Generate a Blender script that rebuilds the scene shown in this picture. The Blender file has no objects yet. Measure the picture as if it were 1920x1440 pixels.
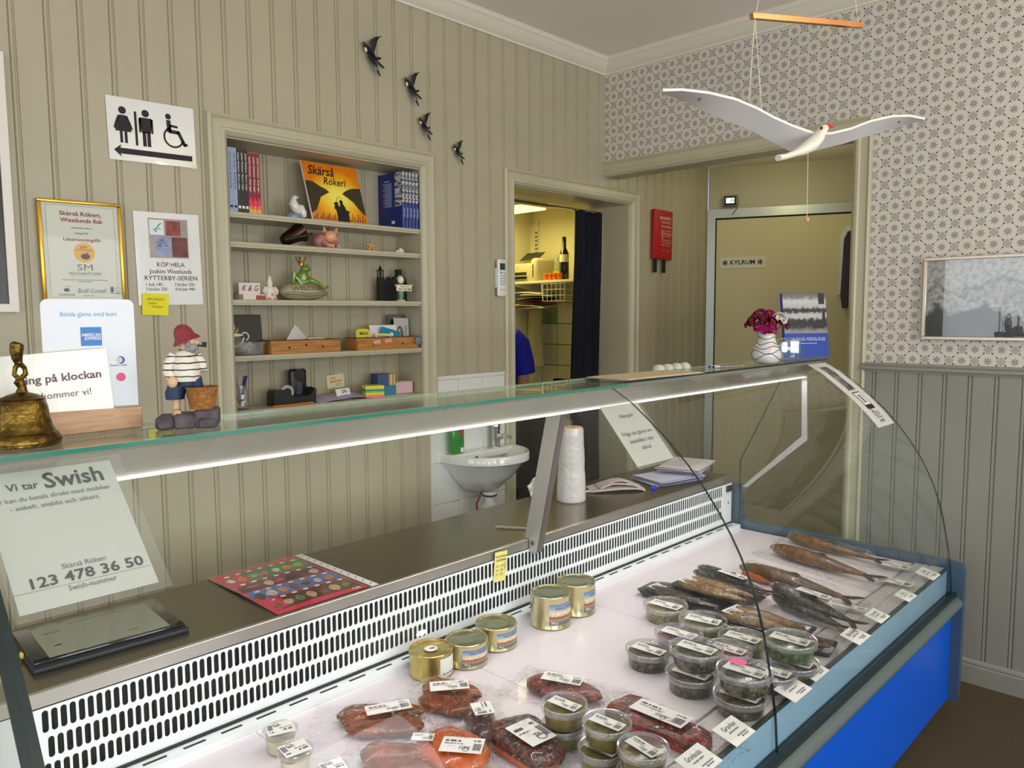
import bpy, bmesh, math, random
from mathutils import Vector, Matrix, Euler
random.seed(7)
R = math.radians
SC = bpy.context.scene
COL = SC.collection

# ------------------------------------------------------------------ camera
F_PX = 1442.17
YAW, PITCH, ROLL = R(45.958), R(5.1644), R(-0.3601)
CAM = Vector((-3.7089, -2.8174, 1.6085))
_f = Vector((math.sin(YAW)*math.cos(PITCH), math.cos(YAW)*math.cos(PITCH), -math.sin(PITCH)))
_r0 = Vector((math.cos(YAW), -math.sin(YAW), 0)); _u0 = _r0.cross(_f)
_r = _r0*math.cos(ROLL) + _u0*math.sin(ROLL); _u = -_r0*math.sin(ROLL) + _u0*math.cos(ROLL)
cd = bpy.data.cameras.new('camera'); cam = bpy.data.objects.new('camera', cd); COL.objects.link(cam)
m = Matrix((( _r.x, _u.x, -_f.x, CAM.x), (_r.y, _u.y, -_f.y, CAM.y), (_r.z, _u.z, -_f.z, CAM.z), (0, 0, 0, 1)))
cam.matrix_world = m
cd.sensor_width = 36; cd.lens = F_PX/1920*36; cd.clip_start = .05; cd.clip_end = 200
SC.camera = cam

# ------------------------------------------------------------------ exposure, world, daylight
SC.view_settings.view_transform = 'Standard'; SC.view_settings.look = 'None'
SC.view_settings.exposure = 0.62; SC.view_settings.gamma = 1.0; SC.view_settings.use_curve_mapping = False
SC.cycles.use_denoising = True
SC.cycles.max_bounces = 6; SC.cycles.diffuse_bounces = 4; SC.cycles.glossy_bounces = 3; SC.cycles.transmission_bounces = 2; SC.cycles.transparent_max_bounces = 20
SC.cycles.use_adaptive_sampling = True; SC.cycles.adaptive_threshold = .04; SC.cycles.adaptive_min_samples = 20; SC.cycles.caustics_reflective = False; SC.cycles.caustics_refractive = False
SC.cycles.sample_clamp_indirect = 6.0
w = bpy.data.worlds.new('sky'); SC.world = w; w.use_nodes = True
nt = w.node_tree; bg = nt.nodes['Background']
bg.inputs['Color'].default_value = (.62, .78, 1, 1); bg.inputs['Strength'].default_value = .6

def area(name, loc, rot, sx, sy, power, color=(1, 1, 1)):
    l = bpy.data.lights.new(name, 'AREA'); l.shape = 'RECTANGLE'; l.size = sx; l.size_y = sy
    l.energy = power; l.color = color
    o = bpy.data.objects.new(name, l); COL.objects.link(o); o.location = loc; o.rotation_euler = rot
    return o
# daylight entering by the shop windows (in the wall behind the camera and the wall on the left)
for wx in (-4.9, -3.1, -1.3):
    area('window_daylight', (wx, -5.42, 1.62), (R(90), 0, R(0)), 1.3, 1.5, 26, (.93, .965, 1.0))
for wy in (-.85, -2.6, -4.2):
    area('window_daylight', (-6.02, wy, 1.62), (R(90), 0, R(-90)), 1.2, 1.5, 10, (.95, .98, 1.0))

# ------------------------------------------------------------------ pixel -> point on a world plane (1920 x 1440 frame)
def on(px, py, x=None, y=None, z=None):
    d = _f + _r*((px-960)/F_PX) - _u*((py-720)/F_PX)
    if x is not None: t = (x-CAM.x)/d.x
    elif y is not None: t = (y-CAM.y)/d.y
    else: t = (z-CAM.z)/d.z
    return CAM + d*t

# ------------------------------------------------------------------ materials
def lin(c):
    return tuple(((v/255)/12.92 if v/255 <= .04045 else ((v/255+.055)/1.055)**2.4) for v in c)
MATS = {}
def new_mat(name):
    mt = bpy.data.materials.new(name); mt.use_nodes = True
    n = mt.node_tree.nodes; l = mt.node_tree.links
    n.clear(); out = n.new('ShaderNodeOutputMaterial')
    return mt, n, l, out
def M(name, rgb, rough=.5, metal=0., var=0., scale=12., bump=0., bscale=None, spec=.5, coat=0., rgb2=None, stretch=(1, 1, 1), detail=4, emit=0., contrast=None, subsurf=0.):
    """principled material; optional noise blend of rgb and rgb2 and noise bump"""
    if name in MATS: return MATS[name]
    mt, n, l, out = new_mat(name)
    b = n.new('ShaderNodeBsdfPrincipled'); l.new(b.outputs[0], out.inputs[0])
    c = lin(rgb); b.inputs['Base Color'].default_value = (*c, 1)
    b.inputs['Roughness'].default_value = rough; b.inputs['Metallic'].default_value = metal
    b.inputs['Specular IOR Level'].default_value = spec; b.inputs['Coat Weight'].default_value = coat
    if subsurf: b.inputs['Subsurface Weight'].default_value = subsurf; b.inputs['Subsurface Radius'].default_value = (.01, .005, .003)
    if var or rgb2 or bump:
        tc = n.new('ShaderNodeTexCoord'); mp = n.new('ShaderNodeMapping'); mp.inputs['Scale'].default_value = stretch
        l.new(tc.outputs['Object'], mp.inputs[0])
        nz = n.new('ShaderNodeTexNoise'); nz.inputs['Scale'].default_value = scale; nz.inputs['Detail'].default_value = detail
        l.new(mp.outputs[0], nz.inputs['Vector'])
        if var or rgb2:
            rp = n.new('ShaderNodeValToRGB')
            lo, hi = contrast or (.3, .7)
            rp.color_ramp.elements[0].position = lo; rp.color_ramp.elements[1].position = hi
            if rgb2:
                c2 = lin(rgb2)
                rp.color_ramp.elements[0].color = (*c, 1); rp.color_ramp.elements[1].color = (*c2, 1)
            else:
                rp.color_ramp.elements[0].color = (*[max(0, v*(1-var)) for v in c], 1)
                rp.color_ramp.elements[1].color = (*[min(1, v*(1+var)) for v in c], 1)
            l.new(nz.outputs['Fac'], rp.inputs[0]); l.new(rp.outputs[0], b.inputs['Base Color'])
        if bump:
            n2 = nz
            if bscale:
                n2 = n.new('ShaderNodeTexNoise'); n2.inputs['Scale'].default_value = bscale; n2.inputs['Detail'].default_value = 3
                l.new(mp.outputs[0], n2.inputs['Vector'])
            bp = n.new('ShaderNodeBump'); bp.inputs['Strength'].default_value = bump; bp.inputs['Distance'].default_value = .01
            l.new(n2.outputs['Fac'], bp.inputs['Height']); l.new(bp.outputs[0], b.inputs['Normal'])
    if emit:
        b.inputs['Emission Color'].default_value = (*c, 1); b.inputs['Emission Strength'].default_value = emit
    MATS[name] = mt
    return mt
def emission(name, rgb, s):
    if name in MATS: return MATS[name]
    mt, n, l, out = new_mat(name); e = n.new('ShaderNodeEmission')
    e.inputs[0].default_value = (*lin(rgb), 1); e.inputs[1].default_value = s; l.new(e.outputs[0], out.inputs[0])
    MATS[name] = mt; return mt
def clear(name, tint=(1, 1, 1), base=.03, top=.9, power=4., rough=.02, haze=0., haze_rgb=(240, 240, 240), bump=0., bscale=40.):
    """thin clear sheet: see-through with angle-dependent gloss and an optional milky haze"""
    if name in MATS: return MATS[name]
    mt, n, l, out = new_mat(name)
    tr = n.new('ShaderNodeBsdfTransparent'); tr.inputs[0].default_value = (*tint, 1)
    gl = n.new('ShaderNodeBsdfGlossy'); gl.inputs['Roughness'].default_value = rough; gl.inputs[0].default_value = (1, 1, 1, 1)
    lw = n.new('ShaderNodeLayerWeight'); lw.inputs['Blend'].default_value = .5
    pw = n.new('ShaderNodeMath'); pw.operation = 'POWER'; l.new(lw.outputs['Facing'], pw.inputs[0]); pw.inputs[1].default_value = power
    ma = n.new('ShaderNodeMath'); ma.operation = 'MULTIPLY_ADD'; l.new(pw.outputs[0], ma.inputs[0]); ma.inputs[1].default_value = top; ma.inputs[2].default_value = base
    a = tr
    if haze:
        df = n.new('ShaderNodeBsdfDiffuse'); df.inputs[0].default_value = (*lin(haze_rgb), 1)
        mx0 = n.new('ShaderNodeMixShader'); mx0.inputs[0].default_value = haze
        l.new(tr.outputs[0], mx0.inputs[1]); l.new(df.outputs[0], mx0.inputs[2]); a = mx0
    mx = n.new('ShaderNodeMixShader'); l.new(ma.outputs[0], mx.inputs[0]); l.new(a.outputs[0], mx.inputs[1]); l.new(gl.outputs[0], mx.inputs[2])
    l.new(mx.outputs[0], out.inputs[0])
    if bump:
        tc = n.new('ShaderNodeTexCoord'); nz = n.new('ShaderNodeTexNoise'); nz.inputs['Scale'].default_value = bscale; nz.inputs['Detail'].default_value = 2
        l.new(tc.outputs['Object'], nz.inputs['Vector'])
        bp = n.new('ShaderNodeBump'); bp.inputs['Strength'].default_value = bump; bp.inputs['Distance'].default_value = .02
        l.new(nz.outputs['Fac'], bp.inputs['Height']); l.new(bp.outputs[0], gl.inputs['Normal']); l.new(bp.outputs[0], lw.inputs['Normal'])
    MATS[name] = mt; return mt

# ------------------------------------------------------------------ mesh builder
class MB:
    def __init__(s): s.v = []; s.f = []; s.m = []
    def add(s, vs, fs, mi=0, mx=None):
        o = len(s.v)
        s.v += [tuple(mx @ Vector(v)) if mx else tuple(v) for v in vs]
        s.f += [tuple(i+o for i in f) for f in fs]; s.m += [mi]*len(fs)
        return s
    def box(s, x0, x1, y0, y1, z0, z1, mi=0, mx=None):
        x0, x1 = min(x0, x1), max(x0, x1); y0, y1 = min(y0, y1), max(y0, y1); z0, z1 = min(z0, z1), max(z0, z1)
        return s.add([(x0, y0, z0), (x1, y0, z0), (x1, y1, z0), (x0, y1, z0), (x0, y0, z1), (x1, y0, z1), (x1, y1, z1), (x0, y1, z1)],
              [(0, 3, 2, 1), (4, 5, 6, 7), (0, 1, 5, 4), (1, 2, 6, 5), (2, 3, 7, 6), (3, 0, 4, 7)], mi, mx)
    def rbox(s, x0, x1, y0, y1, z0, z1, r=.003, seg=2, mi=0, mx=None):
        bm = bmesh.new(); bmesh.ops.create_cube(bm, size=1)
        for v in bm.verts: v.co = Vector(((x0+x1)/2+v.co.x*(x1-x0), (y0+y1)/2+v.co.y*(y1-y0), (z0+z1)/2+v.co.z*(z1-z0)))
        bmesh.ops.bevel(bm, geom=bm.edges[:], offset=r, segments=seg, affect='EDGES', profile=.5)
        bm.verts.index_update()
        s.add([v.co.copy() for v in bm.verts], [[v.index for v in f.verts] for f in bm.faces], mi, mx); bm.free(); return s
    def loft(s, rings, closed=True, cap0=True, cap1=True, mi=0, mx=None):
        n = len(rings[0]); vs = [p for r in rings for p in r]; fs = []
        for i in range(len(rings)-1):
            for j in range(n if closed else n-1):
                a = i*n+j; b = i*n+(j+1) % n
                fs.append((a, b, b+n, a+n))
        if cap0: fs.append(tuple(reversed(range(n))))
        if cap1: fs.append(tuple(range((len(rings)-1)*n, len(rings)*n)))
        return s.add(vs, fs, mi, mx)
    def lathe(s, prof, n=24, c=(0, 0, 0), mi=0, mx=None, cap0=True, cap1=True, sx=1, sy=1):
        rings = [[(c[0]+r*sx*math.cos(2*math.pi*k/n), c[1]+r*sy*math.sin(2*math.pi*k/n), c[2]+z) for k in range(n)] for r, z in prof]
        return s.loft(rings, True, cap0, cap1, mi, mx)
    def tube(s, pts, r, n=8, mi=0, mx=None, closed=False, sq=1.):
        pts = [Vector(p) for p in pts]; rings = []; m_ = len(pts)
        rr = r if isinstance(r, (list, tuple)) else [r]*m_
        t0 = None; nrm = None
        for i, p in enumerate(pts):
            if closed: t = (pts[(i+1) % m_]-pts[i-1]).normalized()
            else: t = (pts[min(i+1, m_-1)]-pts[max(i-1, 0)]).normalized()
            if nrm is None:
                ax = Vector((0, 0, 1)) if abs(t.z) < .9 else Vector((1, 0, 0))
                nrm = t.cross(ax).normalized()
            else:
                nrm = (nrm - t*nrm.dot(t))
                nrm = nrm.normalized() if nrm.length > 1e-6 else t.orthogonal().normalized()
            bn = t.cross(nrm)
            rings.append([p+(nrm*math.cos(2*math.pi*k/n)+bn*math.sin(2*math.pi*k/n)*sq)*rr[i] for k in range(n)])
        if closed: rings.append(rings[0]); return s.loft(rings, True, False, False, mi, mx)
        return s.loft(rings, True, True, True, mi, mx)
    def prism(s, poly, a, b, axis='y', mi=0, mx=None):
        """poly: 2D points; axis y: (x,z) extruded y; axis x: (y,z) extruded x; axis z: (x,y) extruded z"""
        def P(p, t): return {'y': (p[0], t, p[1]), 'x': (t, p[0], p[1]), 'z': (p[0], p[1], t)}[axis]
        n = len(poly)
        return s.loft([[P(p, a) for p in poly], [P(p, b) for p in poly]], True, True, True, mi, mx)
    def grid(s, fn, nu, nv, mi=0, mx=None, thick=0):
        vs = [fn(i/nu, j/nv) for j in range(nv+1) for i in range(nu+1)]
        fs = [(j*(nu+1)+i, j*(nu+1)+i+1, (j+1)*(nu+1)+i+1, (j+1)*(nu+1)+i) for j in range(nv) for i in range(nu)]
        return s.add(vs, fs, mi, mx)
    def ball(s, c, r, n=12, mi=0, mx=None, sc=(1, 1, 1)):
        k = max(4, n//2); prof = []
        rings = [[(c[0]+sc[0]*r*math.sin(math.pi*i/k)*math.cos(2*math.pi*j/n), c[1]+sc[1]*r*math.sin(math.pi*i/k)*math.sin(2*math.pi*j/n), c[2]-sc[2]*r*math.cos(math.pi*i/k)) for j in range(n)] for i in range(1, k)]
        o = len(rings)*n
        vs = [p for q in rings for p in q]+[(c[0], c[1], c[2]-sc[2]*r), (c[0], c[1], c[2]+sc[2]*r)]
        fs = []
        for i in range(len(rings)-1):
            for j in range(n): a = i*n+j; b = i*n+(j+1) % n; fs.append((a, b, b+n, a+n))
        for j in range(n): fs.append((o, (j+1) % n, j)); fs.append((o+1, (len(rings)-1)*n+j, (len(rings)-1)*n+(j+1) % n))
        return s.add(vs, fs, mi, mx)
    def xf(s, mx): s.v = [tuple(mx @ Vector(v)) for v in s.v]; return s
    def mesh(s, name, mats, smooth=40, origin=(0, 0, 0)):
        me = bpy.data.meshes.new(name)
        ox, oy, oz = origin
        me.from_pydata([(x-ox, y-oy, z-oz) for x, y, z in s.v], [], s.f)
        for mt in (mats if isinstance(mats, (list, tuple)) else [mats]): me.materials.append(mt)
        if any(s.m): me.polygons.foreach_set('material_index', s.m)
        me.update()
        if smooth:
            me.shade_smooth(); me.set_sharp_from_angle(angle=R(smooth))
        return me

def tag(o, label=None, cat=None, group=None, kind=None):
    if label: o['label'] = label
    if cat: o['category'] = cat
    if group: o['group'] = group
    if kind: o['kind'] = kind
    return o
def thing(name, label, cat, loc=(0, 0, 0), rot=(0, 0, 0), group=None, kind=None):
    o = bpy.data.objects.new(name, None); COL.objects.link(o); o.empty_display_size = .05
    o.location = loc; o.rotation_euler = rot
    return tag(o, label, cat, group, kind)
def obj(name, mb, mats, parent=None, loc=(0, 0, 0), rot=(0, 0, 0), smooth=40, world=False):
    """one mesh object; world=True: the builder holds world coordinates and the parent has only a location"""
    org = (0, 0, 0)
    if world:
        org = Vector(loc)
        q = parent
        while q is not None: org = org + Vector(q.location); q = q.parent
    me = mb.mesh(name, mats, smooth, tuple(org)) if isinstance(mb, MB) else mb
    o = bpy.data.objects.new(name, me); COL.objects.link(o); o.parent = parent
    o.location = loc; o.rotation_euler = rot
    return o
def copy_tree(o, parent=None):
    c = o.copy(); COL.objects.link(c); c.parent = parent
    for ch in list(o.children): copy_tree(ch, c)
    return c

# ------------------------------------------------------------------ lettering (built-in font), local frame: x right, z up, faces -y
_tc = bpy.data.curves.new('letters', 'FONT'); _to = bpy.data.objects.new('letters', _tc)
def text_verts(body, size, align='CENTER', bold=0., shear=0., res=2, space=1.):
    _tc.body = body; _tc.size = size; _tc.align_x = align; _tc.align_y = 'CENTER'; _tc.offset = bold*size
    _tc.shear = shear; _tc.resolution_u = res; _tc.space_character = space; _tc.fill_mode = 'BOTH'; _tc.extrude = 0
    me = bpy.data.meshes.new_from_object(_to)
    vs = [v.co.copy() for v in me.vertices]; fs = [tuple(p.vertices) for p in me.polygons]
    bpy.data.meshes.remove(me)
    return vs, fs
class Ink:
    """collects flat print of one colour on a sheet"""
    def __init__(s, y=-.0009): s.mb = MB(); s.y = y
    def t(s, body, x, z, size, align='CENTER', bold=0., shear=0., width=None, sx=1., rot=0., res=2):
        vs, fs = text_verts(body, size, align, bold, shear, res)
        if width and vs:
            w_ = max(v.x for v in vs)-min(v.x for v in vs)
            if w_ > 1e-6: sx = width/w_
        c, sn = math.cos(rot), math.sin(rot)
        s.mb.add([(x+(v.x*sx)*c-v.y*sn, s.y, z+(v.x*sx)*sn+v.y*c) for v in vs], fs); return s
    def bar(s, x0, x1, z0, z1): s.mb.add([(x0, s.y, z0), (x1, s.y, z0), (x1, s.y, z1), (x0, s.y, z1)], [(0, 1, 2, 3)]); return s
    def poly(s, pts): s.mb.add([(p[0], s.y, p[1]) for p in pts], [tuple(range(len(pts)))]); return s
    def disc(s, x, z, r, n=20, rz=None): return s.poly([(x+r*math.cos(2*math.pi*k/n), z+(rz or r)*math.sin(2*math.pi*k/n)) for k in range(n)])
    def ring(s, x, z, r0, r1, a0=0, a1=360, n=24):
        vs = []; 
        for k in range(n+1):
            a = R(a0+(a1-a0)*k/n)
            vs += [(x+r0*math.cos(a), s.y, z+r0*math.sin(a)), (x+r1*math.cos(a), s.y, z+r1*math.sin(a))]
        s.mb.add(vs, [(2*k, 2*k+1, 2*k+3, 2*k+2) for k in range(n)]); return s
    def stroke(s, pts, w_):
        P = [Vector(p) for p in pts]; L = []
        for i, p in enumerate(P):
            t = (P[min(i+1, len(P)-1)]-P[max(0, i-1)]).normalized(); nn = Vector((-t.y, t.x))
            L += [p+nn*w_/2, p-nn*w_/2]
        s.mb.add([(p.x, s.y, p.y) for p in L], [(2*i, 2*i+1, 2*i+3, 2*i+2) for i in range(len(P)-1)]); return s
    def scribble(s, x0, x1, z, h, seed=0):
        """an unreadable line of small print as short dashes"""
        rg = random.Random(seed); x = x0
        while x < x1:
            l_ = rg.uniform(.8, 3.0)*h; s.bar(x, min(x1, x+l_), z-h/2, z+h/2); x += l_+h*.7
        return s
    def barcode(s, x0, x1, z0, z1, seed=0):
        rg = random.Random(seed); x = x0; u = (x1-x0)/40
        while x < x1-u:
            l_ = u*rg.choice((1, 1, 2, 3)); s.bar(x, min(x+l_, x1), z0, z1); x += l_+u*rg.choice((1, 1, 2))
        return s
    def put(s, parent, mt, name='lettering'): return obj(name, s.mb, mt, parent, smooth=0)
def sheet(name, label, cat, w_, h, loc, rot, mt, th=.001, r=0., parent=None, group=None, curve=None):
    """flat sheet, local origin at its centre, faces -y"""
    mb = MB()
    if curve:
        N = 10
        for sgn in (0, 1):
            pass
        mb.loft([[(-w_/2+w_*i/N, curve(-.5+i/N)+t, zz) for i in range(N+1)]+[(-w_/2+w_*i/N, curve(-.5+i/N)+th+t, zz) for i in range(N, -1, -1)] for zz, t in ((-h/2, 0), (h/2, 0))])
    elif r:
        pts = []
        for cx, cz, a0 in ((w_/2-r, h/2-r, 0), (-w_/2+r, h/2-r, 90), (-w_/2+r, -h/2+r, 180), (w_/2-r, -h/2+r, 270)):
            pts += [(cx+r*math.cos(R(a0+k*18)), cz+r*math.sin(R(a0+k*18))) for k in range(6)]
        mb.prism(pts, 0, th)
    else: mb.box(-w_/2, w_/2, 0, th, -h/2, h/2)
    o = obj(name, mb, mt, parent, loc, rot, smooth=30)
    return tag(o, label, cat, group)

FACE_BACK = (0, 0, 0)            # hangs on the panelled back wall, faces the room
FACE_RIGHT = (0, 0, R(-90))      # hangs on the papered wall
# ================================================================== THE SETTING
PAINT = M('olive beige paint', (181, 173, 147), .42, var=.04, scale=3, bump=.06, bscale=160)
WOODPAINT = M('beige gloss paint', (190, 183, 155), .38, var=.03, scale=5)
SHADEPAINT = M('shaded beige paint', (146, 144, 134), .42, var=.03, scale=4, bump=.05, bscale=160)  # panelling paint with its shade and cool daylight put into the colour
CEIL = M('ceiling paint', (246, 237, 227), .7, var=.03, scale=2)
CROWN = M('cream gloss trim', (232, 226, 208), .4)
KWALL = M('kitchen cream wall', (228, 220, 176), .6, var=.03, scale=3)
CARPET = M('brown carpet', (104, 88, 62), .95, rgb2=(70, 57, 40), scale=260, bump=.6, bscale=420, contrast=(.35, .65))

def wallpaper():
    mt, n, l, out = new_mat('tile pattern wallpaper')
    b = n.new('ShaderNodeBsdfPrincipled'); b.inputs['Roughness'].default_value = .6; l.new(b.outputs[0], out.inputs[0])
    tc = n.new('ShaderNodeTexCoord'); sp = n.new('ShaderNodeSeparateXYZ'); l.new(tc.outputs['Object'], sp.inputs[0])
    def mth(op, a, b_=None, c=None):
        k = n.new('ShaderNodeMath'); k.operation = op
        for i, v in enumerate((a, b_, c)):
            if v is None: continue
            if isinstance(v, (int, float)): k.inputs[i].default_value = v
            else: l.new(v, k.inputs[i])
        return k.outputs[0]
    S = .0487
    u = mth('MULTIPLY_ADD', sp.outputs['Y'], -1/S, -1.622/S+.0); v = mth('MULTIPLY_ADD', sp.outputs['Z'], 1/S, -1.448/S)
    cu = mth('ROUND', u); cv = mth('ROUND', v)
    fu = mth('SUBTRACT', u, cu); fv = mth('SUBTRACT', v, cv)
    par = mth('MODULO', mth('ABSOLUTE', mth('ADD', cu, cv)), 2)      # 0 medallion, 1 star
    au = mth('ABSOLUTE', fu); av = mth('ABSOLUTE', fv)
    r = mth('SQRT', mth('ADD', mth('MULTIPLY', fu, fu), mth('MULTIPLY', fv, fv)))
    th = mth('ARCTAN2', fv, fu)
    med = mth('SUBTRACT', 1, par)
    dd = mth('ABSOLUTE', mth('SUBTRACT', au, av))
    # dark: arrow tips on the diagonals of the medallions + 8-pointed stars
    arrow_w = mth('MULTIPLY', mth('SUBTRACT', .62, r), .50)
    arrow = mth('MULTIPLY', mth('LESS_THAN', dd, arrow_w), mth('MULTIPLY', mth('GREATER_THAN', r, .37), mth('LESS_THAN', r, .62)))
    arrow = mth('MULTIPLY', arrow, med)
    c8 = mth('ABSOLUTE', mth('COSINE', mth('MULTIPLY', th, 4)))
    star_r = mth('MULTIPLY_ADD', mth('POWER', c8, 2.5), .30, .035)
    star = mth('MULTIPLY', mth('MULTIPLY', mth('LESS_THAN', r, star_r), mth('GREATER_THAN', r, .05)), par)
    line = mth('MULTIPLY', mth('LESS_THAN', dd, .016), mth('MULTIPLY', mth('GREATER_THAN', r, .40), med))
    dark = mth('MAXIMUM', arrow, star)
    # grey medallion: lobed outline with a woven inside
    lobe = mth('MULTIPLY_ADD', mth('ABSOLUTE', mth('COSINE', mth('MULTIPLY', th, 2))), .09, .27)
    inm = mth('MULTIPLY', mth('LESS_THAN', r, lobe), med)
    weave = mth('SINE', mth('ADD', mth('MULTIPLY', r, 60), mth('MULTIPLY', mth('COSINE', mth('MULTIPLY', th, 8)), 3)))
    weave = mth('MULTIPLY_ADD', weave, .36, .42)
    grey = mth('MULTIPLY', inm, weave)
    base = n.new('ShaderNodeRGB'); base.outputs[0].default_value = (*lin((216, 210, 196)), 1)
    def mixc(fac, a, rgb):
        k = n.new('ShaderNodeMix'); k.data_type = 'RGBA'; l.new(fac, k.inputs[0]); l.new(a, k.inputs[6]); k.inputs[7].default_value = (*lin(rgb), 1); return k.outputs[2]
    c = mixc(grey, base.outputs[0], (92, 90, 98))
    c = mixc(mth('MULTIPLY', line, .75), c, (90, 92, 105))
    c = mixc(mth('MULTIPLY', dark, .92), c, (38, 48, 78))
    l.new(c, b.inputs['Base Color'])
    return mt
PAPER = wallpaper()

ZC = 2.987; ZCEIL = 3.062          # foot of the cornice, ceiling
# ---- back wall core and its boards
PW = .0982; PX0 = -2.999
NX0, NX1, NZ0, NZ1, ND = -2.33, -1.395, 1.24, 2.275, .185      # shelf niche
DX0, DX1, DZ1, DT = -.79, .245, 2.275, .30                     # doorway to the kitchen
def rects_minus(x0, x1, z0, z1, holes):
    """vertical strips of a wall around rectangular holes"""
    xs = sorted({x0, x1, *[h[0] for h in holes], *[h[1] for h in holes]})
    out = []
    for a, b in zip(xs, xs[1:]):
        mid = (a+b)/2; segs = [(z0, z1)]
        for hx0, hx1, hz0, hz1 in holes:
            if hx0 < mid < hx1:
                ns = []
                for s0, s1 in segs:
                    if hz1 <= s0 or hz0 >= s1: ns.append((s0, s1)); continue
                    if hz0 > s0: ns.append((s0, hz0))
                    if hz1 < s1: ns.append((hz1, s1))
                segs = ns
        out += [(a, b, s0, s1) for s0, s1 in segs if s1-s0 > 1e-4]
    return out
wb = MB()
for a, b, c, d in rects_minus(-6.1, 1.19, 0, ZCEIL, [(NX0-.021, NX1+.021, NZ0-.021, NZ1+.021), (DX0-.016, DX1+.016, -1, DZ1+.016)]):
    wb.box(a, b, .012, DT, c, d)
wall_back = tag(obj('wall_back', wb, PAINT, smooth=0), 'beige tongue and groove panelled wall behind the counter', 'wall', kind='structure')
def board_profile(x0, w_=PW, g=.006):
    return [(x0, g), (x0+.003, 0), (x0+w_-.0185, 0), (x0+w_-.0155, g), (x0+w_-.0125, .0008), (x0+w_-.0065, .0008), (x0+w_-.003, g), (x0+w_, g)]
def clip_profile(pr, a, b):
    out = []
    for (xa, ya), (xb, yb) in zip(pr, pr[1:]):
        lo, hi = max(xa, a), min(xb, b)
        if hi-lo <= 1e-6: continue
        f = lambda x: ya+(yb-ya)*(x-xa)/(xb-xa)
        for x in (lo, hi):
            if not out or abs(out[-1][0]-x) > 1e-6: out.append((x, f(x)))
    return out
def board(parent, x0, x1, rects, mt, back=.012, name='plank'):
    mb = MB(); pr = board_profile(x0)
    for a, b, z0, z1 in rects:
        p = clip_profile(pr, max(a, x0), min(b, x1))
        if len(p) < 2: continue
        sec = p+[(p[-1][0], back), (p[0][0], back)]
        mb.prism(sec, z0, z1, 'z')
    if mb.v: return obj(name, mb, mt, parent, smooth=20)
TIL = (-1.355, -.83, -1, 1.315)
holes = [(NX0-.04, NX1+.035, NZ0-.06, NZ1+.04), (DX0-.04, DX1+.05, -1, DZ1+.04), TIL]
x = PX0-PW*12
while x < 1.19:
    x1 = min(x+PW, 1.19)
    hs = [h for h in holes if h[0] < x1 and h[1] > x]
    board(wall_back, x, x1, rects_minus(x, x1, .0, ZC+.01 if x < 0 else 2.62, hs), PAINT)
    x += PW
# ---- niche lining
nl = MB()
nl.box(NX0-.02, NX0, .001, ND+.02, NZ0-.02, NZ1+.02).box(NX1, NX1+.02, .001, ND+.02, NZ0-.02, NZ1+.02).box(NX0, NX1, .001, ND+.02, NZ1, NZ1+.02)
niche = tag(obj('shelf_niche', nl, WOODPAINT, smooth=0), 'built in open shelf niche with five shelves in the panelled wall', 'shelf')
x = PX0-PW*0+PW*6.75-.02
x = NX0-.03
while x < NX1:
    a, b = max(x, NX0), min(x+PW, NX1)
    mb = MB(); p = clip_profile(board_profile(x), a, b); p = [(q[0], q[1]+ND) for q in p]
    mb.prism(p+[(p[-1][0], ND+.015), (p[0][0], ND+.015)], NZ0, NZ1, 'z'); obj('back_board', mb, PAINT, niche, smooth=20); x += PW
SHELF_Z = (2.005, 1.893, 1.672, 1.455, 1.24)
for z in SHELF_Z:
    mb = MB(); t = .021
    mb.prism([(.0, z-t*.55), (.0, z-.004), (.003, z), (ND, z), (ND, z-t), (.006, z-t), (.006, z-t*.55)], NX0, NX1, 'x')
    obj('shelf_board', mb, WOODPAINT, niche, smooth=20)
# ---- mouldings: a profile (inward distance, height out of the wall) run along rails
CASE = [(0, 0), (0, .018), (.012, .024), (.02, .016), (.028, .014), (.05, .016), (.056, .022), (.066, .024), (.074, .018), (.082, .010), (.085, 0)]
def casing(name, path, width, outward, mt, depth=-1., prof=CASE):
    """path: list of (x,z) outer corners, mitred; outward: matching inward unit directions (x,z)"""
    rings = []
    for (px, pz), (dx, dz) in zip(path, outward):
        rings.append([(px+dx*d*width/.085, depth*h, pz+dz*d*width/.085) for d, h in prof])
    return rings
def frame_case(name, x0, x1, z0, z1, width, parent=None, mt=WOODPAINT, bottom=False):
    mb = MB()
    path = [(x0, z0), (x0, z1), (x1, z1), (x1, z0)]; inw = [(1, 0 if not bottom else 1), (1, -1), (-1, -1), (-1, 0 if not bottom else 1)]
    rings = casing(name, path, width, inw, mt)
    if bottom: rings.append(rings[0])
    mb.loft(rings, True, not bottom, not bottom)
    return obj(name, mb, mt, parent, smooth=25)
frame_case('casing', -2.405, -1.325, 1.16, 2.357, .078, niche, bottom=True)
t1 = tag(frame_case('trim_1', -.857, .338, 0, 2.357, .08), 'beige moulded casing round the doorway to the kitchen', 'trim', kind='structure')
# ---- doorway lining
dl = MB(); dl.box(DX0-.015, DX0, .0, DT+.001, 0, DZ1+.015).box(DX1, DX1+.015, 0, DT+.001, 0, DZ1+.015).box(DX0, DX1, 0, DT+.001, DZ1, DZ1+.015)
tag(obj('trim_2', dl, WOODPAINT, smooth=0), 'painted lining inside the deep kitchen doorway', 'trim', kind='structure')

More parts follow.
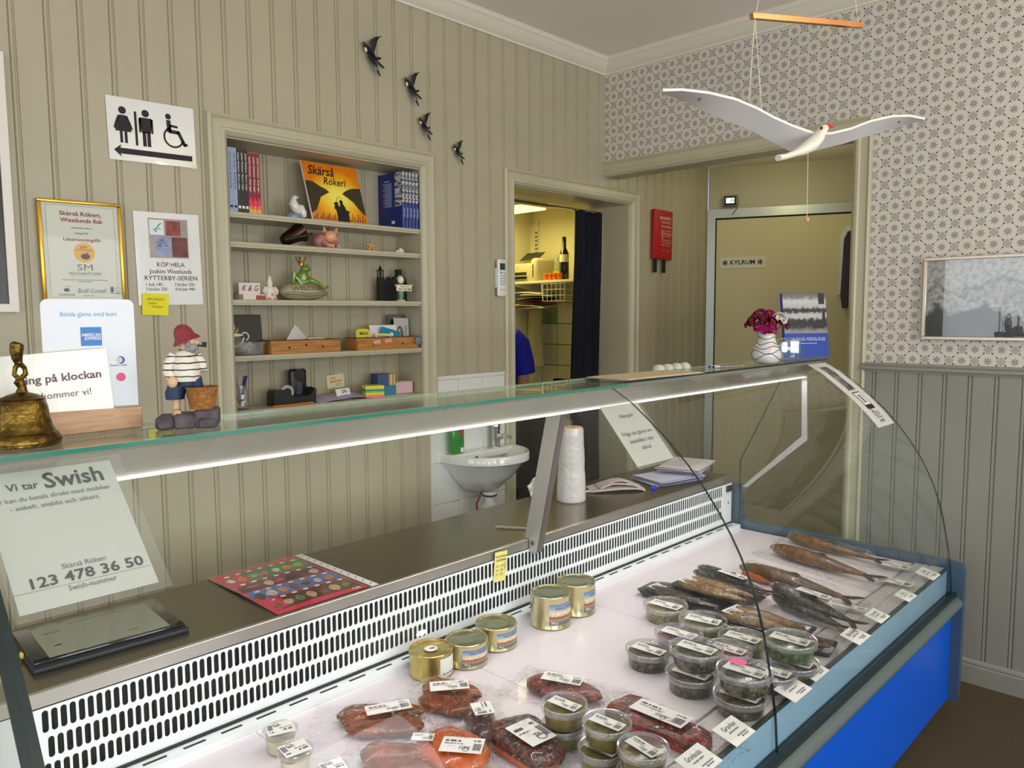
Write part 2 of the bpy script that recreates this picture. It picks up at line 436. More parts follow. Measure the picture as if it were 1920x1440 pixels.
# ---- right wall with wallpaper, opening to the cold room passage
OY = -1.436; OZ = 2.409
wr = MB(); wr.box(0, .12, OY-.031, .012, OZ+.031, ZCEIL).box(0, .12, -5.5, OY-.031, 0, ZCEIL)
wall_right = tag(obj('wall_right', wr, PAPER, smooth=0), 'wall papered with blue and grey tile pattern above panelling', 'wall', kind='structure')
y = -1.569+.0979
ys = []
k = 0
while y > -4.2:
    ya, yb = y, y-.0979
    mb = MB(); pr = board_profile(0, .0979)
    pr = clip_profile(pr, max(0, y+1.505), .0979) if y > -1.505 else pr
    sec = [(-.012+d, y-t) for t, d in pr]          # (x, y)
    sec = sec+[(-.0005, sec[-1][1]), (-.0005, sec[0][1])]
    mb.prism(sec, .0, 1.352, 'z'); obj('plank', mb, SHADEPAINT, wall_right, smooth=20)
    y = yb
dr = MB(); dr.prism([(0, 1.338), (-.018, 1.338), (-.020, 1.344), (-.026, 1.350), (-.026, 1.360), (-.020, 1.364), (-.024, 1.370), (-.024, 1.376), (0, 1.379)], -1.505, -5.5, 'y')
tag(obj('trim_3', dr, SHADEPAINT, smooth=20), 'grey beige dado rail under the patterned wallpaper', 'trim', kind='structure')
bs = MB(); bs.prism([(0, 0), (-.026, 0), (-.026, .078), (-.022, .084), (-.024, .090), (-.022, .098), (-.014, .106), (0, .107)], -1.505, -5.5, 'y')
tag(obj('baseboard_right', bs, SHADEPAINT, smooth=20), 'grey beige skirting board along the panelled papered wall', 'baseboard', kind='structure')
# casing of the wide opening: post and header
PROF2 = [(0, 0), (0, .016), (.01, .022), (.02, .014), (.05, .016), (.058, .022), (.07, .020), (.085, .008), (.085, 0)]
mb = MB()
rings = []
for (yy, zz), (dy, dz) in zip([(-1.520, 0), (-1.520, 2.494), (.0, 2.494)], [(1, 0), (1, -1), (0, -1)]):
    rings.append([(-h, yy+dy*d, zz+dz*d) for d, h in PROF2])
mb.loft(rings)
mb.box(0, .12, OY-.03, OY, 0, OZ+.03).box(0, .12, OY, .0, OZ, OZ+.03)
tag(obj('trim_4', mb, WOODPAINT, smooth=25), 'beige moulded casing round the wide passage opening', 'trim', kind='structure')

# ---- cornice and ceiling
CR = [(0, 0), (.010, .0), (.014, .008), (.022, .012), (.045, .030), (.060, .052), (.072, .058), (.078, .068), (.085, .075), (0, .075)]
mb = MB()
rings = [[(-6.1, -d, ZC+h) for d, h in CR], [(-d, -d, ZC+h) for d, h in CR], [(-d, -5.5, ZC+h) for d, h in CR]]
mb.loft(rings)
tag(obj('trim_5', mb, CROWN, smooth=30), 'cream moulded cornice where walls meet the ceiling', 'trim', kind='structure')
mb = MB(); mb.box(-6.1, .12, -5.5, .30, ZCEIL, ZCEIL+.1)
tag(obj('ceiling', mb, CEIL, smooth=0), 'plain greyish beige ceiling of the shop', 'ceiling', kind='structure')
mb = MB(); mb.box(-6.1, 3.0, -5.5, .30, -.1, 0)
tag(obj('floor', mb, CARPET, smooth=0), 'worn brown carpet floor of the shop', 'floor', kind='structure')
# ---- left and front walls with window openings
WINF = [(-5.55, -4.25), (-3.75, -2.45), (-1.95, -.65)]; WINL = [(-1.45, -.25), (-3.2, -2.0), (-4.8, -3.6)]
mb = MB()
for a, b, c, d in rects_minus(-6.1, .12, 0, ZCEIL, [(p, q, .87, 2.37) for p, q in WINF]): mb.box(a, b, -5.62, -5.5, c, d)
tag(obj('wall_front', mb, PAINT, smooth=0), 'painted shop wall with three windows behind the camera', 'wall', kind='structure')
mb = MB()
for a, b, c, d in rects_minus(-5.62, .30, 0, ZCEIL, [(p, q, .87, 2.37) for p, q in WINL]): mb.box(-6.22, -6.1, a, b, c, d)
tag(obj('wall_left', mb, PAINT, smooth=0), 'painted shop wall with three windows on the far side', 'wall', kind='structure')
n_ = 1
for p, q in WINF+[(None, w_) for w_ in WINL]:
    mb = MB()
    if p is not None: x0, x1 = p, q
    else: x0, x1 = q
    t = .05
    B = (lambda a, b, c, d: mb.box(a, b, -5.6, -5.52, c, d)) if p is not None else (lambda a, b, c, d: mb.box(-6.2, -6.12, a, b, c, d))
    B(x0, x1, .87, .87+t); B(x0, x1, 2.37-t, 2.37); B(x0, x0+t, .87, 2.37); B(x1-t, x1, .87, 2.37); B((x0+x1)/2-t/2, (x0+x1)/2+t/2, .87, 2.37); B(x0, x1, 1.85, 1.89)
    wo = tag(obj('window_%d' % n_, mb, CROWN, smooth=0), 'white painted window frame with glazing bars', 'window', kind='structure', group='shop windows'); n_ += 1
    xm = (x0+x1)/2
    for a, b in ((x0+t, xm-t/2), (xm+t/2, x1-t)):
        for c, d in ((.87+t, 1.85), (1.89, 2.37-t)):
            mb = MB(); mb.box(a, b, -5.572, -5.568, c, d) if p is not None else mb.box(-6.172, -6.168, a, b, c, d)
            obj('pane', mb, clear('window pane', (.98, .99, .985), .03, .8, 4.5, .01), wo, smooth=0)

# ---- passage behind the wide opening: cold room front at an angle
A0 = Vector((1.19, 0, 0)); ang = R(-67.4); DV = Vector((math.cos(ang), math.sin(ang), 0))
MX = Matrix.Translation(A0) @ Matrix.Rotation(ang, 4, 'Z')        # local x runs along the cold room front, -y faces the camera
CRW = M('cold room panel', (190, 184, 152), .45, var=.03, scale=3)
CRF = M('cold room aluminium frame', (190, 195, 190), .35, metal=.35, var=.04, scale=8)
CRD = M('cold room door skin', (212, 200, 150), .4, var=.03, scale=2)
mb = MB(); mb.box(-.0, 2.2, .03, .12, 0, 2.62)
def loc_obj(name, mb, mt, **k):
    o = obj(name, mb, mt, None, A0, (0, 0, ang), **k); return o
wcold = tag(loc_obj('wall_alcove', mb, CRW, smooth=0), 'plain beige cold room front in the passage', 'wall', kind='structure')
mb = MB(); mb.box(0, 1.6, -.0, .12, 2.62, 2.7)
mb2 = MB(); mb2.box(.121, 3.0, OY-.3, .30, 2.62, 2.72)
tag(obj('ceiling_passage', mb2, CEIL, smooth=0), 'low ceiling over the cold room passage', 'ceiling', kind='structure')
mb = MB(); mb.box(.12, 3.0, OY-.12, OY-.02, 0, 2.62)
tag(obj('wall_passage', mb, PAINT, smooth=0), 'side wall of the cold room passage', 'wall', kind='structure')
door = thing('door_1', 'beige cold room door in a grey aluminium frame', 'door', A0, (0, 0, ang), kind='structure')
mb = MB(); mb.box(0, .055, -.012, .03, 0, 2.328).box(.055, 1.3, -.012, .03, 2.268, 2.328).box(1.2, 1.3, -.012, .03, 0, 2.27)
obj('door_frame', mb, CRF, door, smooth=0)
mb = MB(); mb.rbox(.062, 1.19, -.006, .03, .02, 2.258, .004, 1); obj('door_leaf', mb, CRD, door)
mb = MB(); mb.box(.055, .062, .012, .03, .0, 2.268).box(.055, 1.2, .012, .03, 2.258, 2.268); obj('seal', mb, M('black rubber', (18, 18, 18), .7), door, smooth=0)

# ---- kitchen seen through the doorway
KX1, KY1, KZ, KX0 = .70, 1.24, 2.385, -1.6
mb = MB(); mb.box(KX1, KX1+.1, DT, KY1+.1, 0, KZ+.1); wk1 = tag(obj('wall_kitchen_side', mb, KWALL, smooth=0), 'cream kitchen side wall with a tiled lower half', 'wall', kind='structure')
mb = MB(); mb.box(KX0, KX1, KY1, KY1+.1, 0, KZ+.1); wk2 = tag(obj('wall_kitchen_back', mb, KWALL, smooth=0), 'cream kitchen wall at the far end', 'wall', kind='structure')
mb = MB(); mb.box(KX0-.1, KX0, DT, KY1+.1, 0, KZ+.1); tag(obj('wall_kitchen_left', mb, KWALL, smooth=0), 'cream kitchen wall out of sight', 'wall', kind='structure')
mb = MB(); mb.box(KX0-.1, KX1+.1, DT, KY1+.1, KZ, KZ+.1); tag(obj('ceiling_kitchen', mb, KWALL, smooth=0), 'low cream ceiling of the kitchen', 'ceiling', kind='structure')
mb = MB(); mb.box(KX0-.1, KX1+.1, .30, KY1+.1, -.1, 0); tag(obj('floor_kitchen', mb, M('kitchen floor', (90, 84, 70), .5), smooth=0), 'dark grey kitchen floor', 'floor', kind='structure')
TILE_K = M('cream glazed tile', (226, 222, 190), .12, var=.04, scale=6, coat=.3)
TILE_G = M('green glazed tile', (140, 170, 120), .12, var=.04, scale=6, coat=.3)
tm = MB(); tm.rbox(-.006, 0, -.0735, .0735, -.0765, .0765, .0025, 1); tme = tm.mesh('tile', TILE_K)
tmg = tm.mesh('tile', TILE_G)
gt = MB(); gt.box(KX1-.0015, KX1+.001, .32, 1.236, .0, 1.695); obj('grout', gt, M('kitchen grout', (104, 96, 62), .9), wk1, smooth=0)
zt = 1.617+.078; z = zt
row = 0
while z > .05:
    k = 0; yy = 1.118+.0755
    while yy > .32:
        g = (row == 0 and k == 1) or (row == 2 and k == 4)
        obj('tile', tmg if g else tme, None, wk1, (KX1, yy-.0755+.0755, z-.078+.0)); yy -= .151; k += 1
    z -= .157; row += 1
# light fitting on the kitchen ceiling
kl = thing('ceiling_light', 'bright rectangular light fitting on the kitchen ceiling', 'lamp', (.20, .90, KZ))
mb = MB(); mb.rbox(-.14, .14, -.16, .16, -.05, 0, .01, 2); obj('housing', mb, M('white lamp housing', (230, 225, 200), .5), kl)
mb = MB(); mb.rbox(-.13, .13, -.15, .15, -.062, -.05, .004, 1); obj('diffuser', mb, emission('kitchen lamp glow', (255, 236, 130), 2), kl)
kla = area('kitchen_lamp', (.05, .9, KZ-.075), (0, 0, 0), .5, .3, 4.2, (1, .86, .36))

# unseen lamp added above the opening's header to brighten the cold room passage
t_ = thing('added_passage_lamp', 'small round lamp on the passage ceiling', 'lamp', (.75, -.75, 2.62))
mb = MB(); mb.lathe([(.10, 0), (.10, -.015), (.09, -.02)], 24); obj('base', mb, M('white lamp housing', (230, 225, 200), .5), t_)
mb = MB(); mb.lathe([(.09, -.018), (.08, -.045), (.04, -.06), (.004, -.064)], 24, cap0=False); obj('shade', mb, emission('added passage glow', (255, 240, 190), 2), t_)
ll = bpy.data.lights.new('added_passage_light', 'POINT'); ll.energy = 2.4; ll.color = (1, .95, .54); ll.shadow_soft_size = .1
lo = bpy.data.objects.new('added_passage_light', ll); COL.objects.link(lo); lo.location = (.75, -.75, 2.48)
# warm ceiling lamp of the shop, above the customer side
cl = thing('ceiling_lamp', 'round opal ceiling lamp above the customer side', 'lamp', (-1.0, -3.9, ZCEIL))
mb = MB(); mb.lathe([(.075, 0), (.075, -.02), (.07, -.03)], 32, cap1=True); obj('base', mb, M('white lamp housing', (230, 225, 200), .5), cl)
mb = MB(); mb.lathe([(.068, -.028), (.066, -.05), (.05, -.075), (.025, -.088), (.002, -.09)], 32, cap0=False); obj('shade', mb, emission('opal lamp', (255, 222, 170), 2), cl)
pl = bpy.data.lights.new('ceiling_lamp_light', 'POINT'); pl.energy = 17; pl.color = (1, .84, .62); pl.shadow_soft_size = .03
po = bpy.data.objects.new('ceiling_lamp_light', pl); COL.objects.link(po); po.location = (-1.0, -3.9, ZCEIL-.2)

# white glazed tiles behind the sink (each a part)
tb = MB(); tb.box(-1.353, -.832, .004, .012, .0, 1.30)
splash = tag(obj('wall_tiles', tb, M('grout', (165, 165, 158), .8), smooth=0), 'white glazed tile splashback beside the kitchen doorway', 'tiles', kind='structure')
TILE_W = M('white glazed tile', (232, 233, 228), .1, var=.02, scale=4, coat=.4)
tw, thh = .168, .203
zz = 1.296
cache = {}
while zz > .02:
    xx = -1.345
    while xx < -.86:
        w_ = min(tw, -.835-xx); key = round(w_, 3)
        if w_ > .02:
            if key not in cache:
                q = MB(); q.rbox(.001, w_-.001, -.002, .006, -thh+.001, -.001, .002, 1); cache[key] = q.mesh('tile', TILE_W)
            obj('tile', cache[key], None, splash, (xx, 0, zz))
        xx += tw
    zz -= thh
mb = MB(); mb.box(-1.358, -.83, -.006, .01, 1.296, 1.314).box(-1.362, -1.345, -.006, .01, 0, 1.314); obj('edge_strip', mb, M('white plastic', (228, 228, 222), .35), splash, smooth=0)
# ================================================================== THE DISPLAY COUNTER
XL, XR, XJ = -3.49, -.40, -1.93
STEEL = M('brushed steel worktop', (128, 120, 98), .26, metal=.9, var=.08, scale=4, stretch=(1, 14, 14), bump=.02, bscale=60)
STEEL_L = M('brushed steel lip', (190, 186, 178), .3, metal=.85, var=.06, scale=8)
WHITE_E = M('white enamel', (232, 236, 236), .3)
ALU = M('anodised aluminium', (196, 194, 190), .35, metal=.6)
ALU_D = M('dark and shaded aluminium', (120, 112, 112), .35, metal=.6)
CASEG = M('grey blue plastic moulding', (64, 88, 110), .4)
RAIL = M('grey green bumper rail', (98, 112, 108), .32)
BLUE = M('royal blue panel', (0, 92, 216), .3, spec=.3)
BAND = M('sky reflection blue band', (150, 186, 212), .25)  # the sky's reflection is put into the band's colour
GLASS = clear('counter glass', (.975, .994, .986), .010, .65, 4.5, .01)
GEDGE = M('green glass edge', (52, 128, 108), .12, coat=.5)
GEDGE_D = M('dark glass edge', (22, 40, 40), .2, coat=.5)
BLACK = M('black rubber', (18, 18, 18), .7)
DECK = M('white deck tray', (226, 217, 222), .3, var=.02, scale=3, coat=.2)
counter = thing('display_counter', 'long glass fronted refrigerated display counter with a royal blue front', 'counter', (-1.95, -1.4, 0))
def cpart(name, mb, mt, parent=counter, **k): return obj(name, mb, mt, parent, world=True, **k)
# curved front glass
PROF = [(-1.50, 1.398), (-1.565, 1.362), (-1.63, 1.313), (-1.695, 1.26), (-1.75, 1.208), (-1.80, 1.152), (-1.845, 1.093), (-1.88, 1.04), (-1.908, .99), (-1.935, .93), (-1.957, .868), (-1.974, .805), (-1.987, .74), (-2.0, .67), (-2.010, .60), (-2.016, .51)]
def offset(pr, d):
    out = []
    for i, p in enumerate(pr):
        a = Vector(pr[max(0, i-1)]); b = Vector(pr[min(len(pr)-1, i+1)]); t = (b-a).normalized(); n_ = Vector((t.y, -t.x))
        out.append((p[0]+n_.x*d, p[1]+n_.y*d))
    return out
for a, b in ((XL, XJ-.0008), (XJ+.0008, XR)):
    mb = MB(); inner = offset(PROF, -.006)
    mb.prism(PROF+inner[::-1], a, b, 'x'); g = cpart('front_glass', mb, GLASS)
    for e in (a, b):
        mb = MB(); mid = offset(PROF, -.003); s_ = .0007 if e != XL else .022
        mb.loft([[(e-s_*.5, p[0]-.003, p[1]), (e+s_*.5, p[0]-.003, p[1]), (e+s_*.5, p[0]+.003, p[1]+.001), (e-s_*.5, p[0]+.003, p[1]+.001)] for p in mid])
        cpart('glass_edge', mb, GEDGE_D, g)
# flat top glass
TY0, TY1, TZ = -1.555, -1.335, 1.405
for a, b in ((XL, XJ-.002), (XJ+.002, XR)):
    mb = MB(); y0 = TY0 if a == XL else -1.50
    mb.box(a, b, y0, TY1, TZ, TZ+.008); g = cpart('top_glass', mb, GLASS, smooth=0)
    mb = MB(); mb.box(a, b, y0-.0012, y0+.0002, TZ+.0005, TZ+.0075); cpart('glass_edge', mb, GEDGE if a == XL else GEDGE_D, g, smooth=0)
    mb = MB(); mb.box(a, b, TY1-.0002, TY1+.0012, TZ+.0005, TZ+.0075); cpart('glass_edge', mb, M('lit glass edge', (196, 224, 196), .1, coat=.5), g, smooth=0)  # light caught by the rear edge is put into its colour
# end glass panes
for e, s_ in ((XL, 1), (XR, -1)):
    poly = [(-1.11, .60), (-1.11, .92), (-1.34, 1.398)]+[(-1.40, 1.40)]+[(p[0]+.006, p[1]-.002) for p in PROF[:-1]]
    mb = MB(); mb.prism(poly, e+s_*.002, e+s_*.008, 'x'); g = cpart('end_glass', mb, GLASS, smooth=0)
    mb = MB(); mb.tube([(e+s_*.005, -1.11, .62), (e+s_*.005, -1.11, .92), (e+s_*.005, -1.34, 1.398)], .003, 6); cpart('glass_edge', mb, GEDGE_D, g)
# canopy with light strip
mb = MB(); mb.prism([(-1.478, 1.398), (-1.474, 1.388), (-1.418, 1.338), (-1.412, 1.330), (-1.36, 1.330), (-1.345, 1.345), (-1.345, 1.402), (-1.478, 1.402)], XL+.01, XR-.01, 'x')
cano = cpart('canopy', mb, M('pale aluminium canopy', (176, 174, 158), .38, metal=.4, var=.04, scale=4), smooth=25)
mb = MB(); mb.box(XL+.02, XR-.015, -1.4155, -1.4045, 1.326, 1.3305); cpart('light_strip', mb, emission('led strip', (255, 246, 250), 2), cano, smooth=0)
area('counter_led', ((XL+XR)/2, -1.41, 1.318), (R(8), 0, 0), XR-XL-.1, .02, 6, (1, .93, .95))
# brackets
XB = -1.82
mb = MB(); mb.prism([(-1.184, 1.40), (-1.242, 1.40), (-1.110, .806), (-1.098, .798), (-1.0765, .803), (-1.0765, .847), (-1.056, .847)], XB-.010, XB+.014, 'x')
br = cpart('canopy_bracket', mb, ALU)
mb = MB(); mb.prism([(-1.2425, 1.40), (-1.2465, 1.40), (-1.1145, .806), (-1.1105, .806)], XB-.008, XB+.016, 'x'); cpart('bracket_shaded_face', mb, ALU_D, br, smooth=0)  # shade of the bracket's front face, put in as a darker colour
mb = MB(); mb.box(XB-.01, XB+.014, -1.347, -1.185, 1.376, 1.40); cpart('bracket_arm', mb, ALU, br, smooth=0)
mb = MB(); mb.tube([(XB-.013, -1.092, .836), (XB-.009, -1.092, .836)], .008, 12); cpart('bolt', mb, ALU_D, br)
for xx in (XL+.055, XR-.012):
    mb = MB(); P_ = [(-1.41, 1.335), (-1.417, 1.056), (-1.14, .80)]
    mb.loft([[(xx-.007, y-.012, z-.004*(i == 1)), (xx+.007, y-.012, z-.004*(i == 1)), (xx+.007, y+.012, z+.012*(i == 1)), (xx-.007, y+.012, z+.012*(i == 1))] for i, (y, z) in enumerate(P_)])
    cpart('canopy_bracket', mb, ALU)
# worktop
mb = MB(); mb.box(XL+.02, XR-.02, -1.062, -.66, .825, .845); cpart('worktop', mb, STEEL, smooth=0)
mb = MB(); mb.rbox(XL+.02, XR-.02, -1.074, -1.060, .812, .8455, .002, 1); cpart('worktop_lip', mb, STEEL_L)
# ventilation grille: three rows of upright slots, real holes
mb = MB()
GX0, GX1, GP = XL+.02, XR-.02, .01724
y_ = -1.076
rows = [(.758, .806), (.702, .748), (.650, .692)]
zs = [.812, .806+.003]
def slot_row(z0, z1, xs0, ncol, zlo, zhi):
    hw = .0060
    for c in range(ncol):
        cx = xs0+c*GP; a, b = cx-GP/2, cx+GP/2
        outer = [(a, zlo), (b, zlo), (b, zhi), (a, zhi)]
        inn = [(cx+hw*math.cos(R(t)), z0+hw+hw*math.sin(R(t))) for t in (180, 225, 270, 315, 360)]+[(cx+hw*math.cos(R(t)), z1-hw+hw*math.sin(R(t))) for t in (0, 45, 90, 135, 180)]
        vs = [(p[0], y_, p[1]) for p in outer+inn]+[(p[0], y_+.002, p[1]) for p in inn]
        # outer 0..3, inner 4..13 (left-bottom, ... counter-clockwise from left)
        fs = [(0, 4, 5, 6), (0, 6, 1), (1, 6, 7, 8), (1, 8, 9, 2), (2, 9, 10, 11), (2, 11, 3), (3, 11, 12, 13), (3, 13, 4, 0)]
        fs += [(4+i, 4+(i+1) % 10, 14+(i+1) % 10, 14+i) for i in range(10)]
        mb.add(vs, fs)
    return xs0-GP/2, xs0+(ncol-1)*GP+GP/2
bands = [(.753, .812), (.697, .753), (.642, .697)]
for k, ((z0, z1), (zl, zh)) in enumerate(zip(rows, bands)):
    xs0 = -3.2921+(.0086 if k == 1 else 0)
    ncol = int((-.512-xs0)/GP)+1
    e0, e1 = slot_row(z0, z1, xs0, ncol, zl, zh)
    mb.add([(GX0, y_, zl), (e0, y_, zl), (e0, y_, zh), (GX0, y_, zh), (e1, y_, zl), (GX1, y_, zl), (GX1, y_, zh), (e1, y_, zh)], [(0, 1, 2, 3), (4, 5, 6, 7)])
mb.box(GX0, GX1, y_, y_+.002, .625, .642)
cpart('grille_panel', mb, WHITE_E, smooth=0)
mb = MB(); mb.box(GX0, GX1, -1.04, -1.03, .61, .812).box(GX0, GX1, -1.075, -1.03, .61, .615); gb = cpart('grille_cavity', mb, M('shade black coil', (7, 9, 11), .6), smooth=0)  # near-black colour carries the shade behind the slots
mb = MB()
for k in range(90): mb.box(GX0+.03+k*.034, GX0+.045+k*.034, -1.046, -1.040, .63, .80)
cpart('evaporator_fin', mb, M('shade black fin', (9, 11, 13), .6), gb, smooth=0)['kind'] = 'stuff'  # fins coloured near-black for the same shade
for sx in (-3.33, -.45):
    mb = MB(); mb.tube([(sx, -1.0775, .806 if sx < -2 else .72), (sx, -1.074, .806 if sx < -2 else .72)], .007 if sx < -2 else .005, 10); cpart('screw', mb, ALU_D)
mb = MB(); mb.rbox(-.475, -.43, -1.086, -1.074, .775, .803, .003, 1); cpart('thermometer', mb, M('black plastic', (20, 20, 22), .35))
# black gap, rear ledge with slots, deck trays, front price ledge
mb = MB(); mb.box(GX0, GX1, -1.082, -1.05, .612, .626); cpart('gap_seal', mb, BLACK, smooth=0)
DZ = .60
mb = MB(); mb.box(GX0, GX1, -1.125, -1.080, .585, .619); led = cpart('rear_ledge', mb, WHITE_E, smooth=0)
q = MB(); q.rbox(-.026, .026, -.0035, .0035, -.001, .0008, .0006, 1); qm = q.mesh('ledge_slot', BLACK)
for k in range(33):
    o = obj('ledge_slot', qm, None, led, (-3.36+k*.09-counter.location.x, -1.100-counter.location.y, .6195))
n_t = 5; wdt = (GX1-GX0)/n_t
for k in range(n_t):
    a = GX0+k*wdt
    mb = MB(); mb.prism([(-1.126, DZ-.015), (-1.126, DZ+.004), (-1.130, DZ), (-1.868, DZ), (-1.873, DZ+.003), (-1.876, DZ-.015)], a+.001, a+wdt-.001, 'x')
    cpart('deck_tray', mb, DECK, smooth=30)
mb = MB(); mb.box(GX0, GX1, -1.905, -1.876, DZ-.02, DZ-.012); cpart('deck_gap', mb, M('dull mauve gap', (92, 74, 84), .5), smooth=0)
mb = MB(); mb.prism([(-1.884, DZ-.02), (-1.884, DZ+.004), (-1.93, DZ+.006), (-1.932, DZ+.002), (-1.938, DZ+.002), (-1.940, DZ+.006), (-1.992, DZ+.008), (-1.994, DZ-.03), (-1.9, DZ-.03)], GX0, GX1, 'x')
cpart('price_ledge', mb, M('pale grey ledge', (206, 200, 200), .3, metal=.2), smooth=20)
mb = MB(); mb.box(GX0, GX1, -2.001, -1.992, DZ+.0, DZ+.010); cpart('front_seal', mb, M('dark green grey seal', (44, 54, 56), .5), smooth=0)
mb = MB(); mb.box(GX0, GX1, -1.999, -1.985, .505, DZ); cpart('front_band', mb, BAND, smooth=0)
mb = MB(); mb.prism([(-2.0, .48), (-2.032, .48), (-2.034, .512), (-2.022, .514), (-2.02, .505), (-2.0, .505)], XL, XR, 'x'); cpart('glass_channel', mb, M('dark channel', (34, 44, 48), .4), smooth=30)
mb = MB(); mb.prism([(-2.01, .445), (-2.036, .447), (-2.052, .458), (-2.056, .472), (-2.05, .486), (-2.034, .496), (-2.01, .497)], XL, XR, 'x'); cpart('bumper_rail', mb, RAIL, smooth=50)
mb = MB(); mb.box(XL, XR, -2.016, -1.99, .075, .446); cpart('front_panel', mb, BLUE, smooth=0)
mb = MB(); mb.box(XL+.02, XR-.02, -1.985, -.68, .08, .58); cpart('body', mb, M('white body sheet', (206, 208, 206), .45), smooth=0)
mb = MB(); mb.box(XL+.02, XR-.02, -1.022, -.68, .58, .826); cpart('back_body', mb, M('white body sheet', (206, 208, 206), .45), smooth=0)
for e, s_ in ((XL, -1), (XR, 1)):
    mb = MB(); mb.prism([(-2.045, .07), (-2.052, .09), (-2.056, .60), (-2.046, .625), (-2.0, .632), (-1.2, .632), (-1.12, .64), (-1.10, .80), (-.68, .845), (-.66, .83), (-.66, .09), (-.68, .07)], e, e+s_*.035, 'x')
    cpart('end_panel', mb, CASEG, smooth=30)
for fx in (XL+.15, -1.95, XR-.15):
    for fy in (-1.85, -.85):
        mb = MB(); mb.lathe([(.03, 0), (.03, .01), (.015, .02), (.015, .082)], 12, (fx, fy, 0)); cpart('foot', mb, BLACK)
# ================================================================== THINGS ON THE BACK WALL AND IN THE SHELF NICHE
INK = M('black print', (22, 20, 22), .6); WHITE = M('white paper', (236, 234, 228), .55); LAM = M('laminated paper', (232, 231, 226), .22, coat=.3)
GREYINK = M('grey print', (96, 92, 92), .6); MAROON = M('maroon print', (150, 38, 66), .55)
def plate(name, mb, mt, parent, **k): return obj(name, mb, mt, parent, **k)

# ---- toilet direction sign
a, b = on(197, 174, y=0), on(367, 316, y=0)
sg = sheet('direction_sign', 'white sheet with black toilet pictograms over a long arrow', 'sign', .297, .21, ((a.x+b.x)/2, -.004, (a.z+b.z)/2-.003), (0, R(-1.2), 0), LAM)
i = Ink()
def person_icon(cx, dress):
    i.disc(cx, .062, .0125, 20)
    if dress:
        i.poly([(cx-.010, .046), (cx+.010, .046), (cx+.018, .022), (cx+.027, -.008), (cx-.027, -.008), (cx-.018, .022)])
        i.stroke([(cx-.012, .044), (cx-.022, .020), (cx-.028, .000)], .007); i.stroke([(cx+.012, .044), (cx+.022, .020), (cx+.028, .000)], .007)
        i.bar(cx-.012, cx-.003, -.046, -.008).bar(cx+.003, cx+.012, -.046, -.008)
    else:
        i.poly([(cx-.022, .044), (cx-.018, .047), (cx+.018, .047), (cx+.022, .044), (cx+.022, .03), (cx+.014, -.004), (cx-.014, -.004), (cx-.022, .03)])
        i.bar(cx-.024, cx-.0165, -.004, .044).bar(cx+.0165, cx+.024, -.004, .044)
        i.bar(cx-.0135, cx-.0015, -.05, 0).bar(cx+.0015, cx+.0135, -.05, 0)
person_icon(-.098, True); i.bar(-.060, -.052, -.05, .064); person_icon(-.022, False)
cx = .068
i.disc(cx-.012, .064, .010, 20); i.stroke([(cx-.012, .052), (cx-.010, .010)], .015); i.stroke([(cx-.010, .034), (cx+.020, .031)], .008); i.stroke([(cx-.012, .014), (cx+.024, .012)], .013); i.stroke([(cx+.020, .016), (cx+.042, -.030)], .012); i.stroke([(cx+.038, -.031), (cx+.052, -.026)], .009)
i.ring(cx+.004, -.006, .030, .0365, 105, 345, 30)
i.poly([(-.133, -.072), (-.108, -.052), (-.112, -.064), (.134, -.064), (.134, -.083), (-.112, -.083), (-.108, -.094)])
i.put(sg, INK, 'pictogram')
for px_, py_ in ((.140, -.098),):
    mb = MB(); mb.box(px_-.012, px_+.012, -.002, -.0012, py_-.012, py_+.004); obj('tape', mb, clear('tape film', (.95, .95, .9), .1, .5, 3, .1), sg, smooth=0)

# ---- big picture at the frame's edge: white frame, dark picture
fr = thing('framed_picture', 'large dark picture in a wide white frame cut by the photo edge', 'picture', (-3.32, -.015, 2.02))
mb = MB()
for x0, x1, z0, z1 in ((-.28, .28, .375, .40), (-.28, .28, -.40, -.375), (-.28, -.255, -.375, .375), (.255, .28, -.375, .375)): mb.box(x0, x1, -.012, .013, z0, z1)
obj('frame', mb, M('white frame paint', (232, 226, 214), .4), fr, smooth=0)
mb = MB(); mb.box(-.256, .256, -.004, .01, -.376, .376); obj('picture_print', mb, M('dark photo print', (46, 34, 30), .3, rgb2=(16, 14, 14), scale=5), fr, smooth=0)
for o in (fr,): o.scale = (1, 1, .985)

# ---- diploma in a gold frame
c = on(149, 475, y=0); W2, H2 = .252, .342
dp = thing('framed_diploma', 'diploma in a narrow gold frame with maroon heading and orange seal', 'picture', (-2.845, -.012, 1.817), (0, R(-.6), 0))
mb = MB(); fw = .011
for x0, x1, z0, z1 in ((-W2/2, W2/2, H2/2-fw, H2/2), (-W2/2, W2/2, -H2/2, -H2/2+fw), (-W2/2, -W2/2+fw, -H2/2+fw, H2/2-fw), (W2/2-fw, W2/2, -H2/2+fw, H2/2-fw)): mb.rbox(x0, x1, -.010, .012, z0, z1, .003, 2)
obj('frame', mb, M('gold frame', (214, 168, 62), .25, metal=.85, var=.08, scale=9), dp)
mb = MB(); mb.box(-W2/2+fw, W2/2-fw, -.002, .008, -H2/2+fw, H2/2-fw); obj('certificate', mb, M('certificate paper', (222, 222, 208), .5), dp, smooth=0)
i = Ink(-.0032); i.t('Skärså Rökeri,', 0, .128, .0185, bold=.016, width=.125).t('Westlunds fisk', .002, .107, .0185, bold=.016, width=.128).t('Lökströmmingsfilé', 0, .045, .0150, bold=.016, width=.112); i.put(dp, MAROON)
i = Ink(-.0032); i.t('Inlagd fisk', .0, .066, .0095, width=.04).scribble(-.03, .032, .083, .0028, 3).scribble(-.068, .07, -.086, .0022, 4).scribble(-.02, .022, -.092, .0022, 5)
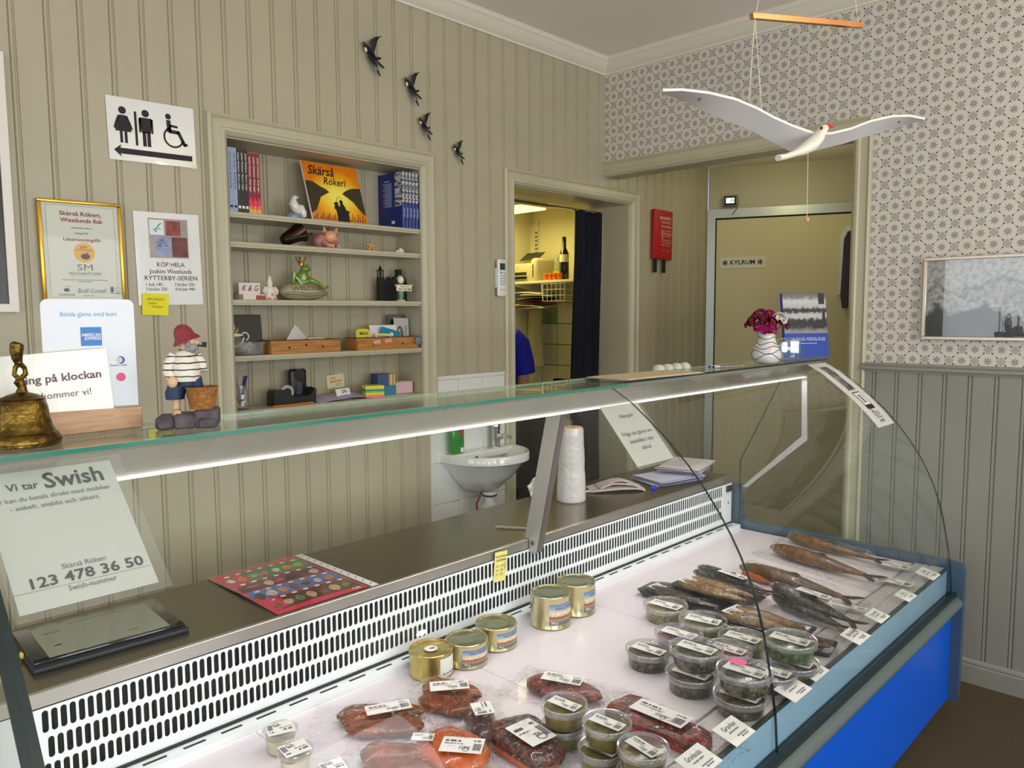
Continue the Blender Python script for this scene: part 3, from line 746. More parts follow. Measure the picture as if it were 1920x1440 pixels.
i.t('Bodil Cornell', .018, -.122, .021, shear=.45, width=.090).scribble(-.006, .026, -.138, .002, 6).t('ELDRIMNER', -.055, -.135, .0095, width=.048)
i.disc(-.056, -.119, .009, 16, .006).ring(-.052, -.113, .006, .0075, 20, 170).bar(.078, .088, -.126, -.108).scribble(.074, .094, -.130, .002, 7)
i.ring(.102, -.117, .0075, .0085).bar(.093, .111, -.131, -.128)
i.bar(-.102, .102, .153, .1536).bar(-.102, .102, -.1436, -.143).bar(-.1026, -.102, -.143, .153).bar(.102, .1026, -.143, .153); i.put(dp, GREYINK)
i = Ink(-.0032); i.disc(.004, .004, .032, 32); i.put(dp, M('orange seal', (238, 176, 70), .5), 'seal')
i = Ink(-.0038); i.t('SM', .002, .020, .013, width=.02).t('MATHANTVERK', .003, .0115, .007, width=.05).disc(.007, -.009, .0145, 18, .0095).stroke([(.008, -.001), (.016, .005), (.012, .007)], .0022); i.put(dp, M('brown print', (74, 44, 20), .5), 'seal_print')
i = Ink(-.0032); i.t('SM', .004, -.046, .030, width=.047).t('MATHANTVERK', .004, -.066, .0145, width=.10).bar(-.048, .052, -.0765, -.0761); i.put(dp, M('brown grey print', (122, 112, 96), .5))
mb = MB(); mb.box(-W2/2+fw, W2/2-fw, -.0062, -.0050, -H2/2+fw, H2/2-fw); obj('glazing', mb, clear('picture glass', (.98, .985, .98), .006, .5, 4), dp, smooth=0)

# ---- book offer sheet, laminated
ofs = sheet('book_offer_sheet', 'laminated sheet offering a book series with a colour photo of four covers', 'notice', .229, .325, (-2.560, -.004, 1.813), (0, R(-1.0), 0), LAM)
i = Ink(); i.bar(-.066, .072, .004, .142); i.put(ofs, M('cover photo ground', (188, 176, 170), .4, rgb2=(132, 120, 122), scale=6), 'cover_photo')
for nm, (x0, x1, z0, z1), col, c2 in (('pale', (-.063, -.013, .084, .137), (226, 230, 226), None), ('dark', (-.006, .046, .083, .135), (34, 22, 24), (170, 66, 44)), ('blue', (-.046, .008, .012, .080), (164, 172, 200), (120, 130, 170)), ('red', (.012, .068, .008, .078), (130, 58, 52), (70, 34, 34))):
    q = Ink(-.0014); q.bar(x0, x1, z0, z1); q.put(ofs, M('book cover '+nm, col, .4, rgb2=c2, scale=30) if c2 else M('book cover '+nm, col, .4), 'cover_photo')
q = Ink(-.0018); q.stroke([(-.05, .100), (-.038, .108), (-.030, .118), (-.022, .126)], .004).stroke([(-.044, .094), (-.036, .104)], .004).stroke([(-.032, .108), (-.024, .104)], .004); q.put(ofs, M('green print', (60, 160, 120), .5), 'cover_photo')
q = Ink(-.0018); q.t('Bland', -.022, .066, .008).t('blinda skär', -.022, .057, .0085, width=.036).bar(-.037, -.025, .046, .049).bar(-.013, -.001, .046, .049); q.put(ofs, M('navy print', (40, 54, 110), .5), 'lettering')
i = Ink(); i.t('KÖP HELA', .004, -.020, .0225, width=.098).t('Joakim Westlunds', .004, -.044, .0225, width=.150).t('RYTTERBY-SERIEN', .004, -.068, .0225, width=.186)
i.t('1 bok 140:-', -.056, -.090, .0165, width=.062).t('2 böcker 250:-', .052, -.090, .0165, width=.076).t('3 böcker 350:-', -.048, -.1065, .0165, width=.078).t('4 böcker 440:-', .053, -.1065, .0165, width=.076); i.put(ofs, INK)
yn = sheet('sticky_note', 'bright yellow sticky note with faint handwriting below the book offer sheet', 'note', .088, .076, (-2.618, -.009, 1.652), (R(3), R(2), 0), M('yellow note', (236, 226, 20), .6), curve=lambda t: -.006*(t+.5)**2)
i = Ink(-.008); i.t('076-5706275', -.002, .018, .011, shear=.3, width=.06).t('Joakim', -.012, .004, .010, shear=.3, width=.03).t('Westlund', .004, -.008, .010, shear=.3, width=.036); i.put(yn, M('olive pencil', (122, 122, 20), .7), 'handwriting')

# ---- swallow plaques (largest to smallest)
DARKW = M('dark glazed plumage', (8, 11, 14), .3, coat=.15, rgb2=(8, 24, 22), scale=30)
def swallow(px, py, s, label, rz):
    p = on(px, py, y=0)
    t = thing('swallow_plaque', label, 'wall ornament', (p.x, -.004, p.z), (0, rz, 0), 'flying swallow plaques')
    def wing(mb, pts, y=-.012):
        N = len(pts); up = [(q[0]*s, (y-q[3])*1, q[1]*s) for q in pts]
        rings = []
        for (x, z, wd, dy) in pts:
            rings.append([(x*s-wd*s*.75, y-dy, z*s), (x*s, y-dy-.005, z*s+wd*s*.1), (x*s+wd*s*.75, y-dy, z*s), (x*s, y-dy+.003, z*s)])
        mb.loft(rings)
    mb = MB(); wing(mb, [(-.02, .03, .25, 0), (.02, .30, .30, .004), (.12, .56, .24, .008), (.30, .76, .14, .010), (.50, .84, .05, .010), (.58, .85, .01, .008)]); obj('wing', mb, DARKW, t)
    mb = MB(); wing(mb, [(-.06, .0, .24, 0), (-.02, -.28, .27, .006), (.10, -.56, .22, .010), (.24, -.84, .14, .012), (.36, -1.02, .06, .012), (.40, -1.08, .01, .010)]); obj('wing', mb, DARKW, t)
    mb = MB(); pts = [(-.46*s, -.012, .30*s), (-.40*s, -.014, .27*s), (-.30*s, -.014, .18*s), (-.16*s, -.014, .06*s), (.06*s, -.012, -.10*s), (.26*s, -.010, -.24*s), (.36*s, -.008, -.32*s)]
    mb.tube(pts, [.03*s, .13*s, .15*s, .20*s, .17*s, .11*s, .06*s], 10, sq=.7); obj('body', mb, DARKW, t)
    mb = MB(); mb.loft([[(.22*s, -.008, -.14*s), (.26*s, -.012, -.24*s), (.18*s, -.006, -.26*s)], [(.54*s, -.010, -.10*s), (.62*s, -.012, -.10*s), (.54*s, -.008, -.22*s)]])
    mb.loft([[(.28*s, -.008, -.20*s), (.34*s, -.012, -.30*s), (.22*s, -.006, -.30*s)], [(.78*s, -.010, -.52*s), (.82*s, -.011, -.56*s), (.72*s, -.008, -.58*s)]]); obj('tail', mb, DARKW, t)
    mb = MB(); mb.ball((-.34*s, -.016, .06*s), .11*s, 10, sc=(.8, .6, 1.3), mx=None); obj('breast', mb, M('cream glaze', (226, 222, 200), .2, coat=.5), t)
    mb = MB(); mb.ball((-.46*s, -.020, .30*s), .085*s, 10, sc=(1.1, .8, 1)); mb.tube([(-.50*s, -.02, .31*s), (-.62*s, -.018, .33*s)], [.03*s, .004*s], 6); obj('head', mb, M('red brown glaze', (110, 34, 18), .2, coat=.5), t)
    return t
swallow(692, 100, .088, 'largest dark glazed swallow plaque, topmost of the flight', 0)
swallow(767, 163, .078, 'second swallow plaque, between the largest one and the chipped pair', 0)
swallow(791, 234, .066, 'third swallow plaque, just above the corner of the shelf niche', 0)
swallow(854, 283, .060, 'smallest swallow plaque, lowest of the flight', 0)

# ---- air conditioner remote in a wall holder
rm = thing('remote_control', 'white remote control in a holder beside the kitchen doorway', 'remote', (-.895, -.004, 1.795))
mb = MB(); mb.rbox(-.030, .030, -.016, .003, -.05, .05, .004, 2); obj('holder', mb, M('clear white plastic', (214, 216, 212), .3), rm)
mb = MB(); mb.rbox(-.0275, .0275, -.030, -.010, -.094, .094, .008, 3); rb = obj('handset', mb, M('white remote plastic', (236, 236, 232), .3), rm)
mb = MB(); mb.rbox(-.019, .019, -.0315, -.029, .040, .074, .001, 1); obj('display', mb, M('grey green display', (62, 76, 66), .2), rm)
i = Ink(-.0306)
for r_ in range(5):
    for c_ in (-.013, .001, .015): i.bar(c_-.004, c_+.004, .022-r_*.014, .027-r_*.014)
i.scribble(-.016, .018, -.06, .003, 3).t('PANASONIC', 0, .083, .007, width=.024); i.put(rm, M('grey print', (96, 92, 92), .6), 'buttons')
q = Ink(-.0307); q.disc(-.013, .027, .005); q.put(rm, M('green button', (50, 130, 70), .4), 'power_button')

# ---- fire blanket in red wallet
fb = thing('fire_blanket', 'red fire blanket pouch with two black pull straps', 'fire blanket', (.585, -.006, 2.11), (0, R(1.0), 0))
mb = MB(); mb.rbox(-.105, .105, -.028, .004, -.155, .16, .008, 2); obj('pouch', mb, M('red pouch fabric', (178, 18, 30), .5, bump=.1, bscale=60), fb)
for sx in (-.07, .03):
    mb = MB(); mb.rbox(sx-.018, sx+.018, -.016, -.010, -.238, -.15, .002, 1); obj('pull_strap', mb, M('black webbing', (20, 20, 22), .8), fb)
i = Ink(-.0285); i.t('BRANDFILT', .02, .108, .024, bold=.02, width=.13)
for k_, z_ in enumerate((.088, .078, .060, .052, .030, .016, .008, -.004, -.030, -.044)): i.scribble(-.03, .085, z_, .0035, 20+k_)
i.stroke([(-.03, .035), (-.015, .015), (-.025, -.01), (-.005, -.02)], .006).stroke([(-.022, .02), (-.004, .03)], .004).t('001 112', .02, -.062, .014, width=.09)
i.bar(.0, .004, -.105, -.09).bar(.05, .054, -.105, -.09); i.put(fb, M('white print', (220, 205, 205), .5))

# ================================================================== shelf one: books
PAGES = M('page block', (226, 220, 204), .8)
def upright_book(x0, w_, h, d, z, mt, label, group, y0=.004, author=None, foot=None):
    t = thing('book', label, 'book', (x0+w_/2, y0, z), (0, 0, 0), group)
    mb = MB(); mb.box(-w_/2, -w_/2+.0015, 0, d, 0, h).box(w_/2-.0015, w_/2, 0, d, 0, h).box(-w_/2, w_/2, -.0012, .0015, 0, h); obj('cover', mb, mt, t, smooth=0)
    mb = MB(); mb.box(-w_/2+.0015, w_/2-.0015, .0015, d-.003, .002, h-.002); obj('pages', mb, PAGES, t, smooth=0)
    if author:
        i = Ink(-.0018); vs, fs = text_verts(author, w_*.62, 'RIGHT', .01)
        L = max(v.x for v in vs)-min(v.x for v in vs); k = h*.62/L
        x_hi = max(v.x for v in vs)
        i.mb.add([(v.y, i.y, h*.93-(v.x-x_hi+L)*k) for v in vs], fs); i.put(t, WHITE if author[0] != '*' else WHITE)
    if foot:
        i = Ink(-.0019); foot(i, w_, h)
    return t
specs = [('light blue', (150, 164, 196), 2), ('black', (26, 20, 20), 3), ('crimson', (132, 20, 44), 3)]
xs = -2.322; titles = {'light blue': 'Joakim Westlund · Bland blinda skär', 'black': 'Joakim Westlund · Med is i magen', 'crimson': 'Joakim Westlund · Röda dagar'}
ordn = {0: 'first', 1: 'second', 2: 'third'}
for nm, col, cnt in specs:
    for k in range(cnt):
        w_ = .0168 if nm != 'black' else .0150
        wht = {'light blue': 'against the niche side', 'black': 'between the light blue and crimson ones', 'crimson': 'at the end of the row of spines'}[nm]
        bk = upright_book(xs, w_-.0006, .238 if nm != 'crimson' else .228, .15, 2.005, M(nm+' spine', col, .35), '%s %s paperback %s' % (ordn[k], nm, wht), 'row of upright paperbacks', author=None)
        i = Ink(-.0018)
        vs, fs = text_verts(titles[nm].replace('·', '-'), w_*.55, 'LEFT', .012); L = max(v.x for v in vs)
        hgt = .238 if nm != 'crimson' else .228
        i.mb.add([(v.y, i.y, hgt*.93-v.x*hgt*.58/L) for v in vs], fs); i.put(bk, WHITE if nm != 'light blue' else M('navy print', (40, 54, 110), .5))
        i = Ink(-.0018)
        if nm == 'light blue': i.bar(-.005, .005, .015, .024).put(bk, INK, 'publisher_mark')
        elif nm == 'black': i.bar(-.005, .005, .014, .024).put(bk, WHITE, 'publisher_mark')
        else:
            i.poly([(-.0078, 0), (.0078, 0), (.0078, .044), (0, .062), (-.0078, .044)]); i.put(bk, M('pink red print', (226, 44, 84), .4), 'spine_print')
            q = Ink(-.0021); q.poly([(-.0078, 0), (.0078, 0), (.0078, .012), (-.0078, .026)]).disc(0, .022, .005); q.put(bk, M('orange print', (238, 168, 70), .4), 'spine_print')
        xs += w_
# ---- dove figurine
W_CER = M('white glazed ceramic', (226, 222, 212), .2, coat=.5); B_CER = M('blue grey glaze', (120, 140, 165), .25, coat=.4)
t = thing('dove_figurine', 'small white figurine of two doves on a blue grey base', 'figurine', (-2.015, .07, 2.005))
mb = MB(); mb.lathe([(.036, 0), (.040, .012), (.034, .022), (.03, .024)], 14, sx=1, sy=.8); obj('base', mb, B_CER, t)
mb = MB(); mb.tube([(.028, 0, .026), (.012, 0, .046), (.0, 0, .066), (.004, 0, .084), (.012, 0, .092)], [.012, .022, .019, .011, .010], 10); mb.tube([(.018, 0, .093), (.030, 0, .091)], [.005, .001], 6); obj('dove', mb, W_CER, t)
mb = MB(); mb.tube([(.042, -.01, .012), (.038, -.012, .03), (.034, -.012, .048), (.030, -.012, .058)], [.012, .016, .011, .009], 10); mb.tube([(.026, -.012, .058), (.017, -.012, .056)], [.004, .001], 6); obj('dove', mb, W_CER, t)
# ---- picture book leaning
pb = thing('picture_book', 'orange illustrated picture book showing two figures at sunset', 'book', (-1.8155, .022, 2.006), (R(-19), 0, 0))
WB, HB = .275, .268
mb = MB(); mb.box(-WB/2, WB/2, 0, .008, 0, HB); obj('cover', mb, M('book white edge', (225, 222, 214), .5), pb, smooth=0)
def cover_mat():
    mt, n, l, out = new_mat('sunset cover art'); b_ = n.new('ShaderNodeBsdfPrincipled'); b_.inputs['Roughness'].default_value = .3; l.new(b_.outputs[0], out.inputs[0])
    tc = n.new('ShaderNodeTexCoord'); mp = n.new('ShaderNodeMapping'); l.new(tc.outputs['Object'], mp.inputs[0])
    mp.inputs['Location'].default_value = (-.012*7, 0, -.118*8); mp.inputs['Scale'].default_value = (7, 1, 8)
    gr = n.new('ShaderNodeTexGradient'); gr.gradient_type = 'SPHERICAL'; l.new(mp.outputs[0], gr.inputs[0])
    nz = n.new('ShaderNodeTexNoise'); nz.inputs['Scale'].default_value = 25; l.new(tc.outputs['Object'], nz.inputs[0])
    ad = n.new('ShaderNodeMath'); ad.operation = 'MULTIPLY_ADD'; l.new(nz.outputs['Fac'], ad.inputs[0]); ad.inputs[1].default_value = .35; l.new(gr.outputs['Fac'], ad.inputs[2])
    rp = n.new('ShaderNodeValToRGB'); e = rp.color_ramp.elements; e[0].position = .1; e[0].color = (*lin((224, 110, 22)), 1); e[1].position = .95; e[1].color = (*lin((252, 240, 96)), 1)
    k = e.new(.45); k.color = (*lin((246, 178, 20)), 1); l.new(ad.outputs[0], rp.inputs[0]); l.new(rp.outputs[0], b_.inputs['Base Color']); return mt
i = Ink(-.0006); i.bar(-WB/2+.002, WB/2-.0005, .0005, HB-.0005); i.put(pb, cover_mat(), 'cover_art')
i = Ink(-.0012); i.poly([(-WB/2+.002, .178), (-.10, .176), (-.07, .158), (-.042, .146), (-.028, .134), (-.05, .122), (-.075, .108), (-.09, .08), (-.11, .045), (-WB/2+.002, .03)])
i.poly([(WB/2-.001, .168), (.10, .166), (.075, .158), (.05, .145), (.036, .132), (.06, .118), (.085, .098), (.105, .07), (.122, .05), (WB/2-.001, .04)]); i.put(pb, M('dark hills', (44, 40, 22), .5, rgb2=(70, 60, 24), scale=60), 'cover_art')
i = Ink(-.0016); i.t('Skärså', -.052, .228, .060, shear=.35, bold=.012, width=.130).t('Rökeri', .006, .184, .050, shear=.35, bold=.008, width=.115); i.put(pb, INK)
i = Ink(-.0016); i.poly([(-.012, .002), (-.012, .055), (-.020, .060), (-.014, .078), (-.018, .086), (-.010, .09), (.0, .092), (.006, .086), (.002, .078), (.01, .070), (.014, .088), (.010, .096), (.020, .104), (.030, .098), (.028, .086), (.036, .070), (.038, .058), (.060, .05), (.048, .046), (.046, .002)])
i.stroke([(-.006, .086), (.004, .110), (.018, .118), (.03, .108)], .0016); i.put(pb, INK, 'figures_print')
i = Ink(-.0016)
for k in range(14): xx = -.13+k*.0095; i.stroke([(xx, .004), (xx+.004, .016+.01*((k*7) % 3))], .003)
for k in range(9): xx = .052+k*.0092; i.stroke([(xx, .004), (xx+.005, .018+.012*((k*5) % 3))], .003)
i.put(pb, INK, 'grass_print')['kind'] = 'stuff'
# ---- blue hardbacks
BLUEB = M('blue book cloth', (14, 34, 118), .35); PHOTO = M('grey photo print', (196, 196, 194), .35, rgb2=(40, 40, 42), scale=34, stretch=(1, 1, 2.5), contrast=(.42, .58))
for k in range(5):
    w_ = .0195; x0 = -1.502+k*w_
    t = thing('hardback_book', ['blue hardback with its back cover facing the picture book', 'second blue hardback with a photo spine', 'third blue hardback with a photo spine', 'fourth blue hardback with a photo spine', 'fifth blue hardback with a photo spine, against the niche side'][k], 'book', (x0+w_/2, .004, 2.005), (0, R(0), 0), 'row of blue hardbacks')
    H3, D3 = .252, .175
    mb = MB(); mb.box(-w_/2, -w_/2+.002, 0, D3, 0, H3).box(w_/2-.002, w_/2, 0, D3, 0, H3)
    mb.prism([(-w_/2, .002), (-w_/2+.003, -.001), (0, -.003), (w_/2-.003, -.001), (w_/2, .002)], 0, H3, 'z'); obj('cover', mb, BLUEB, t, smooth=30)
    mb = MB(); mb.box(-w_/2+.002, w_/2-.002, .003, D3-.004, .003, H3-.003); obj('pages', mb, PAGES, t, smooth=0)
    mb = MB(); mb.prism([(-w_/2, .0018), (-w_/2+.003, -.0014), (0, -.0034), (w_/2-.003, -.0014), (w_/2, .0018), (0, 0)], .115, H3-.001, 'z')
    if k == 0: mb.box(-w_/2-.0005, -w_/2, .002, .05, .10, H3-.001)
    obj('photo_print', mb, PHOTO, t, smooth=30)
    i = Ink(-.0042); vs, fs = text_verts('Fiskeläge', .012, 'LEFT', .02); i.mb.add([(v.y, i.y, .09-v.x) for v in vs], fs); i.put(t, M('pale blue print', (170, 190, 225), .5))
    if k == 0:
        mb = MB()
        for r_ in range(20): mb.box(-w_/2-.0006, -w_/2, .075, .145-(r_*37 % 5)*.006, .205-r_*.0055, .2072-r_*.0055)
        mb.box(-w_/2-.0006, -w_/2, .09, .13, .215, .219); obj('back_blurb', mb, M('pale blue print', (170, 190, 225), .5), t, smooth=0)
        mb = MB(); mb.box(-w_/2-.0007, -w_/2, .055, .078, .022, .036); obj('barcode_patch', mb, WHITE, t, smooth=0)

# ================================================================== shelf two
BRONZE = M('dark brown bronze', (64, 44, 24), .22, metal=.8, var=.3, scale=20)
t = thing('toy_bell', 'dark brown handbell lying on its side on the second shelf', 'bell', (-2.045, .06, 1.893))
mx_ = Matrix.Translation((-.02, 0, .030)) @ Matrix.Rotation(R(62), 4, 'Y')
mb = MB(); mb.lathe([(.004, -.062), (.018, -.058), (.026, -.04), (.030, -.01), (.036, .02), (.046, .038), (.044, .040), (.034, .022), (.026, -.005)], 20, mx=Matrix.Translation((.022, 0, .046)) @ Matrix.Rotation(R(62), 4, 'Y') @ Matrix.Rotation(R(0), 4, 'X'), cap1=False); obj('bell_cup', mb, BRONZE, t)
mb = MB(); mb.rbox(-.062, .072, -.009, .009, -.006, .006, .003, 1, mx=Matrix.Translation((.018, -.035, .036)) @ Matrix.Rotation(R(-14), 4, 'Y')); obj('handle', mb, M('black lacquer', (24, 20, 18), .3), t)
t = thing('pig_figurine', 'peach coloured pig figurine in a pink dress', 'figurine', (-1.855, .07, 1.893))
PEACH = M('peach glaze', (230, 168, 128), .3, coat=.4, subsurf=.1); PINKD = M('dusty pink glaze', (196, 132, 122), .35, coat=.3)
mb = MB(); mb.ball((-.018, .02, .034), .034, 14, sc=(1.15, 1.0, 1.0)); obj('body', mb, PINKD, t)
mb = MB(); mb.ball((.008, -.012, .052), .030, 16, sc=(1.08, .9, .95)); mb.ball((.013, -.036, .044), .012, 10, sc=(1.2, .7, .9))
for sx, rz in ((-.016, -18), (.034, 18)):
    mb.loft([[(sx-.011, -.008, .070), (sx+.011, -.008, .070), (sx+.008, -.002, .070), (sx-.008, -.002, .070)], [(sx-.004+rz*.0004, -.012, .092), (sx+.004+rz*.0004, -.012, .092), (sx+.003+rz*.0004, -.010, .092), (sx-.003+rz*.0004, -.010, .092)]])
obj('head', mb, PEACH, t)
mb = MB(); mb.ball((.002, -.034, .057), .0028, 8); mb.ball((.024, -.034, .057), .0028, 8); mb.ball((.009, -.046, .044), .002, 6); mb.ball((.018, -.046, .044), .002, 6); obj('eyes', mb, INK, t)
mb = MB(); mb.tube([(-.03, -.01, .03), (-.02, -.034, .012), (.006, -.04, .010)], [.012, .011, .010], 8); mb.tube([(.03, -.004, .026), (.042, -.026, .013), (.030, -.04, .010)], [.012, .012, .011], 8); obj('arms', mb, PINKD, t)
t = thing('starfish_ornament', 'tan dried starfish standing on the second shelf', 'ornament', (-1.628, .07, 1.893))
mb = MB()
for k in range(5):
    a_ = R(90+72*k); mb.tube([(0, 0, .026), (math.cos(a_)*.016, 0, .026+math.sin(a_)*.016), (math.cos(a_)*.034, -.002, .026+math.sin(a_)*.030)], [.011, .008, .0015], 8)
obj('arms', mb, M('tan starfish', (196, 158, 104), .7, bump=.4, bscale=120), t); mb = MB(); mb.ball((0, -.008, .026), .011, 10, sc=(1, .6, 1)); obj('disc', mb, M('tan starfish', (196, 158, 104), .7), t)
t = thing('seashell', 'little white seashell at the end of the second shelf', 'shell', (-1.478, .06, 1.893))
mb = MB(); mb.tube([(-.022, 0, .006), (-.008, 0, .010), (.006, 0, .013), (.018, 0, .010), (.026, 0, .004)], [.002, .008, .013, .010, .003], 10); mb.ball((.0, -.008, .014), .011, 8, sc=(.9, .8, 1.2)); obj('shell_body', mb, M('shell white', (228, 218, 212), .35, coat=.3), t)

# ================================================================== shelf three
t = sheet('leaning_card', 'narrow white card leaning on edge at the niche side', 'card', .055, .115, (-2.300, .05, 1.730), (0, R(7), R(62)), M('bluish card', (205, 210, 222), .5), th=.004)
t = thing('card_box', 'pale box with a brown scripted ampersand monogram', 'box', (-2.222, .06, 1.672))
mb = MB(); mb.box(-.045, .045, -.03, .04, 0, .022); obj('box_base', mb, M('cream card', (226, 218, 200), .55), t, smooth=0)
mb = MB(); mb.box(-.045, .045, .005, .009, .022, .068); o = obj('printed_card', mb, M('rose white card', (228, 216, 210), .5), t, smooth=0)
i = Ink(.0044); i.t('K & G', 0, .046, .032, shear=.4, bold=.01, width=.074); i.put(t, M('brown script', (110, 52, 40), .5))
mb = MB(); mb.rbox(.008, .046, -.034, -.0305, 0, .018, .001, 1); obj('band', mb, M('rust print', (158, 74, 40), .5), t)
t = thing('gnome_figurine', 'white unglazed gnome figurine with pointed hat on the third shelf', 'figurine', (-2.143, .05, 1.672))
BIS = M('white bisque', (228, 222, 206), .55); mb = MB(); mb.lathe([(.022, 0), (.026, .01), (.025, .03), (.020, .048), (.010, .056), (.012, .064), (.012, .072), (.008, .080), (.006, .094), (.0015, .098)], 14, sy=.8); obj('body', mb, BIS, t)
mb = MB()
for s_ in (-1, 1): mb.tube([(s_*.018, 0, .05), (s_*.028, -.006, .036), (s_*.020, -.018, .026)], [.008, .008, .006], 8)
obj('arms', mb, BIS, t)
mb = MB(); mb.ball((.0, -.024, .022), .007, 8); mb.ball((.012, -.022, .006), .007, 8); mb.ball((-.012, -.022, .006), .007, 8); obj('hands_and_feet', mb, PEACH, t)
# frog prince on a stone
t = thing('frog_figurine', 'green frog with golden crown sitting on a welcome stone', 'figurine', (-1.968, .085, 1.672))
STONE = M('glazed beige stone', (172, 160, 128), .3, coat=.4, var=.1, scale=14); FROG = M('glossy green glaze', (86, 128, 34), .15, coat=.7, rgb2=(120, 150, 60), scale=24)
rings = []
for k in range(11):
    u = -1+2*k/10; rr = max(.02, (1-abs(u)**2.6))**.5
    rings.append([(u*.112, math.cos(2*math.pi*j/18)*.050*rr, .036+math.sin(2*math.pi*j/18)*.036*rr*(1-.15*u)) for j in range(18)])
mb = MB(); mb.loft(rings); obj('stone', mb, STONE, t)
i = Ink(-.0505); vs, fs = text_verts('WELCOME', .030, 'CENTER', .01)
w0 = max(abs(v.x) for v in vs)
i.mb.add([(v.x/w0*.078, -.050*(max(.05, 1-abs(v.x/w0*.078/.112)**2.6)**.5)*math.cos((v.y+.012)/.05)-.0006, .050+v.y*.8-(v.x/w0)**2*.004) for v in vs], fs); i.put(t, M('dark stone print', (104, 94, 72), .5))
mb = MB()
for zz in (.022, .032): mb.tube([(-.10+.02*k, -.051*(max(.05, 1-abs((-.10+.02*k)/.112)**2.6)**.5), zz+.004*math.sin(k)) for k in range(11)], .0016, 6)
obj('grooves', mb, M('dark stone print', (104, 94, 72), .5), t)
mb = MB(); mb.tube([(-.022, 0, .066), (-.018, -.002, .09), (-.008, -.004, .108), (.0, -.006, .122)], [.026, .025, .019, .015], 14)
mb.ball((.004, -.010, .132), .020, 14, sc=(1.15, 1, .8)); mb.ball((-.004, -.014, .146), .007, 8); mb.ball((.012, -.014, .146), .007, 8); obj('body', mb, FROG, t)
mb = MB(); mb.ball((-.010, -.020, .090), .016, 10, sc=(.9, .5, 1.5)); obj('belly', mb, M('pale belly glaze', (190, 180, 140), .2, coat=.6), t)
mb = MB(); mb.tube([(-.02, -.014, .074), (.02, -.030, .084), (.052, -.034, .070), (.078, -.034, .050), (.100, -.030, .060)], [.013, .012, .009, .007, .005], 10); mb.tube([(-.03, .0, .072), (-.056, -.012, .080), (-.054, -.02, .112), (-.060, -.02, .122)], [.013, .011, .009, .006], 10); mb.tube([(-.028, -.012, .110), (-.046, -.022, .094), (-.030, -.03, .074)], [.008, .007, .006], 8); mb.tube([(.005, -.012, .108), (.014, -.03, .090), (.006, -.036, .074)], [.008, .007, .006], 8); obj('legs', mb, FROG, t)
GOLD = M('gold lustre', (196, 138, 60), .2, metal=.8); mb = MB(); mb.lathe([(.009, .146), (.010, .15), (.009, .158)], 12, (-.012, -.006, 0))
for k in range(5):
    a_ = 2*math.pi*k/5; mb.tube([(-.012+.009*math.cos(a_), -.006+.009*math.sin(a_), .156), (-.012+.020*math.cos(a_), -.006+.020*math.sin(a_), .176)], [.004, .002], 6); mb.ball((-.012+.021*math.cos(a_), -.006+.021*math.sin(a_), .179), .004, 8)
obj('crown', mb, GOLD, t)
# black castle silhouette
t = thing('castle_ornament', 'black metal castle skyline ornament in the niche corner', 'ornament', (-1.470, .125, 1.672)); BLK = M('matt black metal', (16, 15, 15), .5)
mb = MB(); prof = [(-.085, 0), (.072, 0), (.072, .095), (.066, .100), (.066, .108), (.058, .118), (.050, .108), (.050, .10), (.044, .10), (.044, .152), (.022, .152), (.022, .10), (.014, .108), (.006, .118), (-.002, .108), (-.010, .096), (-.018, .108), (-.026, .116), (-.034, .106), (-.040, .094), (-.056, .098), (-.056, .112), (-.085, .112)]
mb.prism(prof, -.012, .012, 'y'); obj('castle_wall', mb, BLK, t, smooth=0)
mb = MB()
for xx in (-.081, -.062):
    mb.box(xx-.002, xx+.002, -.010, -.006, .112, .142).box(xx-.002, xx+.002, .006, .010, .112, .142)
mb.box(-.085, -.058, -.012, .012, .141, .145); mb.lathe([(.012, .145), (.006, .154), (.001, .168)], 8, (-.0715, 0, 0)); obj('lantern_tower', mb, BLK, t, smooth=20)
# elf with a sign
t = thing('elf_figurine', 'little green figure holding up a cream sign with hand lettering', 'figurine', (-1.487, .045, 1.672)); G2 = M('green glaze two', (70, 120, 76), .3, coat=.4); CRM = M('cream glaze', (226, 222, 200), .2, coat=.5)
mb = MB(); mb.lathe([(.022, 0), (.024, .004), (.018, .008)], 14); obj('base', mb, CRM, t)
mb = MB(); mb.lathe([(.014, .008), (.015, .02), (.017, .04), (.018, .056), (.014, .078), (.008, .084)], 14); obj('body', mb, G2, t)
mb = MB(); mb.ball((0, -.002, .098), .016, 12, sc=(1, 1, 1.15)); obj('head', mb, CRM, t)
mb = MB(); mb.lathe([(.0165, .102), (.014, .112), (.006, .119), (.001, .121)], 12, (0, .003, 0)); obj('cap', mb, M('pale yellow green glaze', (190, 196, 130), .3), t)
mb = MB(); mb.rbox(-.044, .044, -.030, -.022, .046, .076, .004, 2); obj('sign_board', mb, M('cream sign', (232, 226, 190), .4), t)
i = Ink(-.0306); i.t('Please don´t', .002, .0675, .009, bold=.01, width=.056).t('ASK FOR ME', .0, .055, .012, bold=.01, width=.074); i.put(t, INK)
mb = MB(); mb.ball((-.046, -.026, .072), .006, 8); mb.ball((.044, -.026, .074), .006, 8); obj('hands', mb, PEACH, t)
sheet('flat_paper', 'thin white paper lying flat on the third shelf', 'paper', .21, .09, (-1.66, .05, 1.6725), (R(-90), 0, 0), WHITE)

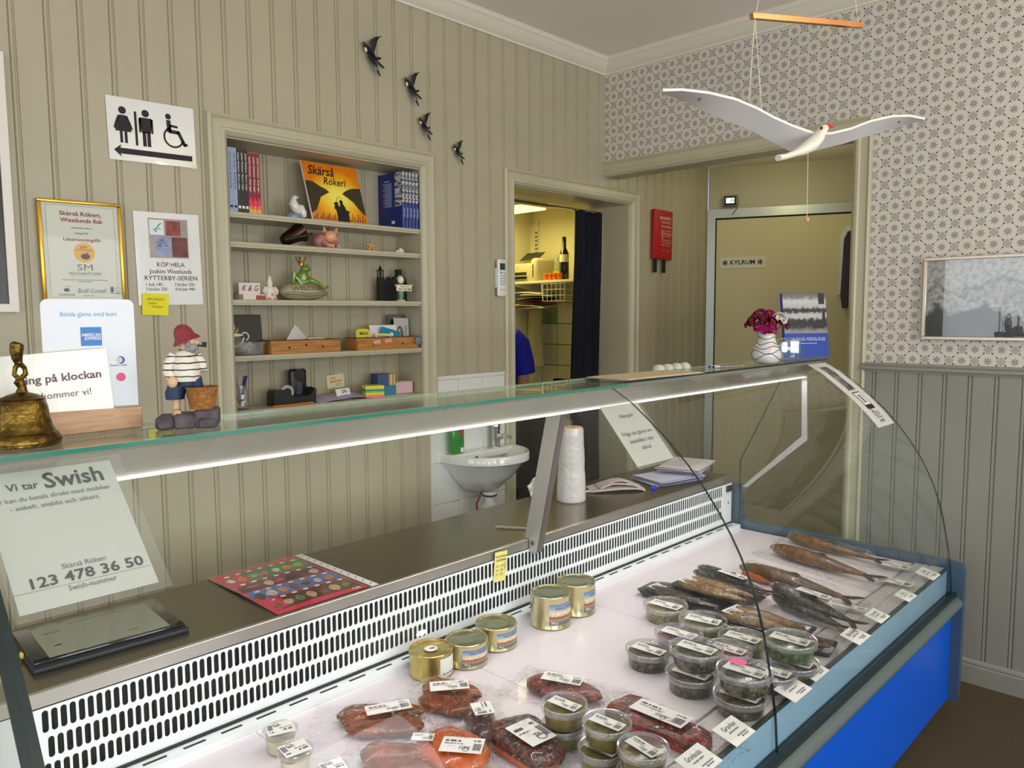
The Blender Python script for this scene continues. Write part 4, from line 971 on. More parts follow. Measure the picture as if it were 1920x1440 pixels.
# ================================================================== shelf four
t = thing('coffee_sign', 'black coffee brand sign showing a steaming white cup', 'sign', (-2.222, .135, 1.455), (R(-6), 0, 0))
mb = MB(); mb.box(-.088, .088, 0, .006, 0, .16); obj('board', mb, M('black glossy card', (12, 13, 10), .2, coat=.3), t, smooth=0)
i = Ink(); i.poly([(-.07, .16), (.02, .03), (-.086, .03), (-.086, .14)]); i.put(t, M('dull olive glow print', (82, 96, 30), .35), 'print')
i = Ink(-.0014); i.ring(-.036, .075, .040, .046, 190, 350, 20).disc(-.038, .078, .044, 24, .006).ring(.012, .072, .013, .018, -80, 130, 16).t('inne Kaffe', -.014, .036, .032, bold=.012, width=.13); i.put(t, WHITE)
i = Ink(-.0014); i.poly([(-.058, .090), (-.05, .112), (-.046, .135), (-.040, .112), (-.050, .094)]).poly([(-.044, .088), (-.034, .104), (-.030, .126), (-.026, .104), (-.036, .088)]).poly([(-.030, .088), (-.020, .098), (-.016, .112), (-.014, .098), (-.022, .086)]); i.put(t, M('orange flame print', (232, 160, 70), .5), 'print')
i = Ink(-.0014); i.poly([(-.05, .142), (-.046, .152), (-.032, .146)]).disc(-.054, .158, .004).disc(-.044, .164, .004).disc(-.060, .166, .003); i.put(t, M('leaf print', (178, 196, 90), .5), 'print')
CLEARP = clear('clear plastic tub', (.96, .96, .96), .06, .7, 3, .08, haze=.10)
t = thing('plastic_tub', 'empty clear plastic tub with coins standing below the coffee sign', 'tub', (-2.238, .058, 1.455))
mb = MB(); mb.lathe([(.050, 0), (.058, .004), (.062, .040), (.064, .042), (.066, .050), (.0645, .051), (.061, .046), (.057, .006), (.05, .002)], 28, cap0=True, cap1=True); obj('tub_wall', mb, CLEARP, t)
mb = MB()
for k in range(9): mb.lathe([(.011, 0), (.0115, .001), (.011, .002)], 12, (random.uniform(-.035, .035), random.uniform(-.035, .03), .004+.002*k*.6))
obj('coin', mb, M('copper coin', (146, 108, 84), .3, metal=.9), t)['kind'] = 'stuff'
PINE = M('scorched pine', (196, 138, 68), .5, rgb2=(150, 92, 36), scale=7, stretch=(1.2, 10, 16), contrast=(.35, .7))
PINE_D = M('charred edge', (66, 36, 14), .6)
def crate(x0, x1, label, y0=.01, d=.10, h=.056):
    w_ = x1-x0; t = thing('wooden_crate', label, 'crate', ((x0+x1)/2, y0, 1.455), (0, 0, 0), 'pine crates on the fourth shelf'); th = .009
    for nm, bx in (('front_slat', (-w_/2, w_/2, 0, th)), ('back_slat', (-w_/2, w_/2, d-th, d)), ('end_slat', (-w_/2, -w_/2+th, th, d-th)), ('end_slat', (w_/2-th, w_/2, th, d-th))):
        mb = MB(); mb.rbox(bx[0], bx[1], bx[2], bx[3], 0, h, .0015, 1); obj(nm, mb, PINE, t)
    mb = MB(); mb.box(-w_/2+th, w_/2-th, th, d-th, .002, .008); obj('bottom_board', mb, PINE, t, smooth=0)
    mb = MB(); mb.rbox(-w_/2+.002, w_/2-.002, -.0006, .001, h-.003, h+.0006, .0004, 1).rbox(-w_/2-.0006, -w_/2+.002, .001, d-.001, h-.003, h+.0006, .0004, 1); obj('scorched_edge', mb, PINE_D, t)
    mb = MB()
    for q in range(3): mb.lathe([(.005, 0), (.002, .0006)], 10, mx=Matrix.Translation((-w_/4+q*w_/4.2, -.0003, h*.45+.008*(q % 2))) @ Matrix.Rotation(R(90), 4, 'X'))
    obj('knot', mb, PINE_D, t); return t
crate(-2.168, -1.842, 'scorched pine crate holding crumpled white receipts, next to the plastic tub')
cr2 = crate(-1.755, -1.415, 'scorched pine crate with pink notes stuck on its front')
sheet('receipt', 'white paper standing on its corner in the receipt crate', 'paper', .085, .085, (-2.015, .07, 1.512), (R(-8), R(42), R(10)), M('off white receipt', (218, 212, 202), .6), curve=lambda t: .01*t*t)
sheet('receipt_slip', 'short white slip lying at the end of the receipt crate', 'paper', .075, .02, (-1.935, .05, 1.512), (R(-60), 0, R(-8)), M('off white receipt', (218, 212, 202), .6))
for k, (dx, lb) in enumerate(((-.062, 'first pink note on the front of the pine crate'), (.0, 'second pink note on the front of the pine crate'))):
    sheet('pink_note', lb, 'note', .038, .017, (-1.585+dx-.005, .0085, 1.490+k*.004), (0, R(-4), 0), M('pink note', (238, 160, 160), .6), group='pink notes on the crate')
t = sheet('yellow_tag', 'yellow cut out card with black handwriting standing in the crate', 'card', .075, .058, (-1.694, .055, 1.520), (R(-8), 0, 0), M('yellow card', (222, 208, 60), .6), r=.018)
i = Ink(); i.t('MALKA', .004, .008, .018, bold=.02, width=.045).t('kr. 50', .0, -.012, .016, shear=.3, width=.05); i.put(t, INK, 'handwriting')
sheet('white_card', 'plain white card standing behind the turquoise card', 'card', .155, .10, (-1.558, .085, 1.514), (R(-6), R(0), 0), WHITE)
t = sheet('turquoise_card', 'turquoise voucher card tilted in the crate', 'card', .115, .060, (-1.535, .065, 1.516), (R(-10), R(14), 0), M('turquoise card', (22, 136, 168), .45))
i = Ink(); i.disc(.006, .006, .010).scribble(-.03, .03, -.018, .003, 5); i.put(t, WHITE, 'print')
t = sheet('cream_card', 'pale yellow handwritten card below the turquoise one', 'card', .095, .034, (-1.585, .048, 1.509), (R(-14), R(3), 0), M('pale yellow card', (230, 218, 130), .6)); i = Ink(); i.scribble(-.035, .035, .004, .0035, 9); i.put(t, INK, 'handwriting')
t = sheet('leaflet', 'dark photo leaflet at the back of the niche corner', 'leaflet', .085, .155, (-1.452, .125, 1.534), (R(-8), R(0), R(-16)), M('dark leaflet print', (60, 40, 34), .35, rgb2=(20, 18, 18), scale=22))
t = sheet('chocolate_leaflet', 'grey leaflet with an oval brown logo in the niche corner', 'leaflet', .075, .145, (-1.448, .095, 1.523), (R(-8), R(2), R(-16)), M('grey leaflet', (176, 172, 168), .4))
i = Ink(); i.disc(-.008, -.006, .017, 24, .040); i.put(t, M('dark brown print', (48, 22, 18), .4), 'logo')
i = Ink(-.0013); vs, fs = text_verts('Roslags', .022, 'CENTER', .01, .3); i.mb.add([(-.008+v.y, i.y, -.006+v.x*.8) for v in vs], fs); i.put(t, WHITE)
i = Ink(); vs, fs = text_verts('choklad', .016, 'CENTER', 0, .3); i.mb.add([(.022+v.y, i.y, .01+v.x) for v in vs], fs); i.put(t, GREYINK)
t = thing('knitted_flower', 'grey blue knitted flower hanging on the crate corner', 'ornament', (-1.425, .002, 1.489)); mb = MB()
for k in range(6): a_ = 2*math.pi*k/6; mb.ball((.011*math.cos(a_), -.002, .011*math.sin(a_)), .0085, 8, sc=(1, .6, 1))
obj('petals', mb, M('grey blue wool', (124, 142, 166), .9, bump=.5, bscale=200), t); mb = MB(); mb.ball((0, -.006, 0), .006, 8); obj('centre', mb, M('grey blue wool', (124, 142, 166), .9), t)

# ================================================================== shelf five (bottom)
CGL = clear('clear jar glass', (.95, .97, .96), .06, .8, 3, .03, haze=.04)
t = thing('glass_jar', 'clear glass jar holding pens at the niche side', 'jar', (-2.272, .07, 1.24)); mb = MB()
mb.lathe([(.026, 0), (.029, .004), (.029, .07), (.023, .082), (.023, .094), (.025, .096), (.022, .097), (.021, .082), (.026, .068), (.026, .006)], 20, cap1=True); obj('jar_wall', mb, CGL, t)
for k, (nm, c1, a_, rz) in enumerate((('navy ballpoint pen in the glass jar', (22, 32, 120), 14, 20), ('blue capped pen in the glass jar', (30, 40, 140), 20, 60), ('red pen standing in the glass jar', (170, 26, 56), -22, 10), ('grey pen in the glass jar', (150, 152, 160), 16, 120))):
    p = thing('pen', nm, 'pen', (-2.272+.004*k-.006, .07, 1.246), (R(a_*.3), R(a_), R(rz)), 'pens in the glass jar'); mb = MB(); mb.tube([(0, 0, .012), (0, 0, .13 if k != 2 else .088)], .0042, 8); obj('barrel', mb, M('pen '+str(c1), c1, .3), p); mb = MB(); mb.tube([(0, 0, 0), (0, 0, .012)], [.001, .004], 8); obj('tip', mb, M('pen tip', (160, 160, 165), .3, metal=.7), p)
BPL = M('black plastic', (20, 20, 22), .35)
t = thing('tape_dispenser', 'black desktop tape dispenser with a roll of clear tape', 'tape dispenser', (-2.050, .075, 1.24)); mb = MB()
mb.prism([(-.094, 0), (.10, 0), (.104, .06), (.094, .066), (.086, .046), (.070, .034), (.0, .030), (-.03, .060), (-.05, .066), (-.082, .066), (-.092, .056)], -.03, .03, 'y'); obj('base', mb, BPL, t, smooth=30)
mb = MB(); mb.tube([(-.02+.0*k, -.008, .052) for k in (0,)]+[(-.02, .008, .052)], .030, 28); obj('tape_roll', mb, M('clear tape roll', (176, 172, 160), .3), t)
mb = MB(); mb.tube([(-.02, -.0095, .052), (-.02, .0095, .052)], .018, 20); obj('hub', mb, BPL, t); mb = MB(); mb.box(.094, .105, -.012, .012, .060, .068); obj('cutter', mb, ALU, t, smooth=0)
t = thing('card_reader', 'black upright card reader behind the tape dispenser', 'card reader', (-1.985, .135, 1.24)); mb = MB()
mb.rbox(-.040, .040, -.018, .012, 0, .142, .012, 3); obj('shell', mb, BPL, t); mb = MB(); mb.tube([(0, -.017, .118), (0, -.021, .118)], .024, 22); obj('head', mb, M('black gloss', (12, 12, 14), .12, coat=.5), t); mb = MB(); mb.prism([(-.016, .02), (.016, .02), (.010, .085), (-.010, .085)], -.0205, -.018, 'y'); obj('keypad', mb, M('dark grey plastic', (70, 72, 76), .4), t, smooth=0)
t = thing('pencil', 'orange pencil lying at the front of the bottom shelf', 'pencil', (-2.07, .02, 1.2445), (0, R(90), R(4))); mb = MB(); mb.tube([(0, 0, -.10), (0, 0, .085)], .0038, 6); obj('shaft', mb, M('orange lacquer', (222, 112, 30), .35), t); mb = MB(); mb.tube([(0, 0, .085), (0, 0, .10)], [.0038, .0006], 6); obj('point', mb, M('bare wood', (206, 170, 120), .6), t)
for k, (xx, rz, lb) in enumerate(((-1.86, 6, 'lilac paper folded beside the tape dispenser'), (-1.76, -8, 'lilac paper under the price card'))):
    sheet('lilac_paper', lb, 'paper', .17, .11, (xx, .075, 1.245+.004*k), (R(-84), 0, R(rz)), M('lilac paper', (196, 184, 214), .6), curve=lambda t: -.03*max(0, .25-t*t)*1.2)
t = sheet('note_on_board', 'cream note with red handwriting stuck to the back boards', 'note', .092, .062, (-1.763, .180, 1.311), (0, R(-5), 0), M('cream note', (226, 216, 168), .6)); i = Ink(); i.t('KÖKS', -.014, .016, .016, shear=.3, width=.034).t('BANDENA', .0, .0, .016, shear=.3, width=.062).t('OFF', .012, -.016, .014, shear=.3, width=.028); i.put(t, M('red pen', (190, 60, 50), .6), 'handwriting')
t = sheet('price_card', 'small white card with a handwritten price on the bottom shelf', 'card', .072, .04, (-1.786, .085, 1.266), (R(-20), R(-2), 0), WHITE); i = Ink(); i.t('29:-', .010, .006, .020, bold=.02, width=.034).t('Handduk', -.002, -.011, .010, shear=.3, width=.034); i.put(t, INK, 'handwriting')
t = thing('note_cube', 'low striped block of coloured sticky notes', 'note block', (-1.655, .045, 1.24), (0, 0, R(-22))); z0 = 0
for k, c1 in enumerate(((232, 96, 130), (240, 150, 70), (226, 218, 50), (120, 190, 70), (40, 130, 150), (226, 218, 50), (230, 224, 70))):
    mb = MB(); mb.box(-.042, .042, -.038, .038, z0, z0+.0075); obj('sticky_pad', mb, M('pad %d %d %d' % c1, c1, .6), t, smooth=0); z0 += .0077
t = thing('note_cube', 'taller striped cube of sticky notes with a blue wrapper', 'note block', (-1.556, .10, 1.24), (0, 0, R(-12)))
mb = MB(); mb.box(-.046, .046, -.04, .04, .0, .045); obj('lower_block', mb, M('pad 40 130 150', (40, 130, 150), .6), t, smooth=0); mb = MB(); mb.box(-.045, .010, -.0405, .04, .0455, .098); obj('wrapper', mb, M('blue wrapper', (40, 74, 120), .45), t, smooth=0); x0 = .0105
for k, c1 in enumerate(((240, 150, 70), (232, 96, 130), (230, 224, 70), (120, 190, 70), (40, 130, 150), (226, 218, 50), (226, 70, 110))):
    mb = MB(); mb.box(x0, x0+.0049, -.039, .039, .0455, .097); obj('sticky_pad', mb, M('pad %d %d %d' % c1, c1, .6), t, smooth=0); x0 += .005
t = thing('pink_box', 'pale pink cardboard box in the bottom niche corner', 'box', (-1.455, .11, 1.24), (0, 0, R(-6))); mb = MB(); mb.rbox(-.055, .050, -.04, .055, 0, .052, .002, 1); obj('carton', mb, M('pale pink card', (220, 186, 188), .6), t); mb = MB(); mb.rbox(-.056, .051, -.041, .056, .0525, .056, .001, 1); obj('lid', mb, M('pale pink lid', (228, 204, 204), .6), t)
sheet('white_paper', 'white paper flat under the note blocks on the bottom shelf', 'paper', .2, .1, (-1.60, .045, 1.2406), (R(-90), 0, R(3)), WHITE)
# ================================================================== THINGS ON THE TOP GLASS
ZT = TZ+.0085
BRASS = M('aged brass', (128, 102, 44), .32, metal=.95, rgb2=(76, 58, 24), scale=26, bump=.5, bscale=48)
t = thing('hand_bell', 'aged brass hand bell with an embossed body', 'bell', (-3.392, -1.478, ZT))
mb = MB(); mb.lathe([(.041, .0), (.0485, .002), (.050, .010), (.047, .017), (.043, .021), (.0385, .030), (.0355, .045), (.0335, .060), (.030, .071), (.022, .078), (.010, .082), (.006, .083)], 40, cap0=False); mb.lathe([(.006, .080), (.028, .068), (.033, .045), (.040, .012), (.041, 0)], 32, cap0=False, cap1=False); obj('bell_cup', mb, BRASS, t)
mb = MB(); mb.lathe([(.0478, .006), (.0505, .0075), (.0478, .009)], 40, cap0=False, cap1=False).lathe([(.042, .019), (.0445, .021), (.0405, .0235)], 40, cap0=False, cap1=False).lathe([(.029, .071), (.0315, .073), (.027, .0755)], 36, cap0=False, cap1=False); obj('rim_bands', mb, BRASS, t)
mb = MB(); mb.tube([(0, 0, .080), (.001, 0, .090), (-.002, 0, .098), (-.001, 0, .104)], [.009, .006, .008, .0045], 10)
mb.tube([(-.001, 0, .102), (-.008, 0, .110), (-.006, 0, .120), (-.001, 0, .126)], [.004, .0035, .0035, .0045], 8); mb.tube([(-.001, 0, .102), (.007, 0, .110), (.006, 0, .119), (.0, 0, .126)], [.004, .004, .0035, .0045], 8)
mb.tube([(-.001, 0, .124), (-.003, 0, .134), (-.003, 0, .146), (-.002, 0, .155), (-.001, 0, .158)], [.005, .0075, .0095, .0095, .006], 12); obj('handle', mb, BRASS, t)
mb = MB(); mb.tube([(0, 0, .07), (0, 0, .02)], .002, 6); mb.ball((0, 0, .014), .008, 10); obj('clapper', mb, BRASS, t)
# wooden sign holder with its sheet and card sign
OAK = M('pale oak', (206, 166, 128), .5, rgb2=(186, 142, 104), scale=9, stretch=(2, 22, 22), contrast=(.3, .7))
t = thing('sign_holder', 'pale wooden block holding signs upright beside the brass bell', 'sign holder', (-3.262, -1.385, ZT), (0, 0, R(1)))
mb = MB(); mb.rbox(-.078, .070, -.022, -.006, 0, .038, .0015, 1); obj('front_rail', mb, OAK, t); mb = MB(); mb.rbox(-.078, .070, .006, .022, 0, .038, .0015, 1); obj('back_rail', mb, OAK, t); mb = MB(); mb.box(-.077, .069, -.006, .006, 0, .014); obj('slot_base', mb, OAK, t, smooth=0)
rs = sheet('ring_sign', 'laminated white notice asking customers to ring the bell', 'sign', .172, .118, (-3.325, -1.388, ZT+.078), (R(-3), R(-3.5), R(-9)), LAM)
i = Ink(); i.t('Ring på klockan', .012, .016, .0185, bold=.022, width=.122).t('så kommer vi!', .010, -.012, .0165, width=.090); i.put(rs, M('plum print', (92, 62, 78), .55))
mb = MB(); mb.box(-.092, .094, -.0022, -.0016, -.062, .066); obj('lamination', mb, clear('lamination film', (.99, .99, .97), .004, .12, 4, .05, bump=.06, bscale=40), rs, smooth=0)
cs = sheet('card_payment_sign', 'white rounded sign welcoming card payment, behind the bell notice', 'sign', .142, .215, (-3.262, -1.3795, ZT+.118), (0, 0, R(-8)), M('white acrylic', (202, 205, 208), .25, coat=.3), th=.003, r=.011)
i = Ink(); i.t('Betala gärna med kort', 0, .082, .0115, width=.086); i.put(cs, M('sky blue print', (110, 176, 214), .5))
i = Ink(); i.bar(-.014, .018, .028, .060); i.put(cs, M('card blue', (28, 116, 190), .4), 'card_logo')
i = Ink(-.0013); i.t('AMERICAN', .002, .0465, .0075, bold=.02, width=.030).t('EXPRESS', .0045, .0405, .0075, bold=.02, width=.025); i.put(cs, WHITE, 'card_logo')
i = Ink(); i.disc(.046, .002, .0065, 20); i.put(cs, M('navy logo', (40, 80, 150), .4), 'card_logo'); i = Ink(-.0013); i.disc(.0435, .002, .0048, 18); i.put(cs, WHITE, 'card_logo'); i = Ink(-.0016); i.t('D', .0435, .002, .007).t('Diners Club', .042, -.007, .005, width=.026); i.put(cs, M('navy logo', (40, 80, 150), .4), 'card_logo')
i = Ink(); i.disc(.045, -.028, .0075, 20); i.put(cs, M('pink logo', (226, 60, 116), .4), 'card_logo')

# fisherman figurine
def striped():
    mt, n, l, out = new_mat('striped jersey'); b_ = n.new('ShaderNodeBsdfPrincipled'); b_.inputs['Roughness'].default_value = .45; l.new(b_.outputs[0], out.inputs[0])
    tc = n.new('ShaderNodeTexCoord'); sp = n.new('ShaderNodeSeparateXYZ'); l.new(tc.outputs['Object'], sp.inputs[0])
    nz = n.new('ShaderNodeTexNoise'); nz.inputs['Scale'].default_value = 60; l.new(tc.outputs['Object'], nz.inputs[0])
    a1 = n.new('ShaderNodeMath'); a1.operation = 'MULTIPLY_ADD'; l.new(nz.outputs['Fac'], a1.inputs[0]); a1.inputs[1].default_value = .004; l.new(sp.outputs['Z'], a1.inputs[2])
    m1 = n.new('ShaderNodeMath'); m1.operation = 'MULTIPLY'; l.new(a1.outputs[0], m1.inputs[0]); m1.inputs[1].default_value = 1/.0115
    fr_ = n.new('ShaderNodeMath'); fr_.operation = 'FRACT'; l.new(m1.outputs[0], fr_.inputs[0])
    lt = n.new('ShaderNodeMath'); lt.operation = 'LESS_THAN'; l.new(fr_.outputs[0], lt.inputs[0]); lt.inputs[1].default_value = .2
    mx = n.new('ShaderNodeMix'); mx.data_type = 'RGBA'; l.new(lt.outputs[0], mx.inputs[0]); mx.inputs[6].default_value = (*lin((228, 220, 204)), 1); mx.inputs[7].default_value = (*lin((46, 40, 52)), 1); l.new(mx.outputs[2], b_.inputs['Base Color']); return mt
JERSEY = striped(); NAVYT = M('navy trousers', (26, 50, 78), .5, var=.25, scale=30); SKIN = M('figurine skin', (214, 176, 140), .45)
t = thing('fisherman_figurine', 'fisherman figurine in striped jersey and red rain hat with a basket', 'figurine', (-3.135, -1.462, ZT), (0, 0, R(-30)))
rg = random.Random(4); mb = MB()
for k, (x0, x1, y0, y1, z1) in enumerate(((-.050, -.018, -.03, .03, .022), (-.020, .016, -.034, .012, .026), (.012, .052, -.03, .03, .033), (-.02, .02, .008, .034, .024), (-.046, -.024, -.036, -.01, .016), (.02, .05, -.036, -.008, .018))): mb.rbox(x0, x1, y0, y1, 0, z1, .004, 1)
obj('stone_base', mb, M('grey violet stones', (104, 94, 98), .6, rgb2=(62, 52, 58), scale=40, bump=.3), t)
mb = MB(); mb.tube([(-.018, 0, .022), (-.018, 0, .040), (-.017, .002, .058)], [.0085, .0065, .0085], 10); mb.tube([(-.018, .004, .027), (-.016, -.014, .0265), (-.014, -.02, .026)], [.007, .008, .006], 8); mb.tube([(.012, .004, .034), (.012, .006, .058)], [.007, .008], 8); obj('bare_legs', mb, SKIN, t)
mb = MB(); mb.tube([(-.020, 0, .050), (-.020, 0, .058), (-.016, 0, .070), (-.008, 0, .084)], [.0155, .0165, .016, .018], 12); mb.tube([(.014, .004, .050), (.014, .004, .058), (.012, .002, .070), (.008, 0, .084)], [.0145, .0155, .016, .018], 12); mb.tube([(0, 0, .074), (0, 0, .090)], [.0225, .0245], 16, sq=.8); obj('trousers', mb, NAVYT, t)
mb = MB(); mb.tube([(0, 0, .082), (0, 0, .092), (0, .0, .104), (-.001, .002, .118), (-.002, .004, .130), (-.002, .004, .137)], [.0255, .0275, .027, .024, .0195, .011], 18, sq=.85); mb.tube([(-.018, -.004, .128), (-.026, -.008, .113), (-.0275, -.012, .099), (-.022, -.018, .088)], [.009, .0095, .009, .008], 12); mb.tube([(.016, .008, .127), (.024, .012, .112), (.026, .006, .097)], [.009, .0095, .009], 12); obj('jersey', mb, JERSEY, t)
mb = MB(); mb.ball((-.020, -.022, .082), .009, 10, sc=(1, .8, 1.2)); obj('hand', mb, SKIN, t)
mb = MB(); mb.ball((.004, .002, .150), .0165, 14, sc=(1, .95, 1.15)); mb.tube([(.018, -.002, .150), (.024, -.003, .148)], [.005, .003], 8); obj('head', mb, SKIN, t)
mb = MB(); mb.ball((.009, -.001, .141), .0125, 12, sc=(1.1, 1.1, .9)); mb.ball((.006, -.012, .147), .006, 8); obj('beard', mb, M('grey beard', (150, 150, 148), .9, bump=.8, bscale=150), t)
mb = MB(); mb.tube([(.022, -.004, .144), (.032, -.006, .143)], .0016, 6); mb.tube([(.032, -.006, .141), (.033, -.006, .150)], .0038, 8); obj('pipe', mb, INK, t)
mb = MB(); mb.lathe([(.0245, -.010), (.0225, -.006), (.0175, .0), (.0155, .010), (.011, .018), (.004, .022), (.0005, .0225)], 22, mx=Matrix.Translation((.000, .002, .160)) @ Matrix.Rotation(R(-22), 4, 'Y'), cap0=False); obj('rain_hat', mb, M('wine red hat', (134, 40, 52), .45), t)
mb = MB(); mb.lathe([(.0195, .033), (.022, .040), (.0265, .068), (.0285, .072), (.026, .0725), (.0235, .066), (.019, .04)], 22, (.026, -.012, 0)); 
for k in range(5): mb.lathe([(.0205+k*.0013, .038+k*.007), (.0222+k*.0013, .041+k*.007), (.0212+k*.0013, .044+k*.007)], 22, (.026, -.012, 0), cap0=False, cap1=False)
obj('basket', mb, M('wicker brown', (176, 118, 50), .6, rgb2=(130, 78, 28), scale=120, bump=.5), t)

# papers lying on the glass
NEWS = M('newsprint', (222, 204, 172), .7, rgb2=(176, 156, 124), scale=60, stretch=(1, 8, 1), contrast=(.45, .7))
t = thing('newspaper', 'folded newspaper lying flat on the counter top glass', 'newspaper', (-1.655, -1.435, ZT), (0, 0, R(-4)))
for k in range(3): mb = MB(); mb.box(-.20+.01*k, .20-.004*k, -.075+.004*k, .085-.004*k, .0012*k, .0012*k+.001); obj('news_sheet', mb, NEWS, t, smooth=0)
for k in range(4):
    t = thing('pale_dome', ['pale glass dome at the newspaper end of its row', 'second pale glass dome behind the newspaper', 'third pale glass dome behind the newspaper', 'pale glass dome nearest the pens'][k], 'ornament', (-1.47+.055*k, -1.352, ZT), (0, 0, 0), 'row of pale domes'); mb = MB(); mb.lathe([(.022, 0), (.0225, .006), (.018, .015), (.010, .020), (.002, .0215)], 18); obj('dome', mb, M('milky glass', (206, 206, 190), .3, coat=.3), t)
for k, (dy, lb) in enumerate(((0, 'ballpoint pen with blue cap end, behind its twin on the glass'), (-.016, 'ballpoint pen with blue cap end, nearest the front of the glass'))):
    p0 = on(1335, 688, z=ZT+.004); p1 = on(1421, 684, z=ZT+.004); dirn = (p1-p0); an = math.atan2(dirn.y, dirn.x)
    t = thing('ballpoint_pen', lb, 'pen', (p0.x, p0.y+.012+dy, ZT+.0045), (0, R(90), an), 'pens on the counter glass')
    mb = MB(); mb.tube([(0, 0, .0), (0, 0, .006)], .0042, 8); obj('cap_end', mb, M('pen blue', (40, 56, 170), .35), t)
    mb = MB(); mb.tube([(0, 0, .006), (0, 0, .03)], .0041, 8); obj('grip', mb, M('pinkish white plastic', (222, 208, 200), .4), t)
    mb = MB(); mb.tube([(0, 0, .03), (0, 0, .13)], .0038, 8); obj('barrel', mb, M('smoky clear barrel', (150, 134, 124), .2, coat=.4), t)
    mb = MB(); mb.tube([(0, 0, .03), (0, 0, .13)], .0015, 6, mx=Matrix.Translation((-.003, 0, 0))); obj('refill', mb, M('dark refill', (52, 40, 44), .4), t)
    mb = MB(); mb.tube([(0, 0, .13), (0, 0, .148)], [.0038, .001], 8); obj('tip', mb, M('tan tip', (196, 150, 110), .4), t)
# vase of sweet williams
vp = on(1437, 681, z=ZT)
t = thing('flower_vase', 'small white vase painted with blue lines', 'vase', (vp.x, vp.y, ZT), (0, 0, 0))
VPROF = [(.032, 0), (.046, .006), (.055, .022), (.056, .036), (.050, .054), (.041, .072), (.034, .088), (.031, .102), (.034, .116), (.031, .116), (.028, .102)]
mb = MB(); mb.lathe(VPROF, 30); obj('vase_body', mb, M('white glazed vase', (226, 222, 212), .22, coat=.5), t)
mb = MB()
def vr(z):
    for (r0, z0), (r1, z1) in zip(VPROF, VPROF[1:]):
        if z0 <= z <= z1 and z1 > z0: return r0+(r1-r0)*(z-z0)/(z1-z0)
    return .03
for z0, am, ph in ((.045, .008, 0), (.062, .006, 1.3), (.078, .005, 2.1), (.098, .004, .6), (.028, .012, 2.9)):
    mb.tube([((vr(z0+am*math.sin(3*a_+ph))+.0006)*math.cos(a_), (vr(z0+am*math.sin(3*a_+ph))+.0006)*math.sin(a_), z0+am*math.sin(3*a_+ph)) for a_ in [2*math.pi*q/36 for q in range(37)]], .0014, 5)
obj('blue_line', mb, M('cobalt line', (70, 80, 140), .4), t)
bq = thing('bouquet', 'bunch of crimson and magenta flowers with one white head in the vase', 'flowers', (vp.x, vp.y, ZT+.112))
STEM = M('green stem', (74, 92, 44), .6); cols = {'crimson': (124, 6, 44), 'magenta': (168, 18, 110), 'white': (236, 224, 214)}
heads = [(-.045, -.012, .05, 'crimson', .038), (-.012, -.03, .038, 'crimson', .040), (.012, .02, .062, 'magenta', .036), (-.02, .02, .066, 'crimson', .036), (.046, -.02, .030, 'crimson', .034), (.034, -.034, .056, 'white', .032), (-.066, .0, .036, 'crimson', .024), (.05, .02, .05, 'magenta', .034), (.0, -.04, .012, 'magenta', .030), (-.035, -.03, .022, 'magenta', .030)]
# picture plane axes as seen from the shop side
ax = Vector((_r.x, _r.y, 0)).normalized(); ay = Vector((_f.x, _f.y, 0)).normalized()
fl = bmesh.new()
for k, (a_, b_, z_, c_, r_) in enumerate(heads):
    p = ax*a_+ay*b_+Vector((0, 0, z_))
    mb = MB(); mb.tube([(0, 0, -.07), tuple(p*.4), tuple(p)], .0018, 5); st = obj('stem', mb, STEM, bq)
    mb = MB(); rg = random.Random(k)
    for q in range(34):
        th_ = rg.uniform(0, 2*math.pi); ph_ = rg.uniform(0, 1.9); d_ = Vector((math.sin(ph_)*math.cos(th_), math.sin(ph_)*math.sin(th_), math.cos(ph_)))
        c = p+d_*r_*.85; u_ = d_.orthogonal().normalized(); v_ = d_.cross(u_)
        s_ = r_*.36
        ring = [c+d_*.003*(-1)**j+(u_*math.cos(j*math.pi/4)+v_*math.sin(j*math.pi/4))*s_*(1 if j % 2 else .6) for j in range(8)]
        mb.add([tuple(c-d_*.003)]+[tuple(x_) for x_ in ring], [(0, 1+j, 1+(j+1) % 8) for j in range(8)])
    obj('flower_head', mb, M('petal '+c_, cols[c_], .6, var=.35, scale=40), bq, smooth=0)
mb = MB()
for k in range(10):
    a_ = 2*math.pi*k/10; d_ = Vector((math.cos(a_), math.sin(a_), 0)); c = d_*.02+Vector((0, 0, .008)); e = d_*.055+Vector((0, 0, .012-.012*(k % 2)))
    n_ = Vector((-d_.y, d_.x, 0))*.004; mb.add([tuple(c-n_), tuple(c+n_), tuple(e)], [(0, 1, 2)])
obj('leaf', mb, STEM, bq, smooth=0)
